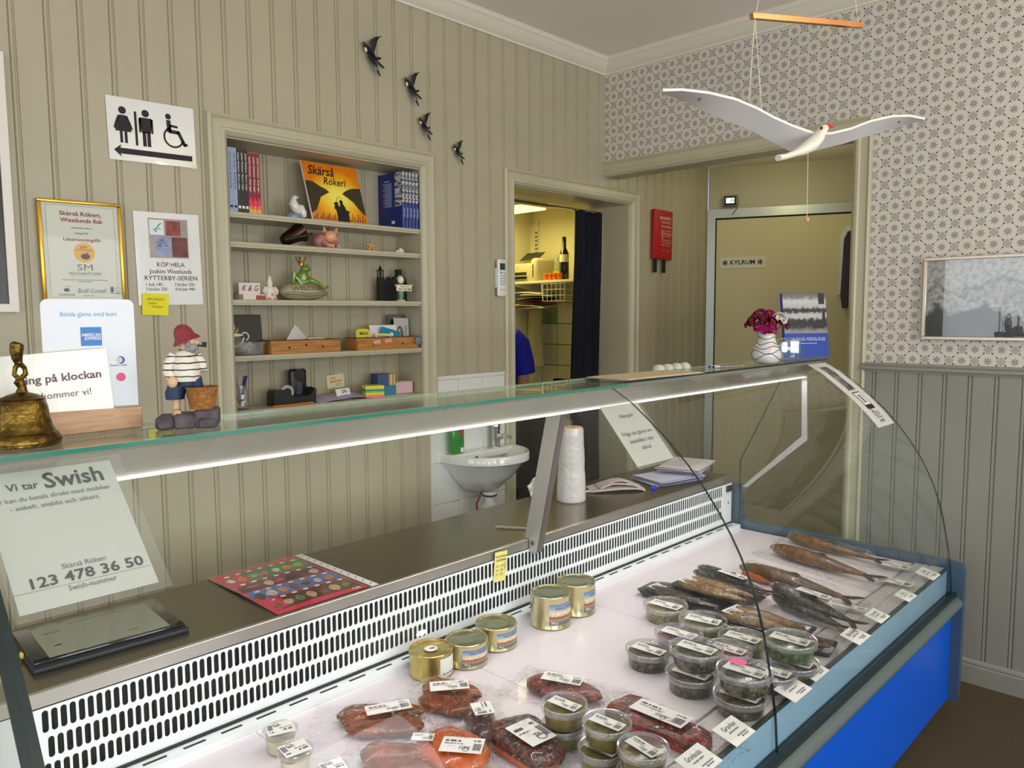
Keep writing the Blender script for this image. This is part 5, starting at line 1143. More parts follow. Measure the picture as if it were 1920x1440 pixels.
# local history book behind the vase
bp_ = on(1472, 668, z=ZT)
t = thing('local_history_book', 'softcover book with a black and white harbour photo above a blue band', 'book', (bp_.x+.02, -1.392, ZT), (R(-9), 0, R(-33)))
WB, HB = .215, .285
mb = MB(); mb.box(-WB/2, WB/2, 0, .016, 0, HB); obj('pages', mb, PAGES, t, smooth=0); mb = MB(); mb.box(-WB/2-.001, WB/2+.001, -.001, 0, 0, HB).box(-WB/2-.001, WB/2+.001, .016, .017, 0, HB).box(-WB/2-.001, -WB/2, 0, .016, 0, HB); obj('cover', mb, M('blue cover', (16, 66, 166), .35), t, smooth=0)
def photo_mat():
    mt, n, l, out = new_mat('old harbour photo'); b_ = n.new('ShaderNodeBsdfPrincipled'); b_.inputs['Roughness'].default_value = .3; l.new(b_.outputs[0], out.inputs[0])
    tc = n.new('ShaderNodeTexCoord'); sp = n.new('ShaderNodeSeparateXYZ'); l.new(tc.outputs['Object'], sp.inputs[0])
    nz = n.new('ShaderNodeTexNoise'); nz.inputs['Scale'].default_value = 55; l.new(tc.outputs['Object'], nz.inputs[0])
    ma = n.new('ShaderNodeMath'); ma.operation = 'MULTIPLY_ADD'; l.new(nz.outputs['Fac'], ma.inputs[0]); ma.inputs[1].default_value = .035; l.new(sp.outputs['Z'], ma.inputs[2])
    rp = n.new('ShaderNodeValToRGB'); l.new(ma.outputs[0], rp.inputs[0]); rp.color_ramp.interpolation = 'LINEAR'
    el = rp.color_ramp.elements; el[0].position = .10; el[0].color = (.25, .25, .25, 1); el[1].position = .32; el[1].color = (.08, .08, .08, 1)
    for pos, v in ((.13, .3), (.15, .03), (.17, .02), (.185, .04), (.19, .5), (.21, .55), (.217, .03), (.232, .04), (.238, .45), (.265, .6), (.285, .2)):
        q = el.new(pos); q.color = (v, v, v, 1)
    l.new(rp.outputs[0], b_.inputs['Base Color']); return mt
i = Ink(-.0016); i.bar(-WB/2, WB/2, .105, HB-.001); i.put(t, photo_mat(), 'cover_photo')
for q_ in ((.07, .1, .235, .284), (.085, .1, .15, .2), (.03, .09, .128, .138)): i = Ink(-.0022); i.bar(*q_); i.put(t, M('photo dark', (30, 30, 30), .4), 'photo_detail')
i = Ink(-.0018); i.t('SKÄRSÅ FISKELÄGE', .008, .078, .021, width=.17).scribble(-.06, .05, .060, .003, 5); i.put(t, M('white print two', (214, 220, 236), .5))
# square glass tealight holder
gp = on(1479, 676, z=ZT)
t = thing('glass_tealight_holder', 'clear square glass block with a round hollow in front of the blue book', 'candle holder', (gp.x, gp.y+.004, ZT), (0, 0, R(-42)))
mb = MB(); mb.rbox(-.047, .047, -.022, .022, 0, .092, .012, 3); obj('glass_block', mb, clear('thick clear glass', (.90, .95, .97), .12, .85, 2.5, .02), t)
mb = MB(); mb.ball((0, 0, .048), .036, 20, sc=(1, .45, 1)); obj('hollow', mb, clear('hollow glass', (.55, .75, .9), .25, .8, 2, .02), t)
mb = MB(); mb.lathe([(.006, 0), (.007, .002), (.0, .003)], 14, mx=Matrix.Translation((0, -.017, .046)) @ Matrix.Rotation(R(90), 4, 'X')); obj('wick_base', mb, ALU, t)

# ---- signs hanging inside the glass
SLV = clear('plastic sleeve', (.98, .98, .97), .04, .6, 3, .06, haze=.06)
def hung_sheet(name, label, x0, x1, ya, za, yb, zb, m_=.008):
    tilt = math.atan2(ya-yb, za-zb)     # foot swings out towards the customer
    h = math.hypot(ya-yb, za-zb); w_ = x1-x0
    o = sheet(name, label, 'sign', w_, h, ((x0+x1)/2, (ya+yb)/2, (za+zb)/2), (R(0)-tilt, 0, 0), WHITE)
    mb = MB(); mb.box(-w_/2-m_, w_/2+m_*2, -.0024, -.0018, -h/2-m_*1.6, h/2+m_); obj('sleeve', mb, SLV, o, smooth=0)
    return o, w_, h
sw, w_, h = hung_sheet('payment_sign', 'white sign in a plastic sleeve explaining mobile payment, above the tablet', -3.458, -3.281, -1.5, 1.379, -1.68, 1.221)
i = Ink(); i.t('Vi tar', -.040, .090, .019, bold=.012, width=.042).t('Swish', .030, .094, .041, bold=.02, width=.082); i.put(sw, M('dark print', (28, 26, 40), .6))
i = Ink(); i.t('Här kan du betala direkt med mobilen', -.006, .067, .0118, width=.158).t('- enkelt, snabbt och säkert.', -.004, .0515, .0118, width=.118).t('Skärså Rökeri', .004, -.060, .0122, width=.057).t('Swish-nummer', .006, -.0965, .0125, width=.062); i.bar(-.088, .086, -.0895, -.089); i.put(sw, M('slate print', (92, 90, 112), .6))
i = Ink(); i.t('123 478 36 50', .004, -.078, .0235, bold=.02, width=.146); i.put(sw, M('dark print', (28, 26, 40), .6))
al, w_, h = hung_sheet('allergy_sign', 'white allergy notice in a clear holder below the light strip', -1.991, -1.812, -1.5, 1.346, -1.63, 1.194, .006)
i = Ink(); i.t('Allergisk?', 0, .060, .0165, bold=.01, width=.068).t('Fråga oss gärna om', 0, .002, .0175, bold=.01, width=.142).t('innehållet i vårt', 0, -.024, .0175, bold=.01, width=.116).t('utbud', 0, -.048, .0175, bold=.01, width=.044); i.put(al, M('maroon black print', (70, 30, 40), .6))
# ---- paper bent along the curved glass at the end
def arc(pr):
    L = [0]
    for a_, b_ in zip(pr, pr[1:]): L.append(L[-1]+math.hypot(b_[0]-a_[0], b_[1]-a_[1]))
    return L
OP = offset(PROF, .0012); AL = arc(OP)
def on_glass(x_, s_, d=0.):
    s_ = max(0, min(AL[-1]-1e-5, s_))
    for k in range(len(AL)-1):
        if AL[k] <= s_ <= AL[k+1]:
            f = (s_-AL[k])/(AL[k+1]-AL[k]); a_ = Vector(OP[k]); b_ = Vector(OP[k+1]); p = a_+(b_-a_)*f; t_ = (b_-a_).normalized(); n_ = Vector((t_.y, -t_.x)); p = p+n_*d; return (x_, p.x, p.y)
ga, gb = -.615, -.435; s0, s1 = .004, .375
gpaper = thing('bent_poster', 'white paper bent round the curved glass with an old photo strip', 'poster', ((ga+gb)/2, -1.62, 1.3))
def gpart(name, x0, x1, a_, b_, d, mt, n=16):
    mb = MB(); mb.grid(lambda u, v: on_glass(x0+(x1-x0)*u, b_+(a_-b_)*v, d), 1, n); mb2 = MB(); o_ = len(mb.v)
    mb.grid(lambda u, v: on_glass(x0+(x1-x0)*u, a_+(b_-a_)*v, d-.0008), 1, n)
    return obj(name, mb, mt, gpaper, world=True, smooth=40)
gpart('paper', ga, gb, s0, s1, .0, LAM)
gpart('photo_strip', ga+.055, gb-.055, .035, .185, .0008, M('strip photo', (150, 150, 150), .3, rgb2=(12, 12, 14), scale=28, contrast=(.35, .6)))
gpart('logo_box', ga+.055, gb-.05, .198, .290, .0006, M('dark print', (28, 26, 40), .6)); gpart('logo_ground', ga+.06, gb-.055, .203, .268, .0010, WHITE)
mb = MB()
vs, fs = text_verts('SKÄRSÅ', .034, 'CENTER', .03); 
mb.add([on_glass(-.526+v.y*1.0, .236+v.x*.36, .0014) for v in vs], fs)
vs, fs = text_verts('Rökeri', .022, 'CENTER', .01); mb.add([on_glass(-.540+v.y, .300+v.x*.3, .0014) for v in vs], fs)
for k in range(4): q = .305+k*.009; mb.add([on_glass(-.56, q, .001), on_glass(-.50+.01*(k % 2), q, .001), on_glass(-.50+.01*(k % 2), q+.0025, .001), on_glass(-.56, q+.0025, .001)], [(0, 1, 2, 3)])
vs, fs = text_verts('kr 30', .022, 'CENTER', .01); mb.add([on_glass(-.525+v.x*.9, .350-v.y, .001) for v in vs], fs)
obj('lettering', mb, M('dark print', (28, 26, 40), .6), gpaper, world=True, smooth=0)

# ================================================================== THINGS ON THE STEEL WORKTOP
ZW = .8455
t = thing('tablet', 'black tablet in a cover lying on the worktop', 'tablet', (-3.115, -.865, ZW), (0, 0, R(-3)))
mb = MB(); mb.rbox(-.165, .165, -.125, .125, 0, .012, .005, 2); obj('cover', mb, M('black cover leather', (24, 24, 32), .5, bump=.2, bscale=200), t)
mb = MB(); mb.rbox(-.160, .160, -.108, .122, .012, .020, .003, 2); obj('bezel', mb, M('black gloss', (12, 12, 14), .12, coat=.5), t)
mb = MB(); mb.box(-.128, .128, -.098, .098, .0201, .0206); obj('screen', mb, M('lit grey screen', (128, 132, 118), .15, coat=.5), t, smooth=0)
q = sheet('screen_content', None, None, .01, .01, (0, 0, .0208), (R(-90), 0, 0), WHITE, parent=t); bpy.data.objects.remove(q)
ik = Ink(0); ik.t('0,0 0', .055, -.062, .012, width=.02).scribble(-.11, -.075, .05, .003, 3).bar(-.105, -.09, -.04, -.034).scribble(-.05, .09, .085, .002, 8)
ikb = MB(); ikb.add([(v[0], v[2], .0209) for v in ik.mb.v], ik.mb.f); obj('screen_text', ikb, INK, t, smooth=0)
mb = MB(); mb.rbox(-.170, -.163, -.03, -.012, .006, .018, .002, 1); obj('cable_plug', mb, M('yellow cable', (220, 190, 70), .4), t)
# ice cream price poster in a punched pocket
cen = Vector((-2.618, -.858, ZW))
t = thing('ice_cream_poster', 'colourful ice cream price poster in a punched plastic pocket on the worktop', 'poster', tuple(cen), (0, 0, R(.5)))
PW_, PH_ = .280, .400
def warp(x_, y_): return .0015+.014*max(0, -x_/PW_)*max(0, .35-abs(y_/PH_))*2
def flat(name, pts, dz, mt, parent=None):
    """polygon strip between two edges: pts = [(x, y_low, y_high)]"""
    mb = MB(); n = len(pts)
    vs = [(x_, a_, warp(x_, a_)+dz) for x_, a_, b_ in pts]+[(x_, (a_+b_)/2, warp(x_, (a_+b_)/2)+dz) for x_, a_, b_ in pts]+[(x_, b_, warp(x_, b_)+dz) for x_, a_, b_ in pts]
    fs = [(k, k+1, n+k+1, n+k) for k in range(n-1)]+[(n+k, n+k+1, 2*n+k+1, 2*n+k) for k in range(n-1)]
    mb.add(vs, fs); mb.add([(v[0], v[1], v[2]-.0005) for v in vs], [f[::-1] for f in fs]); return obj(name, mb, mt, parent or t, smooth=50)
def band(name, y0, y1, mt, dz, x0=-PW_/2, x1=PW_/2, bend=.012):
    return flat(name, [(x0+(x1-x0)*k/10, y0+bend*math.sin(k/10*3.1), y1+bend*math.sin(k/10*3.1)) for k in range(11)], dz, mt)
mb = MB(); mb.grid(lambda u, v: (-PW_/2-.006+(PW_+.014)*u, -PH_/2-.004+(PH_+.008)*v, warp(-PW_/2+PW_*u, -PH_/2+PH_*v)+.0022), 8, 8); obj('pocket', mb, clear('pocket film', (.99, .99, .99), .05, .5, 3, .06), t)
flat('poster_sheet', [(-PW_/2+PW_*k/10, -PH_/2, PH_/2) for k in range(11)], 0, M('poster crimson', (206, 40, 74), .4))
rowc = [(.075, .165, (70, 140, 60), (40, 110, 70)), (-.005, .068, (80, 34, 80), (110, 40, 60)), (-.085, -.012, (40, 110, 190), (60, 90, 160)), (-.180, -.092, (70, 44, 38), (96, 60, 44))]
for k, (y0, y1, c1, c2) in enumerate(rowc): band('poster_band', y0, y1, M('poster band %d' % k, c1, .4, rgb2=c2, scale=16), .0005, -PW_/2+.008, PW_/2-.006)
rg = random.Random(3)
itemc = [[(210, 220, 200), (226, 120, 60), (120, 180, 60), (190, 60, 110)], [(70, 34, 24), (110, 60, 40), (206, 180, 160), (200, 60, 60)], [(60, 40, 34), (210, 190, 170), (190, 110, 70), (90, 60, 40)], [(120, 74, 50), (196, 160, 130), (100, 124, 70), (206, 150, 130)]]
for k, (y0, y1, c1, c2) in enumerate(rowc):
    for q in range(7):
        cx = -PW_/2+.03+q*.036; cy = (y0+y1)/2+.010*math.sin((cx+PW_/2)/PW_*3.1)-.008
        c_ = itemc[k][q % 4]; mb = MB(); n_ = 12; rx, ry = rg.uniform(.011, .017), rg.uniform(.014, .024)
        mb.add([(cx+rx*math.cos(2*math.pi*j/n_), cy+ry*math.sin(2*math.pi*j/n_)*(1+.3*math.sin(j)), warp(cx, cy)+.0012) for j in range(n_)], [tuple(range(n_))]); obj('ice_cream_print', mb, M('print %d %d %d' % c_, c_, .4, var=.3, scale=60), t, smooth=0)
        mb = MB(); mb.add([(cx+.010+.0085*math.cos(2*math.pi*j/n_), y1-.008+.012*math.sin((cx+PW_/2)/PW_*3.1)+.006*math.sin(2*math.pi*j/n_), warp(cx, cy)+.0016) for j in range(n_)], [tuple(range(n_))]); obj('price_oval', mb, WHITE, t, smooth=0)
ik = Ink(0); ik.t('GB', .108, -.188, .020, bold=.02, width=.026).t('TUTTI', -.02, .115, .014, shear=.3, width=.05).t('LAKRITS', -.09, .03, .011, width=.04).t('Magnum', -.08, -.062, .012, shear=.2, width=.04)
mb = MB(); mb.add([(v[0], v[2], warp(v[0], v[2])+.0019) for v in ik.mb.v], ik.mb.f); obj('lettering', mb, WHITE, t, smooth=0)
mb = MB(); 
for k in range(11):
    a_ = -PH_/2+.012+k*(PH_-.03)/10
mb.box(PW_/2+.008, PW_/2+.032, -PH_/2-.004, PH_/2+.004, .0006, .0014); ps = obj('punched_strip', mb, M('white pocket strip', (220, 214, 212), .4), t, smooth=0)
hm = MB(); hm.lathe([(.0035, .0), (.0035, .0004)], 10); hme = hm.mesh('punch_hole', M('hole dark', (66, 62, 50), .6))
for k in range(11): obj('punch_hole', hme, None, t, (PW_/2+.021, -PH_/2+.018+k*(PH_-.036)/10, .0012))
# pen on the worktop
p0 = on(928, 987, z=ZW+.005); p1 = on(1010, 992, z=ZW+.005); an = math.atan2(p1.y-p0.y, p1.x-p0.x)
t = thing('worktop_pen', 'clear ballpoint pen lying on the worktop by the bracket', 'pen', (p0.x, p0.y, ZW+.0048), (0, R(90), an))
mb = MB(); mb.tube([(0, 0, 0), (0, 0, .016)], [.001, .004], 8); obj('tip', mb, M('tan tip', (196, 150, 110), .4), t); mb = MB(); mb.tube([(0, 0, .016), (0, 0, .14)], .0042, 8); obj('barrel', mb, M('smoky clear barrel', (150, 134, 124), .2, coat=.4), t)
# roll of plastic bags
rp_ = on(1071, 938, z=ZW)
t = thing('bag_roll', 'upright roll of clear plastic bags on the worktop', 'bag roll', (rp_.x, rp_.y, ZW))
rr = .060; rgs = random.Random(5)
mb = MB(); prof = [(rr-.003, 0), (rr, .004)]+[(rr-.010*(z_/.30)+rgs.uniform(-.0012, .0012), .01+z_) for z_ in [.02*k for k in range(15)]]+[(rr-.012, .302), (.020, .304), (.016, .298)]
mb.lathe(prof, 36); obj('bag_layers', mb, M('rolled white film', (204, 198, 194), .2, coat=.5, bump=.35, bscale=50), t)
mb = MB(); mb.lathe([(.020, .298), (.022, .306), (.017, .306), (.016, .28)], 20); obj('core', mb, M('cardboard core', (206, 172, 112), .7), t)
mb = MB(); mb.lathe([(rr-.013, .300), (rr-.014, .3045), (.022, .3050)], 30, cap0=False, cap1=False); obj('top_face', mb, M('creamy roll end', (230, 206, 150), .6), t)
# clear bottle behind the roll
bq_ = on(1085, 900, z=ZW)
t = thing('clear_bottle', 'clear glass bottle standing behind the bag roll', 'bottle', (rp_.x+.07, rp_.y+.075, ZW)); mb = MB(); mb.lathe([(.028, 0), (.03, .005), (.03, .19), (.022, .22), (.014, .25), (.014, .30), (.017, .302), (.017, .318), (.013, .32)], 20); obj('bottle_glass', mb, CGL, t)
# wash cloth
TERRY = M('pale terry cloth', (214, 198, 194), .95, bump=.9, bscale=260)
cp = on(1158, 918, z=ZW)
t = thing('wash_cloth', 'crumpled pale terry cloth on the worktop', 'cloth', (cp.x, cp.y, ZW), (0, 0, R(-38)))
def fold(nm, pts, wd, seed):
    mb = MB(); rg_ = random.Random(seed); N = len(pts); rings = []
    for k, (x_, z_) in enumerate(pts): rings.append([(x_+rg_.uniform(-.004, .004), -wd/2+wd*j/8+rg_.uniform(-.005, .005), z_+rg_.uniform(-.002, .002)) for j in range(9)])
    top = rings; bot = [[(p[0], p[1], max(.001, p[2]-.006)) for p in r_] for r_ in rings]
    mb.loft([r_+b_[::-1] for r_, b_ in zip(top, bot)]); return obj(nm, mb, TERRY, t, smooth=60)
fold('lower_fold', [(-.13, .008), (-.10, .012), (-.06, .016), (0, .018), (.06, .016), (.09, .014), (.11, .008)], .11, 1)
fold('upper_fold', [(-.09, .018), (-.07, .028), (-.03, .036), (.02, .034), (.06, .030), (.088, .018)], .085, 2)
fold('rolled_edge', [(-.04, .022), (-.05, .034), (-.03, .044), (.01, .046), (.04, .040), (.05, .026)], .05, 3)
mb = MB(); mb.box(-.17, -.12, -.045, -.022, .004, .007); obj('care_label', mb, M('white label', (225, 222, 216), .6), t, smooth=0)
cp = on(1226, 914, z=ZW+.008)
t = thing('blue_stopper', 'bright blue plastic cap lying beside the cloth', 'cap', (cp.x, cp.y, ZW), (0, 0, R(20))); mb = MB(); mb.rbox(-.018, .014, -.010, .010, 0, .014, .004, 2); obj('cap_shell', mb, M('bright blue plastic', (18, 40, 190), .3), t); mb = MB(); mb.tube([(.010, 0, .007), (.022, .002, .012)], [.006, .003], 8); obj('cap_tab', mb, M('bright blue plastic', (18, 40, 190), .3), t)
# paper stacks
PAPW = M('office paper', (222, 216, 222), .6); PAPB = M('bluish office paper', (196, 198, 226), .6)
def stack(nm, label, cx, cy, w_, d, rz, n, mt, z0=ZW, curl=.0, dz=.0028):
    t_ = thing(nm, label, 'papers', (cx, cy, z0), (0, 0, R(rz)))
    rg_ = random.Random(n+int(w_*1000))
    for k in range(n):
        ox, oy, a_ = rg_.uniform(-.012, .012), rg_.uniform(-.01, .01), R(rg_.uniform(-4, 4))
        mb = MB(); f = lambda u, v: ((u-.5)*w_, (v-.5)*d, dz*k+curl*(u*u)*(.4+.6*k/n)+.0006)
        mb.grid(f, 8, 3); mb.grid(lambda u, v: tuple(Vector(f(1-u, v))-Vector((0, 0, .0007))), 8, 3); obj('paper_sheet', mb, mt, t_, (ox, oy, 0), (0, 0, a_), smooth=60)
    return t_
st1 = stack('ledger_papers', 'loose stack of bluish ruled papers on the worktop', -.70, -.905, .26, .19, -18, 7, PAPB, curl=.012)
st2 = stack('paper_pile', 'pile of white forms lying over the ruled papers, by the grille end', -.55, -.90, .27, .20, 14, 6, PAPW, z0=ZW+.036, curl=.004)
for st, zz in ((st1, .0330), (st2, .0205)):
    ik = Ink(0)
    for k in range(9): ik.scribble(-.10, .10, .075-k*.017, .0022, 30+k)
    mb = MB(); mb.add([(v[0], v[2], zz+.003) for v in ik.mb.v], ik.mb.f)
    if st is st2: obj('small_print', mb, M('grey print', (96, 92, 92), .6), st, smooth=0)
# crumpled white tissue at the back edge
cp = on(1003, 918, y=-.70)
t = thing('crumpled_tissue', 'crumpled white tissue at the rear of the worktop', 'tissue', (cp.x, -.72, ZW)); mb = MB(); rg_ = random.Random(8)
mb.ball((0, 0, .045), .05, 14, sc=(.8, .7, .9)); mb.v = [(x_+rg_.uniform(-.010, .010), y_+rg_.uniform(-.010, .010), max(.0, z_+rg_.uniform(-.010, .010))) for x_, y_, z_ in mb.v]; obj('tissue_folds', mb, M('white tissue', (226, 222, 216), .8), t, smooth=0)
# yellow note taped on the grille
t = sheet('grille_note', 'yellow handwritten price note taped on the white grille', 'note', .056, .10, (-1.945, -1.081, .806), (R(2), R(4), 0), M('pale yellow card', (230, 218, 130), .6))
np_ = on(938, 1062, y=-1.081); t.location = (np_.x, -1.0815, np_.z)
i = Ink(); i.t('HÄLLSTRANDS', 0, .034, .010, shear=.2, width=.050).t('SURSTRÖMMING', .002, .021, .010, shear=.2, width=.048)
for k, (a_, b_) in enumerate((('1/6', '110'), ('1/4', '125'), ('1/1', '135'))): i.t(a_, -.016, .002-k*.014, .011, shear=.2, width=.010).t(b_, .004, .002-k*.014, .011, shear=.2, width=.014)
i.ring(.020, .006, .004, .0052).ring(.021, -.004, .003, .004).stroke([(.02, -.006), (.018, -.016)], .001); i.put(t, INK, 'handwriting')
# ================================================================== FOOD IN THE DISPLAY CASE
ZD = DZ+.0005
def px2m(w_, p): return w_*((p-CAM).dot(_f))/F_PX
LIDP = clear('translucent lid', (.97, .97, .97), .012, .22, 4, .08, haze=.03)
LIDRIM = clear('translucent lid rim', (.95, .95, .96), .08, .6, 3, .12, haze=.20, haze_rgb=(206, 208, 214))
TUBP = clear('tub plastic', (.97, .97, .97), .015, .25, 4, .06, haze=.015)
STK = M('white label', (228, 218, 226), .5)
def food(name, c1, c2, sc_=70, rough=.3, bump=.8): return M(name, c1, rough, rgb2=c2, scale=sc_, bump=bump, bscale=sc_*1.3, contrast=(.42, .58), coat=.1, detail=6)
HERR = food('herring in dark marinade', (28, 20, 12), (112, 94, 60), 60)
HERR2 = food('herring with roe', (20, 16, 16), (128, 116, 90), 46)
PALEG = food('pale green herring cream', (118, 112, 62), (160, 152, 104), 110)
GREENH = food('green herb herring', (44, 74, 16), (124, 124, 74), 55)
REDON = food('pink red onion', (150, 40, 62), (214, 160, 168), 60)
CARR = food('purple onion marinade', (70, 36, 52), (150, 120, 124), 60)
MUST = food('mustard dill sauce', (96, 82, 10), (120, 102, 20), 40, .25, .2)
CREAM = food('cream dip', (214, 200, 164), (226, 214, 184), 30, .4, .1)
_tubcache = {}
def label_print(parent, w_, h, seed, hand=False):
    i = Ink(); i.scribble(-w_*.42, -w_*.05, h*.22, h*.10, seed).scribble(-w_*.42, w_*.02, h*.04, h*.045, seed+1).scribble(-w_*.05, w_*.22, -h*.14, h*.04, seed+2).scribble(-w_*.05, w_*.20, -h*.24, h*.04, seed+3)
    i.barcode(w_*.27, w_*.46, -h*.34, h*.10, seed).ring(w_*.12, -h*.30, h*.10, h*.125, 0, 360, 14).scribble(w_*.25, w_*.42, h*.28, h*.07, seed+4)
    return i.put(parent, M('grey label print', (84, 80, 92), .6), 'label_print')
def tub(label, px, py, wpx, zlid, content, rz, group, seed, base=None, hgt=None, orange=False, extra=None, scale=1.):
    """round tub; px,py the middle of its lid, zlid the lid height above the deck"""
    p = on(px, py, z=ZD+zlid); r = px2m(wpx, p)/2*scale
    h = hgt or zlid
    t = thing('food_tub', label, 'tub', (p.x, p.y, ZD+zlid-h), (0, 0, 0), group)
    mb = MB(); mb.lathe([(r*.80, 0), (r*.83, .002), (r*.92, h-.014), (r*.945, h-.012), (r*.945, h-.008), (r*.92, h-.008), (r*.90, h-.012), (r*.81, .003), (r*.78, .0015)], 32); obj('tub_wall', mb, TUBP, t)
    rg_ = random.Random(seed); mb = MB(); zt_ = h-.013
    prof = [(r*.80, .0025), (r*.885, zt_)]+[(r*.885*q, zt_+rg_.uniform(-.001, .0015)) for q in (.9, .7, .5, .3, .1)]
    mb.lathe(prof, 28); mb.v = [(x_*(1+rg_.uniform(-.01, .005)), y_*(1+rg_.uniform(-.01, .005)), z_) for x_, y_, z_ in mb.v]; obj('contents', mb, content, t)
    mb = MB(); mb.lathe([(r*.945, h-.016), (r*.99, h-.015), (r, h-.012), (r, h-.001), (r*.985, h+.0005), (r*.93, h), (r*.915, h-.005), (r*.90, h-.0055)], 36, cap0=False, cap1=False); lid = obj('lid', mb, LIDRIM, t)
    mb = MB(); mb.lathe([(r*.90, h-.0055), (r*.45, h-.0050), (.001, h-.0048)], 30, cap0=False); obj('lid_window', mb, LIDP, lid)
    lw_, lh = r*1.42, r*.62
    lb = sheet('label_sticker', None, None, lw_, lh, (r*.02, 0, h-.0022), (R(-90), 0, R(rz)), STK, th=.0006, parent=t); label_print(lb, lw_, lh, seed)
    if orange: mb = MB(); mb.lathe([(.015, 0), (.016, .004), (.012, .006)], 16, (r*.45, r*.42, zt_-.004)); obj('carrot_slice', mb, M('carrot', (226, 104, 30), .4), t)
    if extra: mb = MB(); mb.lathe([(.022, 0), (.0225, .0006)], 18, (r*.42, r*.46, h-.0024)); obj('pink_sticker', mb, M('pink sticker', (240, 96, 150), .5), t)
    return t
G1 = 'herring tubs beside the fish trays'
B_ = .052
tub('pale green tub at the far end of the herring tubs, by the black fish trays', 1248, 1132, 84, B_, PALEG, -86, G1, 11)
tub('pale green tub with a diagonal label, between the far tub and the carrot tub', 1318, 1160, 90, B_, PALEG, -78, G1, 12)
tub('tub with a carrot slice showing under its lid', 1273, 1185, 92, B_, CARR, -86, G1, 13, orange=True)
tub('pale green tub beside the glass joint in the middle row', 1392, 1193, 90, B_, PALEG, -86, G1, 14)
tub('dark tub under the bright green herb tub', 1488, 1238, 94, B_, HERR, -86, G1, 16)
tub('bright green herb herring tub on top of another tub', 1481, 1196, 99, B_*2.0, GREENH, -86, G1, 15, hgt=B_)
tub('single dark herring tub at the open end of the group', 1216, 1215, 88, B_, HERR, -86, G1, 17)
tub('lower dark herring tub of the middle stack', 1296, 1259, 97, B_, HERR, -86, G1, 18)
tub('upper dark herring tub of the middle stack', 1306, 1212, 100, B_*2, HERR2, -86, G1, 19, hgt=B_)
tub('tub of pink red onion tucked behind the middle stack', 1366, 1214, 88, B_, REDON, -86, G1, 20)
tub('lower brown herring tub of the front stack', 1388, 1300, 102, B_, HERR, -86, G1, 21)
tub('upper herring tub with a pink sticker on the front stack', 1396, 1254, 106, B_*2, HERR2, -86, G1, 22, hgt=B_, extra=True)
tub('purple tub with a round edge showing behind the front stack', 1448, 1256, 92, B_, CARR, -86, G1, 23)
G2 = 'mustard sauce tubs'
S_ = .050
tub('lower mustard tub of the far sauce stack', 1056, 1355, 84, S_, MUST, -86, G2, 31)
tub('upper mustard tub of the far sauce stack', 1058, 1317, 88, S_*2, MUST, -86, G2, 32, hgt=S_)
tub('lower mustard tub of the middle sauce stack', 1128, 1400, 90, S_, MUST, -86, G2, 33)
tub('upper mustard tub of the middle sauce stack', 1138, 1352, 94, S_*2, MUST, -86, G2, 34, hgt=S_)
tub('lower mustard tub of the nearest sauce stack', 1200, 1449, 96, S_, MUST, -86, G2, 35)
tub('upper mustard tub of the nearest sauce stack, with a red stamp', 1206, 1398, 99, S_*2, MUST, -100, G2, 36, hgt=S_)
# small dip cups
def cup(label, px, py, wpx, rz, seed):
    zl = .055; p = on(px, py, z=ZD+zl); r = px2m(wpx, p)/2
    t = thing('dip_cup', label, 'cup', (p.x, p.y, ZD), (0, 0, 0), 'small white dip cups')
    mb = MB(); mb.lathe([(r*.66, 0), (r*.70, .003), (r*.92, zl-.008), (r*.94, zl-.006), (r*.90, zl-.008), (r*.68, .004)], 26); obj('cup_wall', mb, TUBP, t)
    mb = MB(); mb.lathe([(r*.66, .003), (r*.82, zl*.66), (r*.5, zl*.68), (.001, zl*.68)], 24); obj('contents', mb, CREAM, t)
    mb = MB(); mb.lathe([(r*.95, zl-.010), (r, zl-.008), (r, zl-.001), (r*.96, zl), (r*.90, zl-.002), (.001, zl-.002)], 30, cap0=False); obj('lid', mb, LIDRIM, t)
    lb = sheet('label_sticker', None, None, r*1.5, r*1.35, (0, 0, zl+.0008), (R(-90), 0, R(rz)), STK, th=.0005, parent=t); label_print(lb, r*1.5, r*1.35, seed)
cup('dip cup closest to the grille, label upside down', 525, 1365, 66, 160, 41); cup('second dip cup, in front of the first one', 553, 1403, 68, 172, 42); cup('dip cup cut by the lower photo edge beside the fish', 624, 1436, 60, 165, 43)

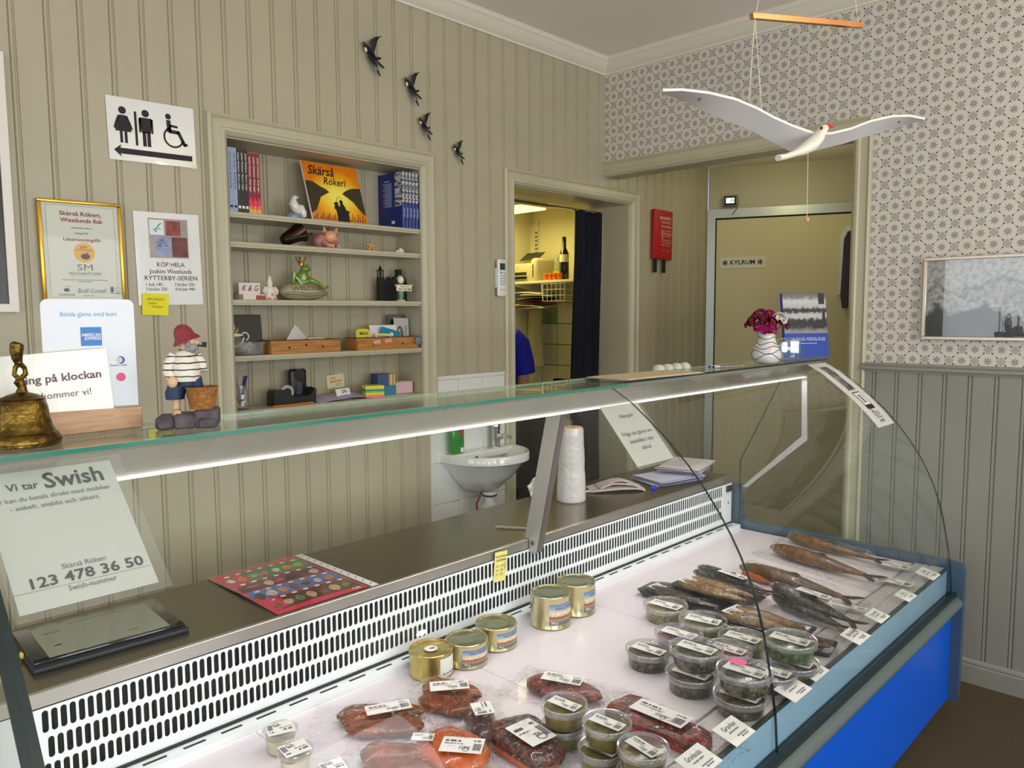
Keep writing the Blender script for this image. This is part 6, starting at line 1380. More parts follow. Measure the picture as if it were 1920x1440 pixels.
# ---- tinned herring
TIN = M('pale gold tin', (206, 196, 152), .22, metal=.9, var=.06, scale=10); TINE = M('tin rim', (176, 172, 130), .2, metal=.9); TINL = M('green grey tin lid', (146, 150, 118), .25, metal=.85)
def tin_label():
    mt, n, l, out = new_mat('sunset tin label'); b_ = n.new('ShaderNodeBsdfPrincipled'); b_.inputs['Roughness'].default_value = .35; l.new(b_.outputs[0], out.inputs[0])
    tc = n.new('ShaderNodeTexCoord'); sp = n.new('ShaderNodeSeparateXYZ'); l.new(tc.outputs['Generated'], sp.inputs[0])
    nz = n.new('ShaderNodeTexNoise'); nz.inputs['Scale'].default_value = 9; l.new(tc.outputs['Generated'], nz.inputs[0])
    ma = n.new('ShaderNodeMath'); ma.operation = 'MULTIPLY_ADD'; l.new(nz.outputs['Fac'], ma.inputs[0]); ma.inputs[1].default_value = .12; l.new(sp.outputs['Z'], ma.inputs[2])
    rp = n.new('ShaderNodeValToRGB'); l.new(ma.outputs[0], rp.inputs[0]); el = rp.color_ramp.elements
    el[0].position = .0; el[0].color = (*lin((88, 92, 98)), 1); el[1].position = 1; el[1].color = (*lin((96, 140, 180)), 1)
    for ps, c_ in ((.24, (100, 104, 108)), (.28, (176, 136, 100)), (.44, (140, 86, 66)), (.47, (60, 36, 48)), (.50, (206, 150, 110)), (.66, (222, 196, 160)), (.82, (150, 170, 190))): q_ = el.new(ps); q_.color = (*lin(c_), 1)
    l.new(rp.outputs[0], b_.inputs['Base Color']); return mt
TL = tin_label()
def wrap_text(mb, body, R_, ang0, z, size, bold=.01, sp_=1.):
    vs, fs = text_verts(body, size, 'LEFT', bold)
    mb.add([(R_*math.cos(ang0+v.x*sp_/R_), R_*math.sin(ang0+v.x*sp_/R_), z+v.y) for v in vs], fs)
def can(label, px, py, wpx, h, face, plain=False):
    p = on(px, py, z=ZD+h); r = px2m(wpx, p)/2
    t = thing('tin_can', label, 'tin', (p.x, p.y, ZD), (0, 0, R(face)), 'tins of fermented herring')
    mb = MB(); mb.lathe([(r*.95, .001), (r, .003), (r, .006), (r*.975, .009), (r*.975, h-.009), (r, h-.006), (r, h-.002), (r*.985, h), (r*.955, h-.001), (r*.945, h-.005), (r*.6, h-.0055)], 44, cap1=False); obj('can_body', mb, TIN if not plain else M('yellow gold tin', (196, 178, 108), .24, metal=.9, var=.08, scale=8), t)
    mb = MB(); prof = [(r*.945, h-.0052)]+[(r*q, h-.0052+(.0016 if k % 2 else 0)) for k, q in enumerate((.9, .85, .79, .73, .66, .60, .52, .46, .38))]+[(.001, h-.005)]
    mb.lathe(prof, 40, cap0=False); obj('can_lid', mb, TINL if not plain else M('yellow gold tin', (204, 180, 96), .2, metal=.9), t)
    a0, a1 = (R(-118), R(-30)) if not plain else (R(-84), R(-26)); z0, z1 = (h*.16, h*.78) if not plain else (h*.08, h*.84)
    mb = MB(); N = 14; rr_ = r*.975+.0006
    mb.grid(lambda u, v: (rr_*math.cos(a0+(a1-a0)*u), rr_*math.sin(a0+(a1-a0)*u), z0+(z1-z0)*v), N, 4)
    if plain:
        obj('can_label', mb, STK, t); mb = MB(); wrap_text(mb, 'Surströmming', rr_+.0006, a0+.12, h*.22, .009); obj('label_print', mb, INK, t, smooth=0)
        mb = MB(); mb.lathe([(r*.30, h-.0030), (r*.30, h-.0026)], 24); obj('round_sticker', mb, STK, t); mb = MB(); mb.box(-.004, .012, -.003, .004, h-.0025, h-.0022); obj('sticker_print', mb, M('grey label print', (84, 80, 92), .6), t, smooth=0)
    else:
        obj('can_label', mb, TL, t)
        mb = MB(); wrap_text(mb, 'HÄLLSTRANDS', rr_+.0006, a0+.30, z0+(z1-z0)*.80, (z1-z0)*.22, .005); obj('label_print', mb, M('brown print two', (96, 52, 48), .5), t, smooth=0)
        mb = MB(); wrap_text(mb, 'SURSTRÖMMING', rr_+.0007, a0+.10, z0+(z1-z0)*.50, (z1-z0)*.26, .01, 1.); wrap_text(mb, '300 g', rr_+.0007, a0+.08, z0+(z1-z0)*.12, (z1-z0)*.16, .01); obj('label_print', mb, M('cream print', (240, 226, 206), .5), t, smooth=0)
can('plain gold tin with a round sticker on its lid', 808, 1214, 84, .072, -22, True)
can('short tin between the plain gold tin and another short tin', 875, 1195, 80, .072, -26)
can('short tin at the end of the row of short tins', 930, 1165, 79, .072, -14)
can('tall tin in front of its twin, near the grille', 1032, 1108, 77, .108, -24)
can('tall tin partly hidden behind its twin', 1080, 1087, 73, .108, 2)

# ---- fish
FSK = M('golden smoked fish skin', (122, 76, 24), .2, rgb2=(52, 28, 6), scale=34, bump=.35, bscale=120, coat=.2, contrast=(.3, .75))
FSK2 = M('brown smoked fish skin', (96, 56, 14), .2, rgb2=(44, 22, 4), scale=30, bump=.35, bscale=120, coat=.2, contrast=(.3, .75))
FDK = M('dark mackerel skin', (30, 26, 22), .2, rgb2=(86, 74, 60), scale=46, stretch=(1, 3, 1), bump=.3, bscale=150, coat=.25, contrast=(.45, .75))
FGO = M('bright golden smoked skin', (136, 98, 44), .2, rgb2=(58, 36, 10), scale=40, bump=.4, bscale=120, coat=.2, contrast=(.35, .75))
FBELLY = M('amber belly', (176, 82, 22), .2, coat=.2); FFIN = M('dark smoked fin', (58, 26, 16), .35)
FILM = clear('vacuum film', (.985, .98, .985), .028, .45, 4.0, .025, bump=1.2, bscale=42)
FILM2 = clear('tight film', (.98, .98, .985), .02, .35, 4, .05, bump=.6, bscale=60)
def fish_body(mb, L, W, H, n=16, tail=True):
    """loft along x from head (0) to tail (L)"""
    st = [(0, .05, .10), (.02, .30, .34), (.06, .55, .58), (.12, .80, .80), (.20, .95, .95), (.32, 1, 1), (.45, .97, .95), (.58, .82, .78), (.70, .60, .58), (.80, .40, .42), (.87, .26, .30), (.90, .20, .28)]
    rings = [[(L*s_, W/2*a_*math.cos(2*math.pi*j/n), H*.5+H/2*b_*math.sin(2*math.pi*j/n)) for j in range(n)] for s_, a_, b_ in st]
    mb.loft(rings)
def fish(name, label, p0, p1, W, H, mt, group=None, z=ZD, bend=.0, belly=False, tail=True, tilt=0., film=True, netted=False, lab=None):
    a_ = Vector((p0.x, p0.y, 0)); b_ = Vector((p1.x, p1.y, 0)); L = (b_-a_).length; an = math.atan2(b_.y-a_.y, b_.x-a_.x)
    t = thing(name, label, 'fish', (p0.x, p0.y, z), (0, 0, an), group)
    def curve(v): return (v[0], v[1]+bend*math.sin(math.pi*v[0]/L), v[2]+tilt*v[0])
    mb = MB(); fish_body(mb, L, W, H); mb.v = [curve(v) for v in mb.v]; obj('fish_body', mb, mt, t)
    # head details: gill line, eye
    mb = MB(); mb.tube([curve((L*.135, W*.40*math.cos(q), H*.5+H*.42*math.sin(q))) for q in [R(-20+20*k) for k in range(10)]], .0012, 5); obj('gill_line', mb, FFIN, t)
    mb = MB(); mb.ball(curve((L*.055, -W*.20, H*.72)), .0045, 8); mb.ball(curve((L*.055, W*.20, H*.72)), .0045, 8); obj('eye', mb, M('dull eye', (150, 120, 60), .2, coat=.2), t)
    if belly: mb = MB(); mb.tube([curve((L*q, -W*.36, H*.34)) for q in (.08, .16, .26, .36)], [.006, .016, .017, .008], 10); obj('belly_flap', mb, FBELLY, t)
    mb = MB(); mb.loft([[curve((L*.17, -W*.42, H*.40)), curve((L*.20, -W*.46, H*.34)), curve((L*.18, -W*.40, H*.34))], [curve((L*.29, -W*.60, H*.20)), curve((L*.30, -W*.56, H*.16)), curve((L*.29, -W*.54, H*.16))]]); obj('fin', mb, FFIN, t)
    mb = MB(); mb.loft([[curve((L*.42, .0, H*.96)), curve((L*.50, .003, H*.92)), curve((L*.50, -.003, H*.92))], [curve((L*.52, .002, H*1.12)), curve((L*.56, .003, H*1.0)), curve((L*.56, -.002, H*1.0))]]); obj('fin', mb, FFIN, t)
    if tail:
        mb = MB()
        for s_ in (-1, 1):
            mb.loft([[curve((L*.885, s_*.002, H*.5-.004)), curve((L*.885, s_*.010, H*.5)), curve((L*.885, s_*.002, H*.5+.004))], [curve((L*.97, s_*W*.12, H*.5-.003)), curve((L*.985, s_*W*.58, H*.5)), curve((L*.97, s_*W*.12, H*.5+.003))], [curve((L*1.02, s_*W*.40, H*.5-.001)), curve((L*1.03, s_*W*.62, H*.5)), curve((L*1.02, s_*W*.40, H*.5+.001))]])
        obj('tail', mb, FFIN, t)
    if film:
        mb = MB(); rg_ = random.Random(int(L*1e4))
        def bag(u, v):
            x_ = -L*.08+u*L*(1.34); y_ = (v-.5)*W*2.3
            k = max(0, 1-abs(y_)/(W*.62)); k2 = max(0, min(1, min(x_+L*.06, L*1.02-x_)/(L*.18)))
            return (x_, y_+bend*math.sin(math.pi*max(0, min(1, x_/L))), .0016+(H*1.06)*(k**.55)*(k2**.5)*(1 if 0 < x_ < L else .4)+rg_.uniform(0, .004))
        mb.grid(bag, 34, 16); obj('film', mb, FILM, t, smooth=70)
    if lab:
        lx, ly, lz, lw_, lh, lr, seed = lab
        s_ = sheet('label_sticker', None, None, lw_, lh, (lx*L, ly, lz), (R(-90), 0, R(lr)), STK, th=.0006, parent=t); label_print(s_, lw_, lh, seed)
    return t
def O_(px, py, z=ZD+.012): return on(px, py, z=z)
GF = 'whole smoked fish in clear bags'
fish('smoked_fish', 'slim golden smoked fish nearest the end glass', O_(1474, 1010), O_(1655, 1058), .060, .050, FSK, GF, lab=(1.10, -.0, .021, .115, .050, 12, 51))
fish('smoked_fish', 'golden smoked fish with a forked tail, second from the end glass', O_(1444, 1032), O_(1645, 1094), .078, .060, FSK, GF, lab=(1.08, .055, .021, .115, .055, 12, 52))
fish('smoked_fish', 'smoked fish with an amber belly beneath a wrapped dark fish', O_(1386, 1070), O_(1602, 1136), .085, .062, FSK2, GF, belly=True, lab=(1.0, -.045, .024, .12, .032, 14, 53))
GD = 'dark fish wrapped in net film'
def netfish(label, p0, p1, W, H, z, seed, lab=True, tilt=0.):
    t = fish('wrapped_fish', label, p0, p1, W, H, FDK, GD, z=z, film=False, tilt=tilt, lab=(.52, -.006, H*1.02, .115, .034, 2, seed) if lab else None)
    a_ = Vector((p0.x, p0.y, 0)); b_ = Vector((p1.x, p1.y, 0)); L = (b_-a_).length
    mb = MB(); fish_body(mb, L*1.03, W*1.10, H*1.07, 18); mb.v = [(v[0]-L*.015, v[1], v[2]-H*.03+tilt*v[0]) for v in mb.v]; obj('film', mb, FILM2, t, smooth=60)
netfish('dark wrapped fish lying behind the golden fish tray', O_(1308, 1062, ZD+.05), O_(1446, 1112, ZD+.05), .055, .045, ZD+.026, 61, True)
netfish('dark wrapped fish beside the far black tray, half hidden', O_(1300, 1072, ZD+.02), O_(1436, 1118, ZD+.02), .050, .045, ZD, 62, False)
netfish('dark wrapped fish with a long label across the amber bellied fish', O_(1444, 1096, ZD+.07), O_(1612, 1178, ZD+.03), .062, .050, ZD+.045, 63, True, tilt=-.09)
netfish('dark wrapped fish lying below the labelled dark one', O_(1448, 1115, ZD+.03), O_(1590, 1186, ZD+.02), .060, .050, ZD+.004, 64, False)
# fish in black trays
BTR = M('black tray plastic', (20, 22, 28), .3, coat=.3)
def tray(label, c, an, L, W, z, mt, n=2, seed=0, lab=(-.32, 0, 70), pitch=0.):
    t = thing('fish_tray', label, 'fish tray', (c.x, c.y, z), (0, R(pitch), R(an)), 'black trays of smoked fish')
    def rr2(l_, w_, r_, zz): 
        pts = []
        for cx, cy, a0 in ((l_/2-r_, w_/2-r_, 0), (-l_/2+r_, w_/2-r_, 90), (-l_/2+r_, -w_/2+r_, 180), (l_/2-r_, -w_/2+r_, 270)): pts += [(cx+r_*math.cos(R(a0+k*30)), cy+r_*math.sin(R(a0+k*30)), zz) for k in range(4)]
        return pts
    mb = MB(); mb.loft([rr2(L*.88, W*.84, .012, 0), rr2(L*.97, W*.96, .018, .020), rr2(L, W, .02, .022), rr2(L*.985, W*.97, .02, .0225), rr2(L*.95, W*.92, .016, .018), rr2(L*.86, W*.80, .012, .004)]); obj('tray_shell', mb, BTR, t)
    for k in range(n):
        oy = (k-(n-1)/2)*W*.40; mb = MB(); fish_body(mb, L*.94, W*.5, .040); mb.v = [(v[0]-L*.45, v[1]+oy, v[2]+.004) for v in mb.v]; obj('fish_body', mb, mt, t)
    mb = MB()
    def bag(u, v):
        x_ = (u-.5)*L*1.0; y_ = (v-.5)*W*1.0; k = max(0, 1-(2*abs(u-.5))**4)*max(0, 1-(2*abs(v-.5))**3); return (x_, y_, .0232+.0235*k**.8)
    mb.grid(bag, 20, 12); obj('film', mb, FILM2, t, smooth=70)
    s_ = sheet('label_sticker', None, None, .085, .05, (lab[0]*L, lab[1], .0375), (R(-90), 0, R(lab[2])), STK, th=.0006, parent=t); label_print(s_, .085, .05, seed)
    return t
def tray_px(label, pa, pb, W, z, mt, **k):
    a_, b_ = on(*pa, z=z+.02), on(*pb, z=z+.02); c = (a_+b_)/2; an = math.degrees(math.atan2(b_.y-a_.y, b_.x-a_.x)); return tray(label, c, an, (b_-a_).length, W, z, mt, **k)
tray_px('black tray of dark fish nearest the tall tins', (1208, 1098), (1372, 1142), .125, ZD, FDK, seed=71, n=2, lab=(-.30, .0, 80))
tray_px('black tray of golden fish propped on the tray of dark fish', (1272, 1088), (1424, 1130), .130, ZD+.030, FGO, seed=72, n=2, lab=(-.34, .0, 82))
tray_px('black tray of golden fish behind the green herb tub', (1352, 1146), (1522, 1190), .130, ZD+.026, FGO, seed=73, n=2, lab=(-.33, 0, 80))
tray_px('black tray under the tray behind the green herb tub', (1346, 1168), (1515, 1212), .120, ZD, FDK, seed=74, n=2, lab=(-.36, 0, 80))
tray_px('short black tray with a golden fish end beside the price rail', (1478, 1196), (1566, 1216), .110, ZD, FSK2, seed=75, n=1, lab=(-.40, 0, 80))

# ---- vacuum packed salmon and smoked pieces
def lump(L, W, H, seed, n=22, m_=12, taper=.3, square=.0):
    rg_ = random.Random(seed); mb = MB(); ph = [rg_.uniform(0, 6) for _ in range(4)]
    rings = []
    for i_ in range(m_+1):
        u = i_/m_; s_ = (1-abs(2*u-1)**(3.2+square*6))**.5 if 0 < u < 1 else .12
        s_ = max(.12, s_); wv = 1-taper*(u-.5)
        rings.append([((u-.5)*L+.004*math.sin(5*u+ph[0]), W/2*s_*wv*(1+.08*math.sin(7*u+ph[1]))*math.copysign(abs(math.cos(2*math.pi*j/n))**(.8-.3*square), math.cos(2*math.pi*j/n)), max(0, H*.45+H*.5*s_*(1+.12*math.sin(9*u+ph[2]+j))*math.copysign(abs(math.sin(2*math.pi*j/n))**(.9-.3*square), math.sin(2*math.pi*j/n)))) for j in range(n)])
    mb.loft(rings); return mb
SMO = M('hot smoked amber fish', (150, 68, 8), .25, rgb2=(70, 26, 2), scale=22, bump=.4, bscale=60, coat=.2, contrast=(.3, .75))
SAL = M('orange salmon side', (204, 96, 20), .3, rgb2=(168, 62, 10), scale=16, stretch=(1, 6, 2), bump=.25, bscale=60, coat=.5)
PEP = M('peppered salmon crust', (104, 34, 10), .38, rgb2=(24, 10, 10), scale=80, bump=.6, bscale=110, coat=.4, contrast=(.42, .58))
GRV = M('dill cured dark red salmon', (126, 30, 16), .32, rgb2=(40, 28, 14), scale=56, bump=.4, bscale=90, coat=.2, contrast=(.45, .62))
PUR = M('purple brown smoked meat', (72, 24, 32), .3, rgb2=(40, 12, 20), scale=26, bump=.3, coat=.5)
def pack(label, px, py, L, W, H, rz, mt, seed, lab, bagL=1.7, bagW=1.9, z=ZD, two=None, square=0., side=None):
    c = on(px, py, z=z+.01); t = thing('vacuum_pack', label, 'packed fish', (c.x, c.y, z), (0, 0, R(rz)), 'vacuum packed fish pieces')
    if two:
        mb = lump(L, W*.62, H*.85, seed, taper=.75); mb.v = [(x_, y_+W*.24, z_+.002) for x_, y_, z_ in mb.v]; obj('fish_piece', mb, mt, t)
        mb = lump(L*.9, W*.60, H*.75, seed+9, taper=-.6); mb.v = [(x_+L*.06, y_-W*.26, z_+.002) for x_, y_, z_ in mb.v]; obj('fish_piece', mb, mt, t)
    else:
        mb = lump(L, W, H, seed, square=square); mb.v = [(x_, y_, z_+.002) for x_, y_, z_ in mb.v]; obj('fish_piece', mb, mt, t)
        if side: mb = lump(L*.98, W*1.01, H*.55, seed, square=square); mb.v = [(x_, y_-W*.012, z_+.0018) for x_, y_, z_ in mb.v]; obj('flesh_side', mb, side, t)
    rg_ = random.Random(seed+3); mb = MB()
    def bag(u, v):
        x_ = (u-.5)*L*bagL; y_ = (v-.5)*W*bagW; k = max(0, 1-(abs(x_)/(L*.60))**3)*max(0, 1-(abs(y_)/(W*.62))**3)
        e = min(u, 1-u, v, 1-v); return (x_+rg_.uniform(-.002, .002), y_+rg_.uniform(-.002, .002), .0012+H*1.10*k**.6+(rg_.uniform(0, .006) if e > .02 else rg_.uniform(0, .008)))
    mb.grid(bag, 22, 18); obj('film', mb, FILM, t, smooth=75)
    lx, ly, lw_, lh, lr = lab
    s_ = sheet('label_sticker', None, None, lw_, lh, (lx*L, ly*W, H*1.06+.006), (R(-90), 0, R(lr)), STK, th=.0006, parent=t); label_print(s_, lw_, lh, seed)
    return t
pack('amber smoked fish halves in the bag reaching the grille ledge', 712, 1356, .215, .125, .042, -40, SMO, 81, (.10, .0, .11, .046, 14), 1.6, 2.0, two=True)
pack('amber smoked pieces in the bag in front of the plain gold tin', 838, 1312, .175, .13, .046, -66, SMO, 82, (.06, -.05, .10, .05, 29), 1.6, 1.8, two=True)
pack('dark red cured salmon half hidden behind the far sauce stack', 1056, 1295, .215, .105, .034, -76, GRV, 83, (-.02, .05, .11, .048, 8), 1.5, 1.9)
pack('peppered salmon side with a tall label beside the sauce stacks', 990, 1402, .20, .125, .046, -105, PEP, 84, (.06, .0, .072, .10, 98), 1.5, 1.6, square=.8, side=SAL)
pack('bright orange salmon side at the lower photo edge', 850, 1420, .18, .13, .048, -88, SAL, 85, (.20, -.05, .095, .06, 34), 1.6, 1.6, square=.7)
pack('long cured salmon side in the bag beside the price tags', 1236, 1366, .29, .105, .040, -93, GRV, 86, (-.0, .05, .145, .06, 4), 1.35, 2.1, square=.8, side=M('red salmon flesh', (166, 36, 12), .3, coat=.2))
pack('purple brown smoked piece wedged between two salmon packs', 905, 1368, .15, .075, .040, -120, PUR, 87, (-.2, .1, .06, .05, 0), 1.6, 1.9)
pack('brown smoked piece at the lower photo edge by the dip cups', 742, 1434, .18, .11, .044, -50, SMO, 88, (.3, .4, .05, .03, 0), 1.5, 1.7, two=True)

# ---- price tags on the front ledge
def tag_sheet(px, py, label, title, seed, w_=.078, h=.052, rz=0, tilt=-76, mt=WHITE, ink=None, sticker=False):
    c = on(px, py, z=ZD+.028); w_ *= 1.05; h *= 1.1
    s_ = sheet('price_tag', label, 'price tag', w_, h, (c.x, c.y, ZD+.030), (R(tilt), 0, R(rz)), mt, th=.0012, group='price tags on the front ledge')
    mb = MB(); mb.prism([(-h*.5, .002), (h*.10, .026), (h*.12, .026), (h*.1, .002)], -w_*.3, w_*.3, 'x'); 
    mb = MB(); mb.box(-w_*.3, w_*.3, .0012, .004, -h/2, -h/2+.010); obj('tag_foot', mb, clear('tape film', (.95, .95, .9), .1, .5, 3, .1), s_, smooth=0)
    i = Ink(); i.t(title, 0, h*.22, h*.30, width=w_*.6 if len(title) > 4 else w_*.34) if title else None
    i.scribble(-w_*.22, w_*.22, h*.0, h*.05, seed).scribble(-w_*.1, w_*.34, -h*.24, h*.05, seed+1).scribble(.0, w_*.3, -h*.34, h*.05, seed+2); i.put(s_, ink or GREYINK)
    if sticker: q = Ink(-.0014); q.disc(w_*.40, h*.42, .016, 20, .011); q.put(s_, M('cream sticker', (236, 216, 140), .5), 'sticker'); q = Ink(-.0018); q.stroke([(w_*.30, h*.40), (w_*.44, h*.46)], .003); q.put(s_, INK, 'sticker_print')
    return s_
tag_sheet(1310, 1427, 'price tag for gravlax sauce nearest the lower photo edge', 'Gravlaxsås', 91, .092, .06)
tag_sheet(1376, 1371, 'price tag in front of the long cured salmon, second from the lower edge', 'Gravlax', 92, .088, .06)
tag_sheet(1487, 1293, 'price tag with a round cream sticker on its corner', 'Lökströmming', 93, .098, .056, sticker=True)
tag_sheet(1523, 1257, 'price tag below the green herb tub', 'Inlagd sill', 94, .088, .056)
tag_sheet(1604, 1192, 'price tag in front of the wrapped dark fish', 'Böckling', 95, .090, .056)
tag_sheet(1645, 1155, 'price tag beside the round hole in the deck', 'Sik, varmrökt', 96, .080, .050)
tag_sheet(1698, 1117, 'price tag handwritten in green ink', 'Sik', 97, .080, .046, rz=0, ink=M('green ink', (70, 160, 140), .5))
tag_sheet(1740, 1076, 'price tag at the end glass, farthest of the row', 'Ål', 98, .086, .060)
hp = on(1613, 1152, z=ZD)
mb = MB(); mb.lathe([(.016, .0), (.016, .0006)], 20, (hp.x, hp.y, ZD-.0002)); cpart('drain_hole', mb, BLACK)
# ================================================================== SINK CORNER
PORC = M('white porcelain', (230, 230, 226), .12, coat=.6)
SX, SZ = -1.075, .935
t = thing('wash_basin', 'small white porcelain wash basin on the tiled wall', 'basin', (SX, -.003, SZ))
def drop(s_, zz, back=0.):
    pts = []
    for k in range(28):
        a_ = math.pi+math.pi*k/27; x_ = .225*math.cos(a_)*s_; y_ = .300*abs(math.sin(a_))**.75*s_
        pts.append((x_, -y_-back, zz))
    return pts
mb = MB()
rings = [drop(.20, -.20, .02), drop(.42, -.19, .02), drop(.70, -.12, .01), drop(.92, -.052, 0), drop(.965, -.045, 0), drop(1.0, -.040, 0), drop(1.0, -.006, 0), drop(.985, 0, 0), drop(.90, -.004, .012), drop(.80, -.03, .028), drop(.55, -.09, .05), drop(.25, -.11, .08)]
mb.loft(rings); obj('bowl', mb, PORC, t, smooth=50)
mb = MB(); mb.rbox(-.225, .225, -.075, -.001, -.040, .0, .006, 2); obj('back_shelf', mb, PORC, t)
mb = MB(); mb.lathe([(.008, 0), (.008, .002)], 14, mx=Matrix.Translation((-.06, -.080, -.03)) @ Matrix.Rotation(R(90), 4, 'X')); obj('overflow_hole', mb, BLACK, t)
CHR = M('chrome', (200, 200, 200), .08, metal=1.)
t = thing('basin_tap', 'chrome mixer tap on the wash basin', 'tap', (-.965, -.045, SZ))
mb = MB(); mb.lathe([(.026, 0), (.026, .004), (.022, .008), (.021, .085), (.024, .09), (.024, .12), (.018, .128), (.004, .131)], 22); obj('tap_body', mb, CHR, t)
mb = MB(); mb.tube([(0, 0, .05), (0, -.06, .062), (0, -.10, .058), (0, -.105, .048)], [.012, .011, .010, .010], 12); obj('spout', mb, CHR, t)
mb = MB(); mb.tube([(.015, 0, .040), (.038, 0, .040)], .007, 10); mb.ball((.040, 0, .040), .009, 10); obj('lever', mb, CHR, t)
t = thing('soap_bottle', 'green dish soap bottle on the basin corner', 'bottle', (-1.235, -.045, SZ)); mb = MB(); mb.rbox(-.038, .038, -.022, .022, 0, .125, .012, 3); obj('bottle_body', mb, M('green soap', (36, 132, 46), .2, coat=.4), t)
mb = MB(); mb.lathe([(.026, .12), (.016, .14), (.012, .145), (.012, .17), (.004, .172)], 16); obj('cap', mb, M('green cap', (30, 110, 40), .35), t)
i = Ink(-.0228); i.bar(.008, .026, .008, .03); i.put(t, WHITE, 'label_patch'); i = Ink(-.0228); i.disc(.016, .108, .012, 16, .016); i.put(t, M('red soap label', (190, 40, 50), .4), 'label_patch')
t = thing('drain_trap', 'white plastic drain trap under the basin with a red hose', 'drain', (-1.09, -.125, .50)); WPL = M('white plastic', (228, 228, 222), .35)
mb = MB(); mb.lathe([(.034, .0), (.036, .01), (.036, .12), (.028, .125), (.028, .15), (.036, .152), (.036, .175), (.024, .18), (.024, .215), (.034, .217), (.034, .235)], 22); obj('trap_body', mb, WPL, t); mb = MB(); mb.lathe([(.036, .214), (.037, .218), (.036, .222)], 20); obj('seal_ring', mb, BLACK, t)
mb = MB(); mb.tube([(-.03, .02, .24), (-.06, .03, .18), (-.055, .03, .05), (-.05, .03, -.2)], .006, 8); obj('red_hose', mb, M('dark red hose', (140, 30, 40), .4), t); mb = MB(); mb.tube([(.0, 0, .05), (-.09, .06, .06), (-.10, .10, .06)], .026, 12); obj('outlet_pipe', mb, WPL, t)

# ================================================================== KITCHEN
NAVY = M('dark navy curtain', (16, 16, 30), .75, var=.3, scale=6, spec=.25)
t = thing('doorway_curtain', 'dark navy curtain hanging in the kitchen doorway', 'curtain', (.16, .215, .46))
mb = MB(); x0, x1 = -.175, .078; N = 40
def cur(u, z_): 
    w_ = 1+.10*(1-z_/1.8)
    return ((x0+(x1-x0)*u)*w_, .018*math.sin(u*19+.6*math.sin(z_*3))+.01*math.sin(u*7+z_*2), z_)
mb.loft([[cur(k/N, z_) for k in range(N+1)]+[(p[0], p[1]+.006, p[2]) for p in [cur(k/N, z_) for k in range(N, -1, -1)]] for z_ in (0, .3, .7, 1.1, 1.5, 1.78)]); obj('curtain_cloth', mb, NAVY, t, smooth=60)
mb = MB(); mb.tube([(-.90, 0, 1.785), (.082, 0, 1.785)], .007, 8); obj('curtain_rod', mb, CHR, t)
SHK = M('cream shelf laminate', (232, 224, 180), .4)
t = thing('wall_shelf', 'cream kitchen wall shelf carrying the printer', 'shelf', (.53, .80, 1.845))
mb = MB(); mb.rbox(-.185, .165, -.36, .40, -.018, 0, .002, 1); obj('shelf_board', mb, SHK, t)
for yy in (.30, -.05):
    mb = MB(); mb.prism([(.165, -.018), (-.16, -.018), (-.16, -.028), (.165, -.10)], yy-.006, yy+.006, 'y'); obj('bracket', mb, M('white bracket', (226, 222, 196), .4), t, smooth=0)
mb = MB(); mb.box(.155, .169, .352, .378, -.30, .47); rl = obj('upright_rail', mb, M('white bracket', (226, 222, 196), .4), t, smooth=0)
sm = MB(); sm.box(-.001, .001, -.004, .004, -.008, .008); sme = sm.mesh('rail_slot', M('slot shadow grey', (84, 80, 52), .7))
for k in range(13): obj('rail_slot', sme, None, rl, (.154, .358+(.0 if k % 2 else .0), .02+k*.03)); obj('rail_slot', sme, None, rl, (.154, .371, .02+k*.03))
# printer
PRN = M('cream printer plastic', (196, 186, 138), .45)
t = thing('printer', 'cream office printer with a paper tray on the kitchen shelf', 'printer', (.53, 1.075, 1.8455), (0, 0, R(-90)))
mb = MB(); mb.rbox(-.17, .17, -.15, .15, .0, .13, .012, 2); obj('case', mb, PRN, t)
mb = MB(); mb.rbox(.12, .185, -.15, .15, .0, .165, .028, 3); obj('side_cover', mb, PRN, t)
mb = MB(); mb.box(-.13, .09, -.153, -.140, .018, .034).box(-.13, .09, -.153, -.140, .042, .066); obj('paper_slots', mb, M('printer dark slot', (22, 20, 16), .6), t, smooth=0)
mb = MB(); mb.rbox(-.14, .10, -.19, -.145, .034, .040, .002, 1); obj('out_tray', mb, PRN, t)
mb = MB(); mb.rbox(-.11, .07, -.05, -.044, .0, .10, .002, 1, mx=Matrix.Translation((0, .02, .125)) @ Matrix.Rotation(R(-55), 4, 'X')); obj('paper_feed', mb, M('dark grey feed', (60, 60, 46), .5), t)
q = Ink(-.1515); q.disc(.0, .098, .004); q.put(t, M('dark grey feed', (60, 60, 46), .5), 'button')
def kit(px, py, x): return on(px, py, x=x)
def K(px, z, dep=.50):
    """a spot on the kitchen shelf seen at pixel column px"""
    p = on(px, 520, x=dep); return p
for k in range(4):
    p = on(1024+k*8.5, 524, x=.40)
    t = thing('orange_cup', ['orange egg cup next to the printer', 'second orange egg cup from the printer', 'third orange egg cup from the printer', 'orange egg cup by the dark bottle'][k], 'cup', (.40, p.y, 1.8455), (0, 0, 0), 'orange egg cups'); mb = MB(); mb.lathe([(.014, 0), (.018, .004), (.019, .022), (.016, .024), (.019, .028), (.019, .046), (.015, .05), (.004, .05)], 16); obj('cup_shell', mb, M('orange plastic', (214, 104, 22), .35), t)
p = on(1047, 524, x=.52)
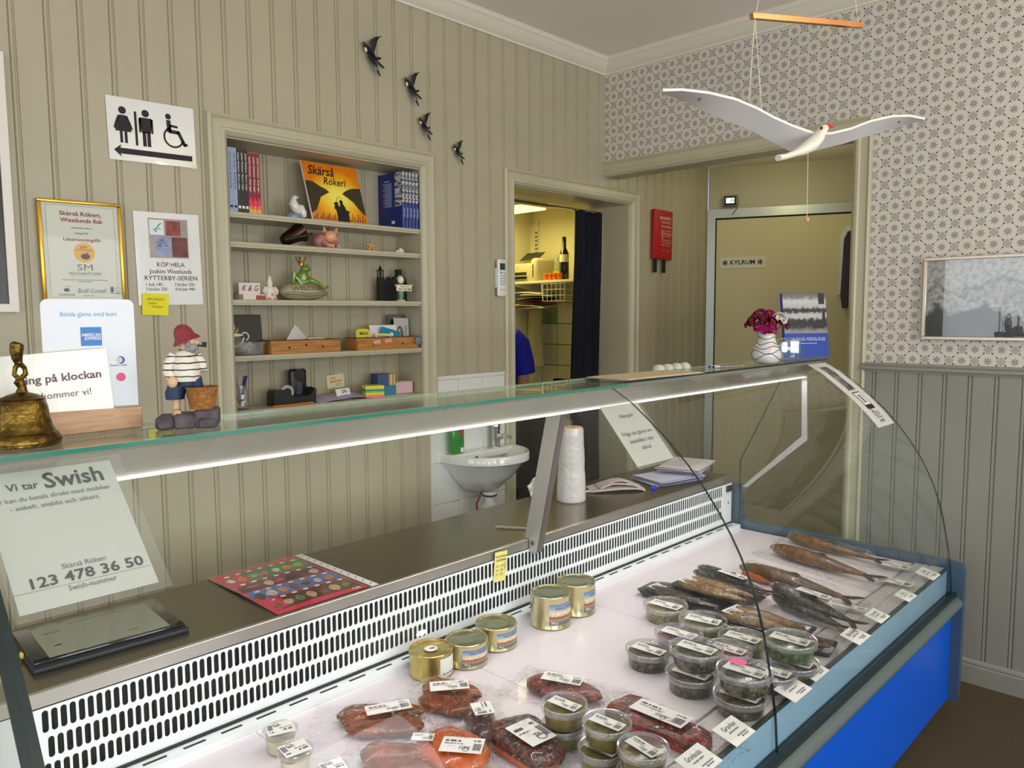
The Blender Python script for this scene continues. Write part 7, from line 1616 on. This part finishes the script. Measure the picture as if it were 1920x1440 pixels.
t = thing('juice_bag', 'clear refill bag with yellow contents behind the egg cups', 'bag', (.52, p.y, 1.8455)); mb = MB(); mb.tube([(0, 0, .0), (0, 0, .03), (0, 0, .10), (0, 0, .16), (0, 0, .185)], [.036, .042, .040, .034, .028], 14, sq=.6); obj('bag_film', mb, M('greenish bag', (178, 180, 130), .3, rgb2=(120, 126, 90), scale=40, coat=.4), t); mb = MB(); mb.tube([(0, -.0, .004), (0, 0, .07)], [.0375, .043], 14, sq=.62); obj('juice', mb, M('yellow juice', (206, 186, 40), .3), t)
p = on(1058, 526, x=.46)
t = thing('dark_bottle', 'tall dark bottle with a pale label beside the curtain', 'bottle', (.46, p.y, 1.8455)); mb = MB(); mb.lathe([(.030, 0), (.033, .005), (.033, .185), (.022, .21), (.014, .225), (.014, .30), (.004, .302)], 20); obj('bottle_glass', mb, M('black green glass', (14, 16, 16), .12, coat=.5), t); mb = MB(); mb.lathe([(.0335, .125), (.0335, .178)], 20, cap0=False, cap1=False); obj('bottle_label', mb, M('cream label', (220, 214, 180), .5), t)
# wire basket hung below the shelf, papers and folders beside it
WIRE = M('white coated wire', (226, 222, 190), .4)
t = thing('wire_basket', 'small white wire basket hooked under the kitchen shelf', 'basket', (.42, .70, 1.70)); mb = MB()
for k in range(6): yy = -.10+k*.04; mb.tube([(-.07, yy, .12), (-.07, yy, 0), (.10, yy, 0), (.10, yy, .12)], .0022, 5)
for zz in (0, .04, .08, .12): mb.tube([(-.07, -.10, zz), (-.07, .10, zz), (.10, .10, zz), (.10, -.10, zz), (-.07, -.10, zz)], .0022, 5)
mb.tube([(-.07, .10, .0), (-.07, .115, .142)], .004, 6); obj('basket_wires', mb, WIRE, t)
rg_ = random.Random(2)
for k, (c_, lb) in enumerate((((222, 214, 170), 'cream papers at the top of the pile under the kitchen shelf'), ((206, 200, 170), 'second layer of papers under the kitchen shelf'), ((150, 196, 120), 'green sheet in the pile under the kitchen shelf'), ((30, 28, 30), 'black folder in the pile under the kitchen shelf'), ((186, 40, 40), 'red folder sticking out of the pile'), ((224, 214, 160), 'large cream sheet at the bottom of the pile'), ((230, 220, 168), 'lowest drooping cream sheet of the pile'))):
    p = on(985, 552+k*7, x=.45)
    sheet('pile_sheet', lb, 'papers', .24, .22, (.45-.012*(k % 2), .92+rg_.uniform(-.03, .03), 1.775-k*.018), (R(-84), R(rg_.uniform(-4, 4)), R(-78+rg_.uniform(-12, 12))), M('pile paper %d' % k, c_, .6), th=.004, curve=lambda t_: .02*t_*t_)
t = thing('white_apron', 'pale apron hanging on the tiled kitchen wall', 'apron', (.60, 1.10, 1.22)); mb = MB(); N = 24
mb.loft([[((.0)-.03*math.sin(k*1.3+z_*4)*(.4+z_), -.07*(1.1-.45*z_/.42)+.14*(1.1-.45*z_/.42)*k/N, z_) for k in range(N+1)]+[(.012-.03*math.sin(k*1.3+z_*4)*(.4+z_), -.07*(1.1-.45*z_/.42)+.14*(1.1-.45*z_/.42)*k/N, z_) for k in range(N, -1, -1)] for z_ in (0, .1, .2, .3, .42)]); obj('apron_cloth', mb, M('pale apron cloth', (222, 214, 164), .8), t, smooth=70)
mb = MB(); mb.tube([(.0, 0, .40), (.03, 0, .46), (.075, 0, .46)], .004, 6); obj('hook', mb, CHR, t)
# dark clutter low in the doorway: bin with bag
BAG = M('black bin bag', (18, 16, 16), .3, bump=.6, bscale=14, spec=.4)
t = thing('bin_bag_stand', 'black bin bag on a stand in the kitchen doorway', 'bin', (-.36, .42, 0)); mb = MB(); N = 28; rg_ = random.Random(9)
mb.loft([[((.30*s_*(1+.05*math.sin(5*k+z_*9)))*math.cos(2*math.pi*k/N), (.16*s_*(1+.06*math.sin(7*k+z_*7)))*math.sin(2*math.pi*k/N), z_) for k in range(N)] for z_, s_ in ((.02, .8), (.2, .98), (.5, 1.02), (.8, 1.0), (1.02, .96), (1.06, .9))]); obj('bag', mb, BAG, t, smooth=70)
mb = MB(); mb.lathe([(.31, 1.055), (.325, 1.06), (.325, 1.085), (.3, 1.09)], 30, sy=.56); obj('lid', mb, M('dark brown lid', (40, 32, 26), .4), t)
p = on(1015, 800, y=.30)
t = thing('green_sponge_cloth', 'green and pink cloth hung over the bin lid', 'cloth', (p.x-.02, .24, 1.03)); mb = MB(); mb.rbox(-.07, .07, -.004, .004, -.02, .065, .003, 1); obj('green_cloth', mb, M('lime cloth', (130, 150, 60), .8), t); mb = MB(); mb.rbox(-.068, -.01, -.0055, -.0042, .02, .058, .0005, 1); obj('pink_cloth', mb, M('salmon pink cloth', (206, 96, 90), .8), t)

# ---- person in blue, mostly hidden by the door casing
SKN = M('human skin', (196, 140, 108), .5, subsurf=.08); SHIRT = M('royal blue shirt', (10, 14, 150), .8, var=.2, scale=8)
per = thing('person', 'person in a royal blue short sleeved shirt standing in the kitchen', 'person', (-.175, .80, .02), (0, 0, R(150)))
def skinned(name, verts, edges, radii, mt, parent, lv=2):
    me = bpy.data.meshes.new(name); me.from_pydata(verts, edges, []); me.materials.append(mt)
    o = bpy.data.objects.new(name, me); COL.objects.link(o); o.parent = parent
    sk = o.modifiers.new('skin', 'SKIN'); sk.use_smooth_shade = True
    for k, r_ in enumerate(radii): me.skin_vertices[0].data[k].radius = r_ if isinstance(r_, tuple) else (r_, r_); me.skin_vertices[0].data[k].use_root = (k == 0)
    ss = o.modifiers.new('sub', 'SUBSURF'); ss.levels = lv; ss.render_levels = lv
    return o
# local frame: faces -y, x to the person's left
V = [(0, 0, .96), (0, .0, 1.12), (0, .01, 1.30), (0, .015, 1.43), (0, .01, 1.52), (0, -.005, 1.60), (0, -.012, 1.68), (0, -.005, 1.745)]
E2 = [(0, 1), (1, 2), (2, 3), (3, 4), (4, 5), (5, 6), (6, 7)]; Rr = [(.155, .11), (.135, .10), (.155, .105), (.13, .085), (.055, .055), (.068, .078), (.074, .088), (.05, .06)]
for s_ in (-1, 1):
    b0 = len(V); V += [(s_*.165, .015, 1.425), (s_*.215, .02, 1.28), (s_*.225, .0, 1.14), (s_*.205, -.10, 1.05), (s_*.17, -.21, 1.02)]; E2 += [(3, b0), (b0, b0+1), (b0+1, b0+2), (b0+2, b0+3), (b0+3, b0+4)]; Rr += [.062, .050, .042, .036, .026]
    hb = b0+4
    V += [(s_*.16, -.26, 1.015), (s_*.155, -.29, 1.005)]; E2 += [(hb, len(V)-2), (len(V)-2, len(V)-1)]; Rr += [(.036, .016), (.034, .014)]; kb = len(V)-1
    for f_, (dx, L1, dz) in enumerate(((-.026, .070, 0), (-.009, .078, .002), (.009, .074, .002), (.026, .060, 0))):
        V += [(s_*(.155+dx), -.315, 1.0+dz), (s_*(.153+dx), -.29-L1*.7, .985+dz), (s_*(.152+dx), -.29-L1, .965+dz)]; n0 = len(V)-3; E2 += [(kb, n0), (n0, n0+1), (n0+1, n0+2)]; Rr += [.0095, .009, .0075]
    V += [(s_*.125, -.27, 1.0), (s_*.105, -.30, .985)]; n0 = len(V)-2; E2 += [(hb+1, n0), (n0, n0+1)]; Rr += [.011, .009]
    b0 = len(V); V += [(s_*.09, .0, .90), (s_*.095, -.005, .50), (s_*.095, .015, .10), (s_*.10, -.10, .045), (s_*.10, -.16, .035)]; E2 += [(0, b0), (b0, b0+1), (b0+1, b0+2), (b0+2, b0+3), (b0+3, b0+4)]; Rr += [.092, .060, .042, (.042, .035), (.036, .022)]
body = skinned('body', V, E2, Rr, SKN, per)
mb = MB(); N = 22
def tor(z_, a_, b_, cy): return [(a_*math.cos(2*math.pi*k/N), cy+b_*math.sin(2*math.pi*k/N), z_) for k in range(N)]
mb.loft([tor(.90, .185, .135, 0), tor(1.0, .185, .135, 0), tor(1.12, .175, .128, 0), tor(1.28, .195, .135, .01), tor(1.40, .205, .125, .015), tor(1.47, .15, .10, .015), tor(1.52, .075, .075, .01)], cap0=False, cap1=False)
for s_ in (-1, 1): mb.tube([(s_*.13, .015, 1.435), (s_*.19, .018, 1.38), (s_*.222, .02, 1.27), (s_*.232, .015, 1.20)], [.085, .082, .074, .072], 16)
obj('shirt', mb, SHIRT, per, smooth=70)
mb = MB(); mb.loft([tor(.96, .178, .128, 0), tor(.84, .185, .13, 0)]); 
for s_ in (-1, 1): mb.tube([(s_*.09, .0, .90), (s_*.095, -.005, .50), (s_*.097, .012, .09)], [.105, .078, .065], 16)
obj('trousers', mb, M('dark trousers', (30, 30, 38), .8), per, smooth=60)
mb = MB(); mb.ball((0, .012, 1.69), .102, 18, sc=(.86, 1.0, 1.08)); mb.tube([(0, .075, 1.70), (0, .085, 1.60), (0, .075, 1.50)], [.075, .068, .04], 14); 
mb.v = [(x_, y_ if (y_ > -.055 or z_ > 1.735) else -.055, z_) for x_, y_, z_ in mb.v]; obj('hair', mb, M('dark brown hair', (52, 28, 20), .5, bump=.5, bscale=60), per, smooth=60)
mb = MB(); mb.tube([(0, -.088, 1.685), (0, -.112, 1.655), (0, -.092, 1.648)], [.008, .014, .008], 8); obj('nose', mb, SKN, per)
mb = MB(); mb.ball((-.03, -.084, 1.685), .010, 8); mb.ball((.03, -.084, 1.685), .010, 8); obj('eyes', mb, M('eye white', (220, 216, 210), .3), per)
mb = MB(); mb.tube([(-.024, -.088, 1.622), (0, -.096, 1.620), (.024, -.088, 1.622)], [.003, .006, .003], 6); obj('mouth', mb, M('lips', (160, 90, 84), .5), per)

# ================================================================== COLD ROOM DOOR DETAILS
NRM = Vector((math.sin(ang), -math.cos(ang), 0))       # outward normal of the cold room front
def on_door(px, py, d=.02):
    dr_ = _f+_r*((px-960)/F_PX)-_u*((py-720)/F_PX); P0 = A0+NRM*d
    tt = (P0-CAM).dot(NRM)/dr_.dot(NRM); return CAM+dr_*tt
DROT = (0, 0, ang)
p = on_door(1392, 492, .010)
t = sheet('cold_room_sign', 'white cold room name strip with snowflakes on the beige door', 'sign', .30, .078, tuple(p), DROT, M('pale strip', (222, 216, 190), .4))
i = Ink(); i.t('KYLRUM', 0, 0, .042, bold=.02, width=.165)
for sx in (-.117, .117):
    for k in range(3): a_ = R(60*k+30); i.stroke([(sx-.019*math.cos(a_), -.019*math.sin(a_)), (sx+.019*math.cos(a_), .019*math.sin(a_))], .005)
    for k in range(6): a_ = R(60*k+30); i.ring(sx+.013*math.cos(a_), .013*math.sin(a_), .0015, .005, 0, 360, 8)
i.put(t, INK)
p = on_door(1370, 377, .014)
t = thing('thermometer_display', 'small digital thermometer above the cold room door', 'thermometer', tuple(p), DROT)
mb = MB(); mb.rbox(-.048, .048, -.012, .012, -.038, .038, .005, 2); obj('housing', mb, M('grey housing', (110, 112, 92), .4), t); mb = MB(); mb.box(-.038, .038, -.0126, -.012, -.028, .028); obj('display_face', mb, M('black gloss', (12, 12, 14), .12, coat=.5), t, smooth=0)
mb = MB(); mb.box(-.030, .026, -.0132, -.0127, -.016, .020); obj('display', mb, emission('lit display', (226, 236, 226), .9), t, smooth=0); i = Ink(-.0136); i.t('-26', .008, .004, .030, bold=.01, width=.03); i.put(t, M('grey print', (96, 92, 92), .6))
mb = MB(); mb.tube([(.04, -.004, -.036), (.045, -.01, -.05), (.02, -.012, -.085), (.012, -.012, -.095)], .0018, 5); obj('cable', mb, BLACK, t)
p = on_door(1590, 495, .02)
t = thing('door_handle', 'long black cold room handle in a white curved surround', 'handle', tuple(p), DROT)
mb = MB(); mb.prism([(-.055, -.20), (-.055, .18), (-.03, .235), (.02, .26), (.075, .26), (.075, -.20)], -.03, .005, 'y'); obj('surround', mb, M('white handle plastic', (222, 220, 212), .35), t, smooth=30)
mb = MB(); mb.prism([(-.030, -.29), (-.042, -.20), (-.030, .16), (-.008, .21), (.075, .225), (.075, -.29)], -.045, -.028, 'y'); obj('grip', mb, M('black plastic', (20, 20, 22), .35), t, smooth=30)
# ================================================================== PICTURE ON THE PAPERED WALL
za, zb, ya, yb = 1.842, 1.488, -1.757, -2.60
t = thing('harbour_photograph', 'wide black and white coast photograph in a pale metal frame', 'picture', (-.014, (ya+yb)/2, (za+zb)/2), FACE_RIGHT); W3, H3 = ya-yb, za-zb; fw = .014
for x0, x1, z0, z1 in ((-W3/2, W3/2, H3/2-fw, H3/2), (-W3/2, W3/2, -H3/2, -H3/2+fw), (-W3/2, -W3/2+fw, -H3/2+fw, H3/2-fw), (W3/2-fw, W3/2, -H3/2+fw, H3/2-fw)): mb = MB(); mb.rbox(x0, x1, -.012, .012, z0, z1, .002, 1); obj('frame_bar', mb, M('pale champagne frame', (214, 202, 184), .3, metal=.6), t)
def coast():
    mt, n, l, out = new_mat('coast photo'); b_ = n.new('ShaderNodeBsdfPrincipled'); b_.inputs['Roughness'].default_value = .25; l.new(b_.outputs[0], out.inputs[0])
    tc = n.new('ShaderNodeTexCoord'); sp = n.new('ShaderNodeSeparateXYZ'); l.new(tc.outputs['Object'], sp.inputs[0])
    nz = n.new('ShaderNodeTexNoise'); nz.inputs['Scale'].default_value = 9; nz.inputs['Detail'].default_value = 8; l.new(tc.outputs['Object'], nz.inputs[0])
    n3 = n.new('ShaderNodeTexNoise'); n3.inputs['Scale'].default_value = 60; n3.inputs['Detail'].default_value = 5; l.new(tc.outputs['Object'], n3.inputs[0])
    ma = n.new('ShaderNodeMath'); ma.operation = 'MULTIPLY_ADD'; l.new(nz.outputs['Fac'], ma.inputs[0]); ma.inputs[1].default_value = .28; l.new(sp.outputs['Z'], ma.inputs[2])
    rp = n.new('ShaderNodeValToRGB'); l.new(ma.outputs[0], rp.inputs[0]); el = rp.color_ramp.elements; el[0].position = .02; el[0].color = (.02, .02, .02, 1); el[1].position = .30; el[1].color = (.52, .49, .46, 1)
    for ps, v_ in ((.08, .04), (.11, .5), (.13, .3), (.16, .5), (.19, .22), (.21, .5)): q_ = el.new(ps); q_.color = (v_, v_*.97, v_*.94, 1)
    mx = n.new('ShaderNodeMix'); mx.data_type = 'RGBA'; mx.blend_type = 'MULTIPLY'; mx.inputs[0].default_value = .6; l.new(rp.outputs[0], mx.inputs[6]); r2 = n.new('ShaderNodeValToRGB'); r2.color_ramp.elements[0].position = .35; r2.color_ramp.elements[1].position = .55; r2.color_ramp.elements[0].color = (.25, .25, .25, 1); l.new(n3.outputs['Fac'], r2.inputs[0]); l.new(r2.outputs[0], mx.inputs[7])
    l.new(mx.outputs[2], b_.inputs['Base Color']); return mt
mb = MB(); mb.box(-W3/2+fw, W3/2-fw, -.002, .010, -H3/2+fw, H3/2-fw); obj('photo_print', mb, coast(), t, smooth=0)
mb = MB(); mb.box(-W3/2+fw, W3/2-fw, -.006, -.0045, -H3/2+fw, H3/2-fw); obj('glazing', mb, clear('picture glazing', (.97, .98, .98), .035, .6, 4, .005), t, smooth=0)

# ================================================================== SEAGULL MOBILE
def dep(px): return 1.72+(px-1243)/(1737-1243)*.42
def G(px, py, d=0.): k = dep(px)+d; return CAM+(_f+_r*((px-960)/F_PX)-_u*((py-720)/F_PX))*k
GW = M('white painted wood', (226, 222, 222), .4); GB = M('cream white wood', (232, 226, 210), .45)
gc = G(1520, 268)
t = thing('seagull_mobile', 'white wooden seagull mobile hanging from a gold stick', 'mobile', tuple(gc))
def wing(name, top, bot):
    mb = MB(); up = Vector((0, 0, 1)); vs = []
    nrm = (G(*top[-1])-G(*top[0])).cross(G(*bot[len(bot)//2])-G(*top[len(top)//2])).normalized()
    # the trailing edge sits farther back than the leading edge: the board lies nearly level
    A_ = [G(a_, b_) for a_, b_ in top]; B_2 = [G(a_, b_, .10) for a_, b_ in bot]
    rings = []
    for p_, q_ in zip(A_, B_2):
        mid = (p_+q_)/2; n_ = Vector((0, 0, 1)); rings.append([tuple(p_+n_*.002), tuple(mid+n_*.005), tuple(q_+n_*.001), tuple(q_-n_*.003), tuple(mid-n_*.003), tuple(p_-n_*.004)])
    mb.loft(rings); return obj(name, mb, GW, t, world=True, smooth=50)
wing('wing', [(1243, 168), (1280, 167), (1330, 173), (1380, 185), (1420, 202), (1453, 220), (1487, 235), (1530, 250)], [(1250, 176), (1284, 188), (1324, 209), (1364, 225), (1409, 243), (1445, 263), (1478, 280), (1510, 285)])
wing('wing', [(1530, 250), (1560, 249), (1597, 240), (1633, 226), (1673, 217), (1706, 216), (1735, 222)], [(1512, 285), (1545, 276), (1580, 268), (1620, 255), (1665, 242), (1704, 231), (1733, 225)])
bpx = [(1459, 296), (1472, 294), (1490, 288), (1506, 281), (1520, 272), (1532, 260), (1539, 249), (1545, 240), (1550, 237)]
mb = MB(); mb.tube([G(a_, b_, -.012) for a_, b_ in bpx], [.010, .009, .010, .017, .021, .019, .015, .013, .006], 12, sq=.8); obj('body', mb, GB, t, world=True)
mb = MB(); mb.tube([G(1548, 238, -.014), G(1556, 237, -.016), G(1564, 238, -.018)], [.008, .006, .001], 8); obj('beak', mb, M('red beak', (206, 40, 20), .35), t, world=True)
mb = MB(); mb.ball(G(1540, 240, -.028), .0038, 8); obj('eye', mb, INK, t, world=True)
mb = MB(); mb.tube([G(1311, 186, -.004), G(1312, 186, -.008)], .004, 8); mb.tube([G(1685, 229, -.004), G(1686, 229, -.008)], .003, 8); obj('peg', mb, M('dark peg', (70, 60, 52), .5), t, world=True)
mb = MB()
S0, S1 = G(1409, 30, .05), G(1616, 48, .05)
d_ = (S1-S0).normalized(); u_ = d_.cross(Vector((0, 0, 1))).normalized(); v_ = u_.cross(d_)
mb.loft([[S+u_*a_*.0065+v_*b_*.0065 for a_, b_ in ((-1, -1), (1, -1), (1, 1), (-1, 1))] for S in (S0, S1)]); obj('crossbar', mb, M('varnished gold stick', (190, 120, 40), .18, metal=.3, coat=.7, var=.15, scale=12), t, world=True, smooth=0)
mb = MB(); apex = Vector(((S0.x+S1.x)/2, (S0.y+S1.y)/2, ZCEIL))
W1, W2_ = G(1404, 190, .02), G(1428, 206, .08)
sa = S0+d_*.012; sb = S1-d_*.012
X1, X2 = G(1628, 232, .02), G(1640, 243, .08)
for a_, b_ in ((sa, W1), (sa, W2_), (sa, apex), (sb, apex)): mb.tube([a_, b_], .0009, 4)
bl = G(1513, 412); mb.tube([G(1515, 286, -.01), bl], .0007, 4); obj('string', mb, M('pale string', (226, 216, 190), .7), t, world=True)
mb = MB(); mb.ball(bl, .0065, 12); obj('ball', mb, M('wooden ball', (206, 158, 110), .45), t, world=True)
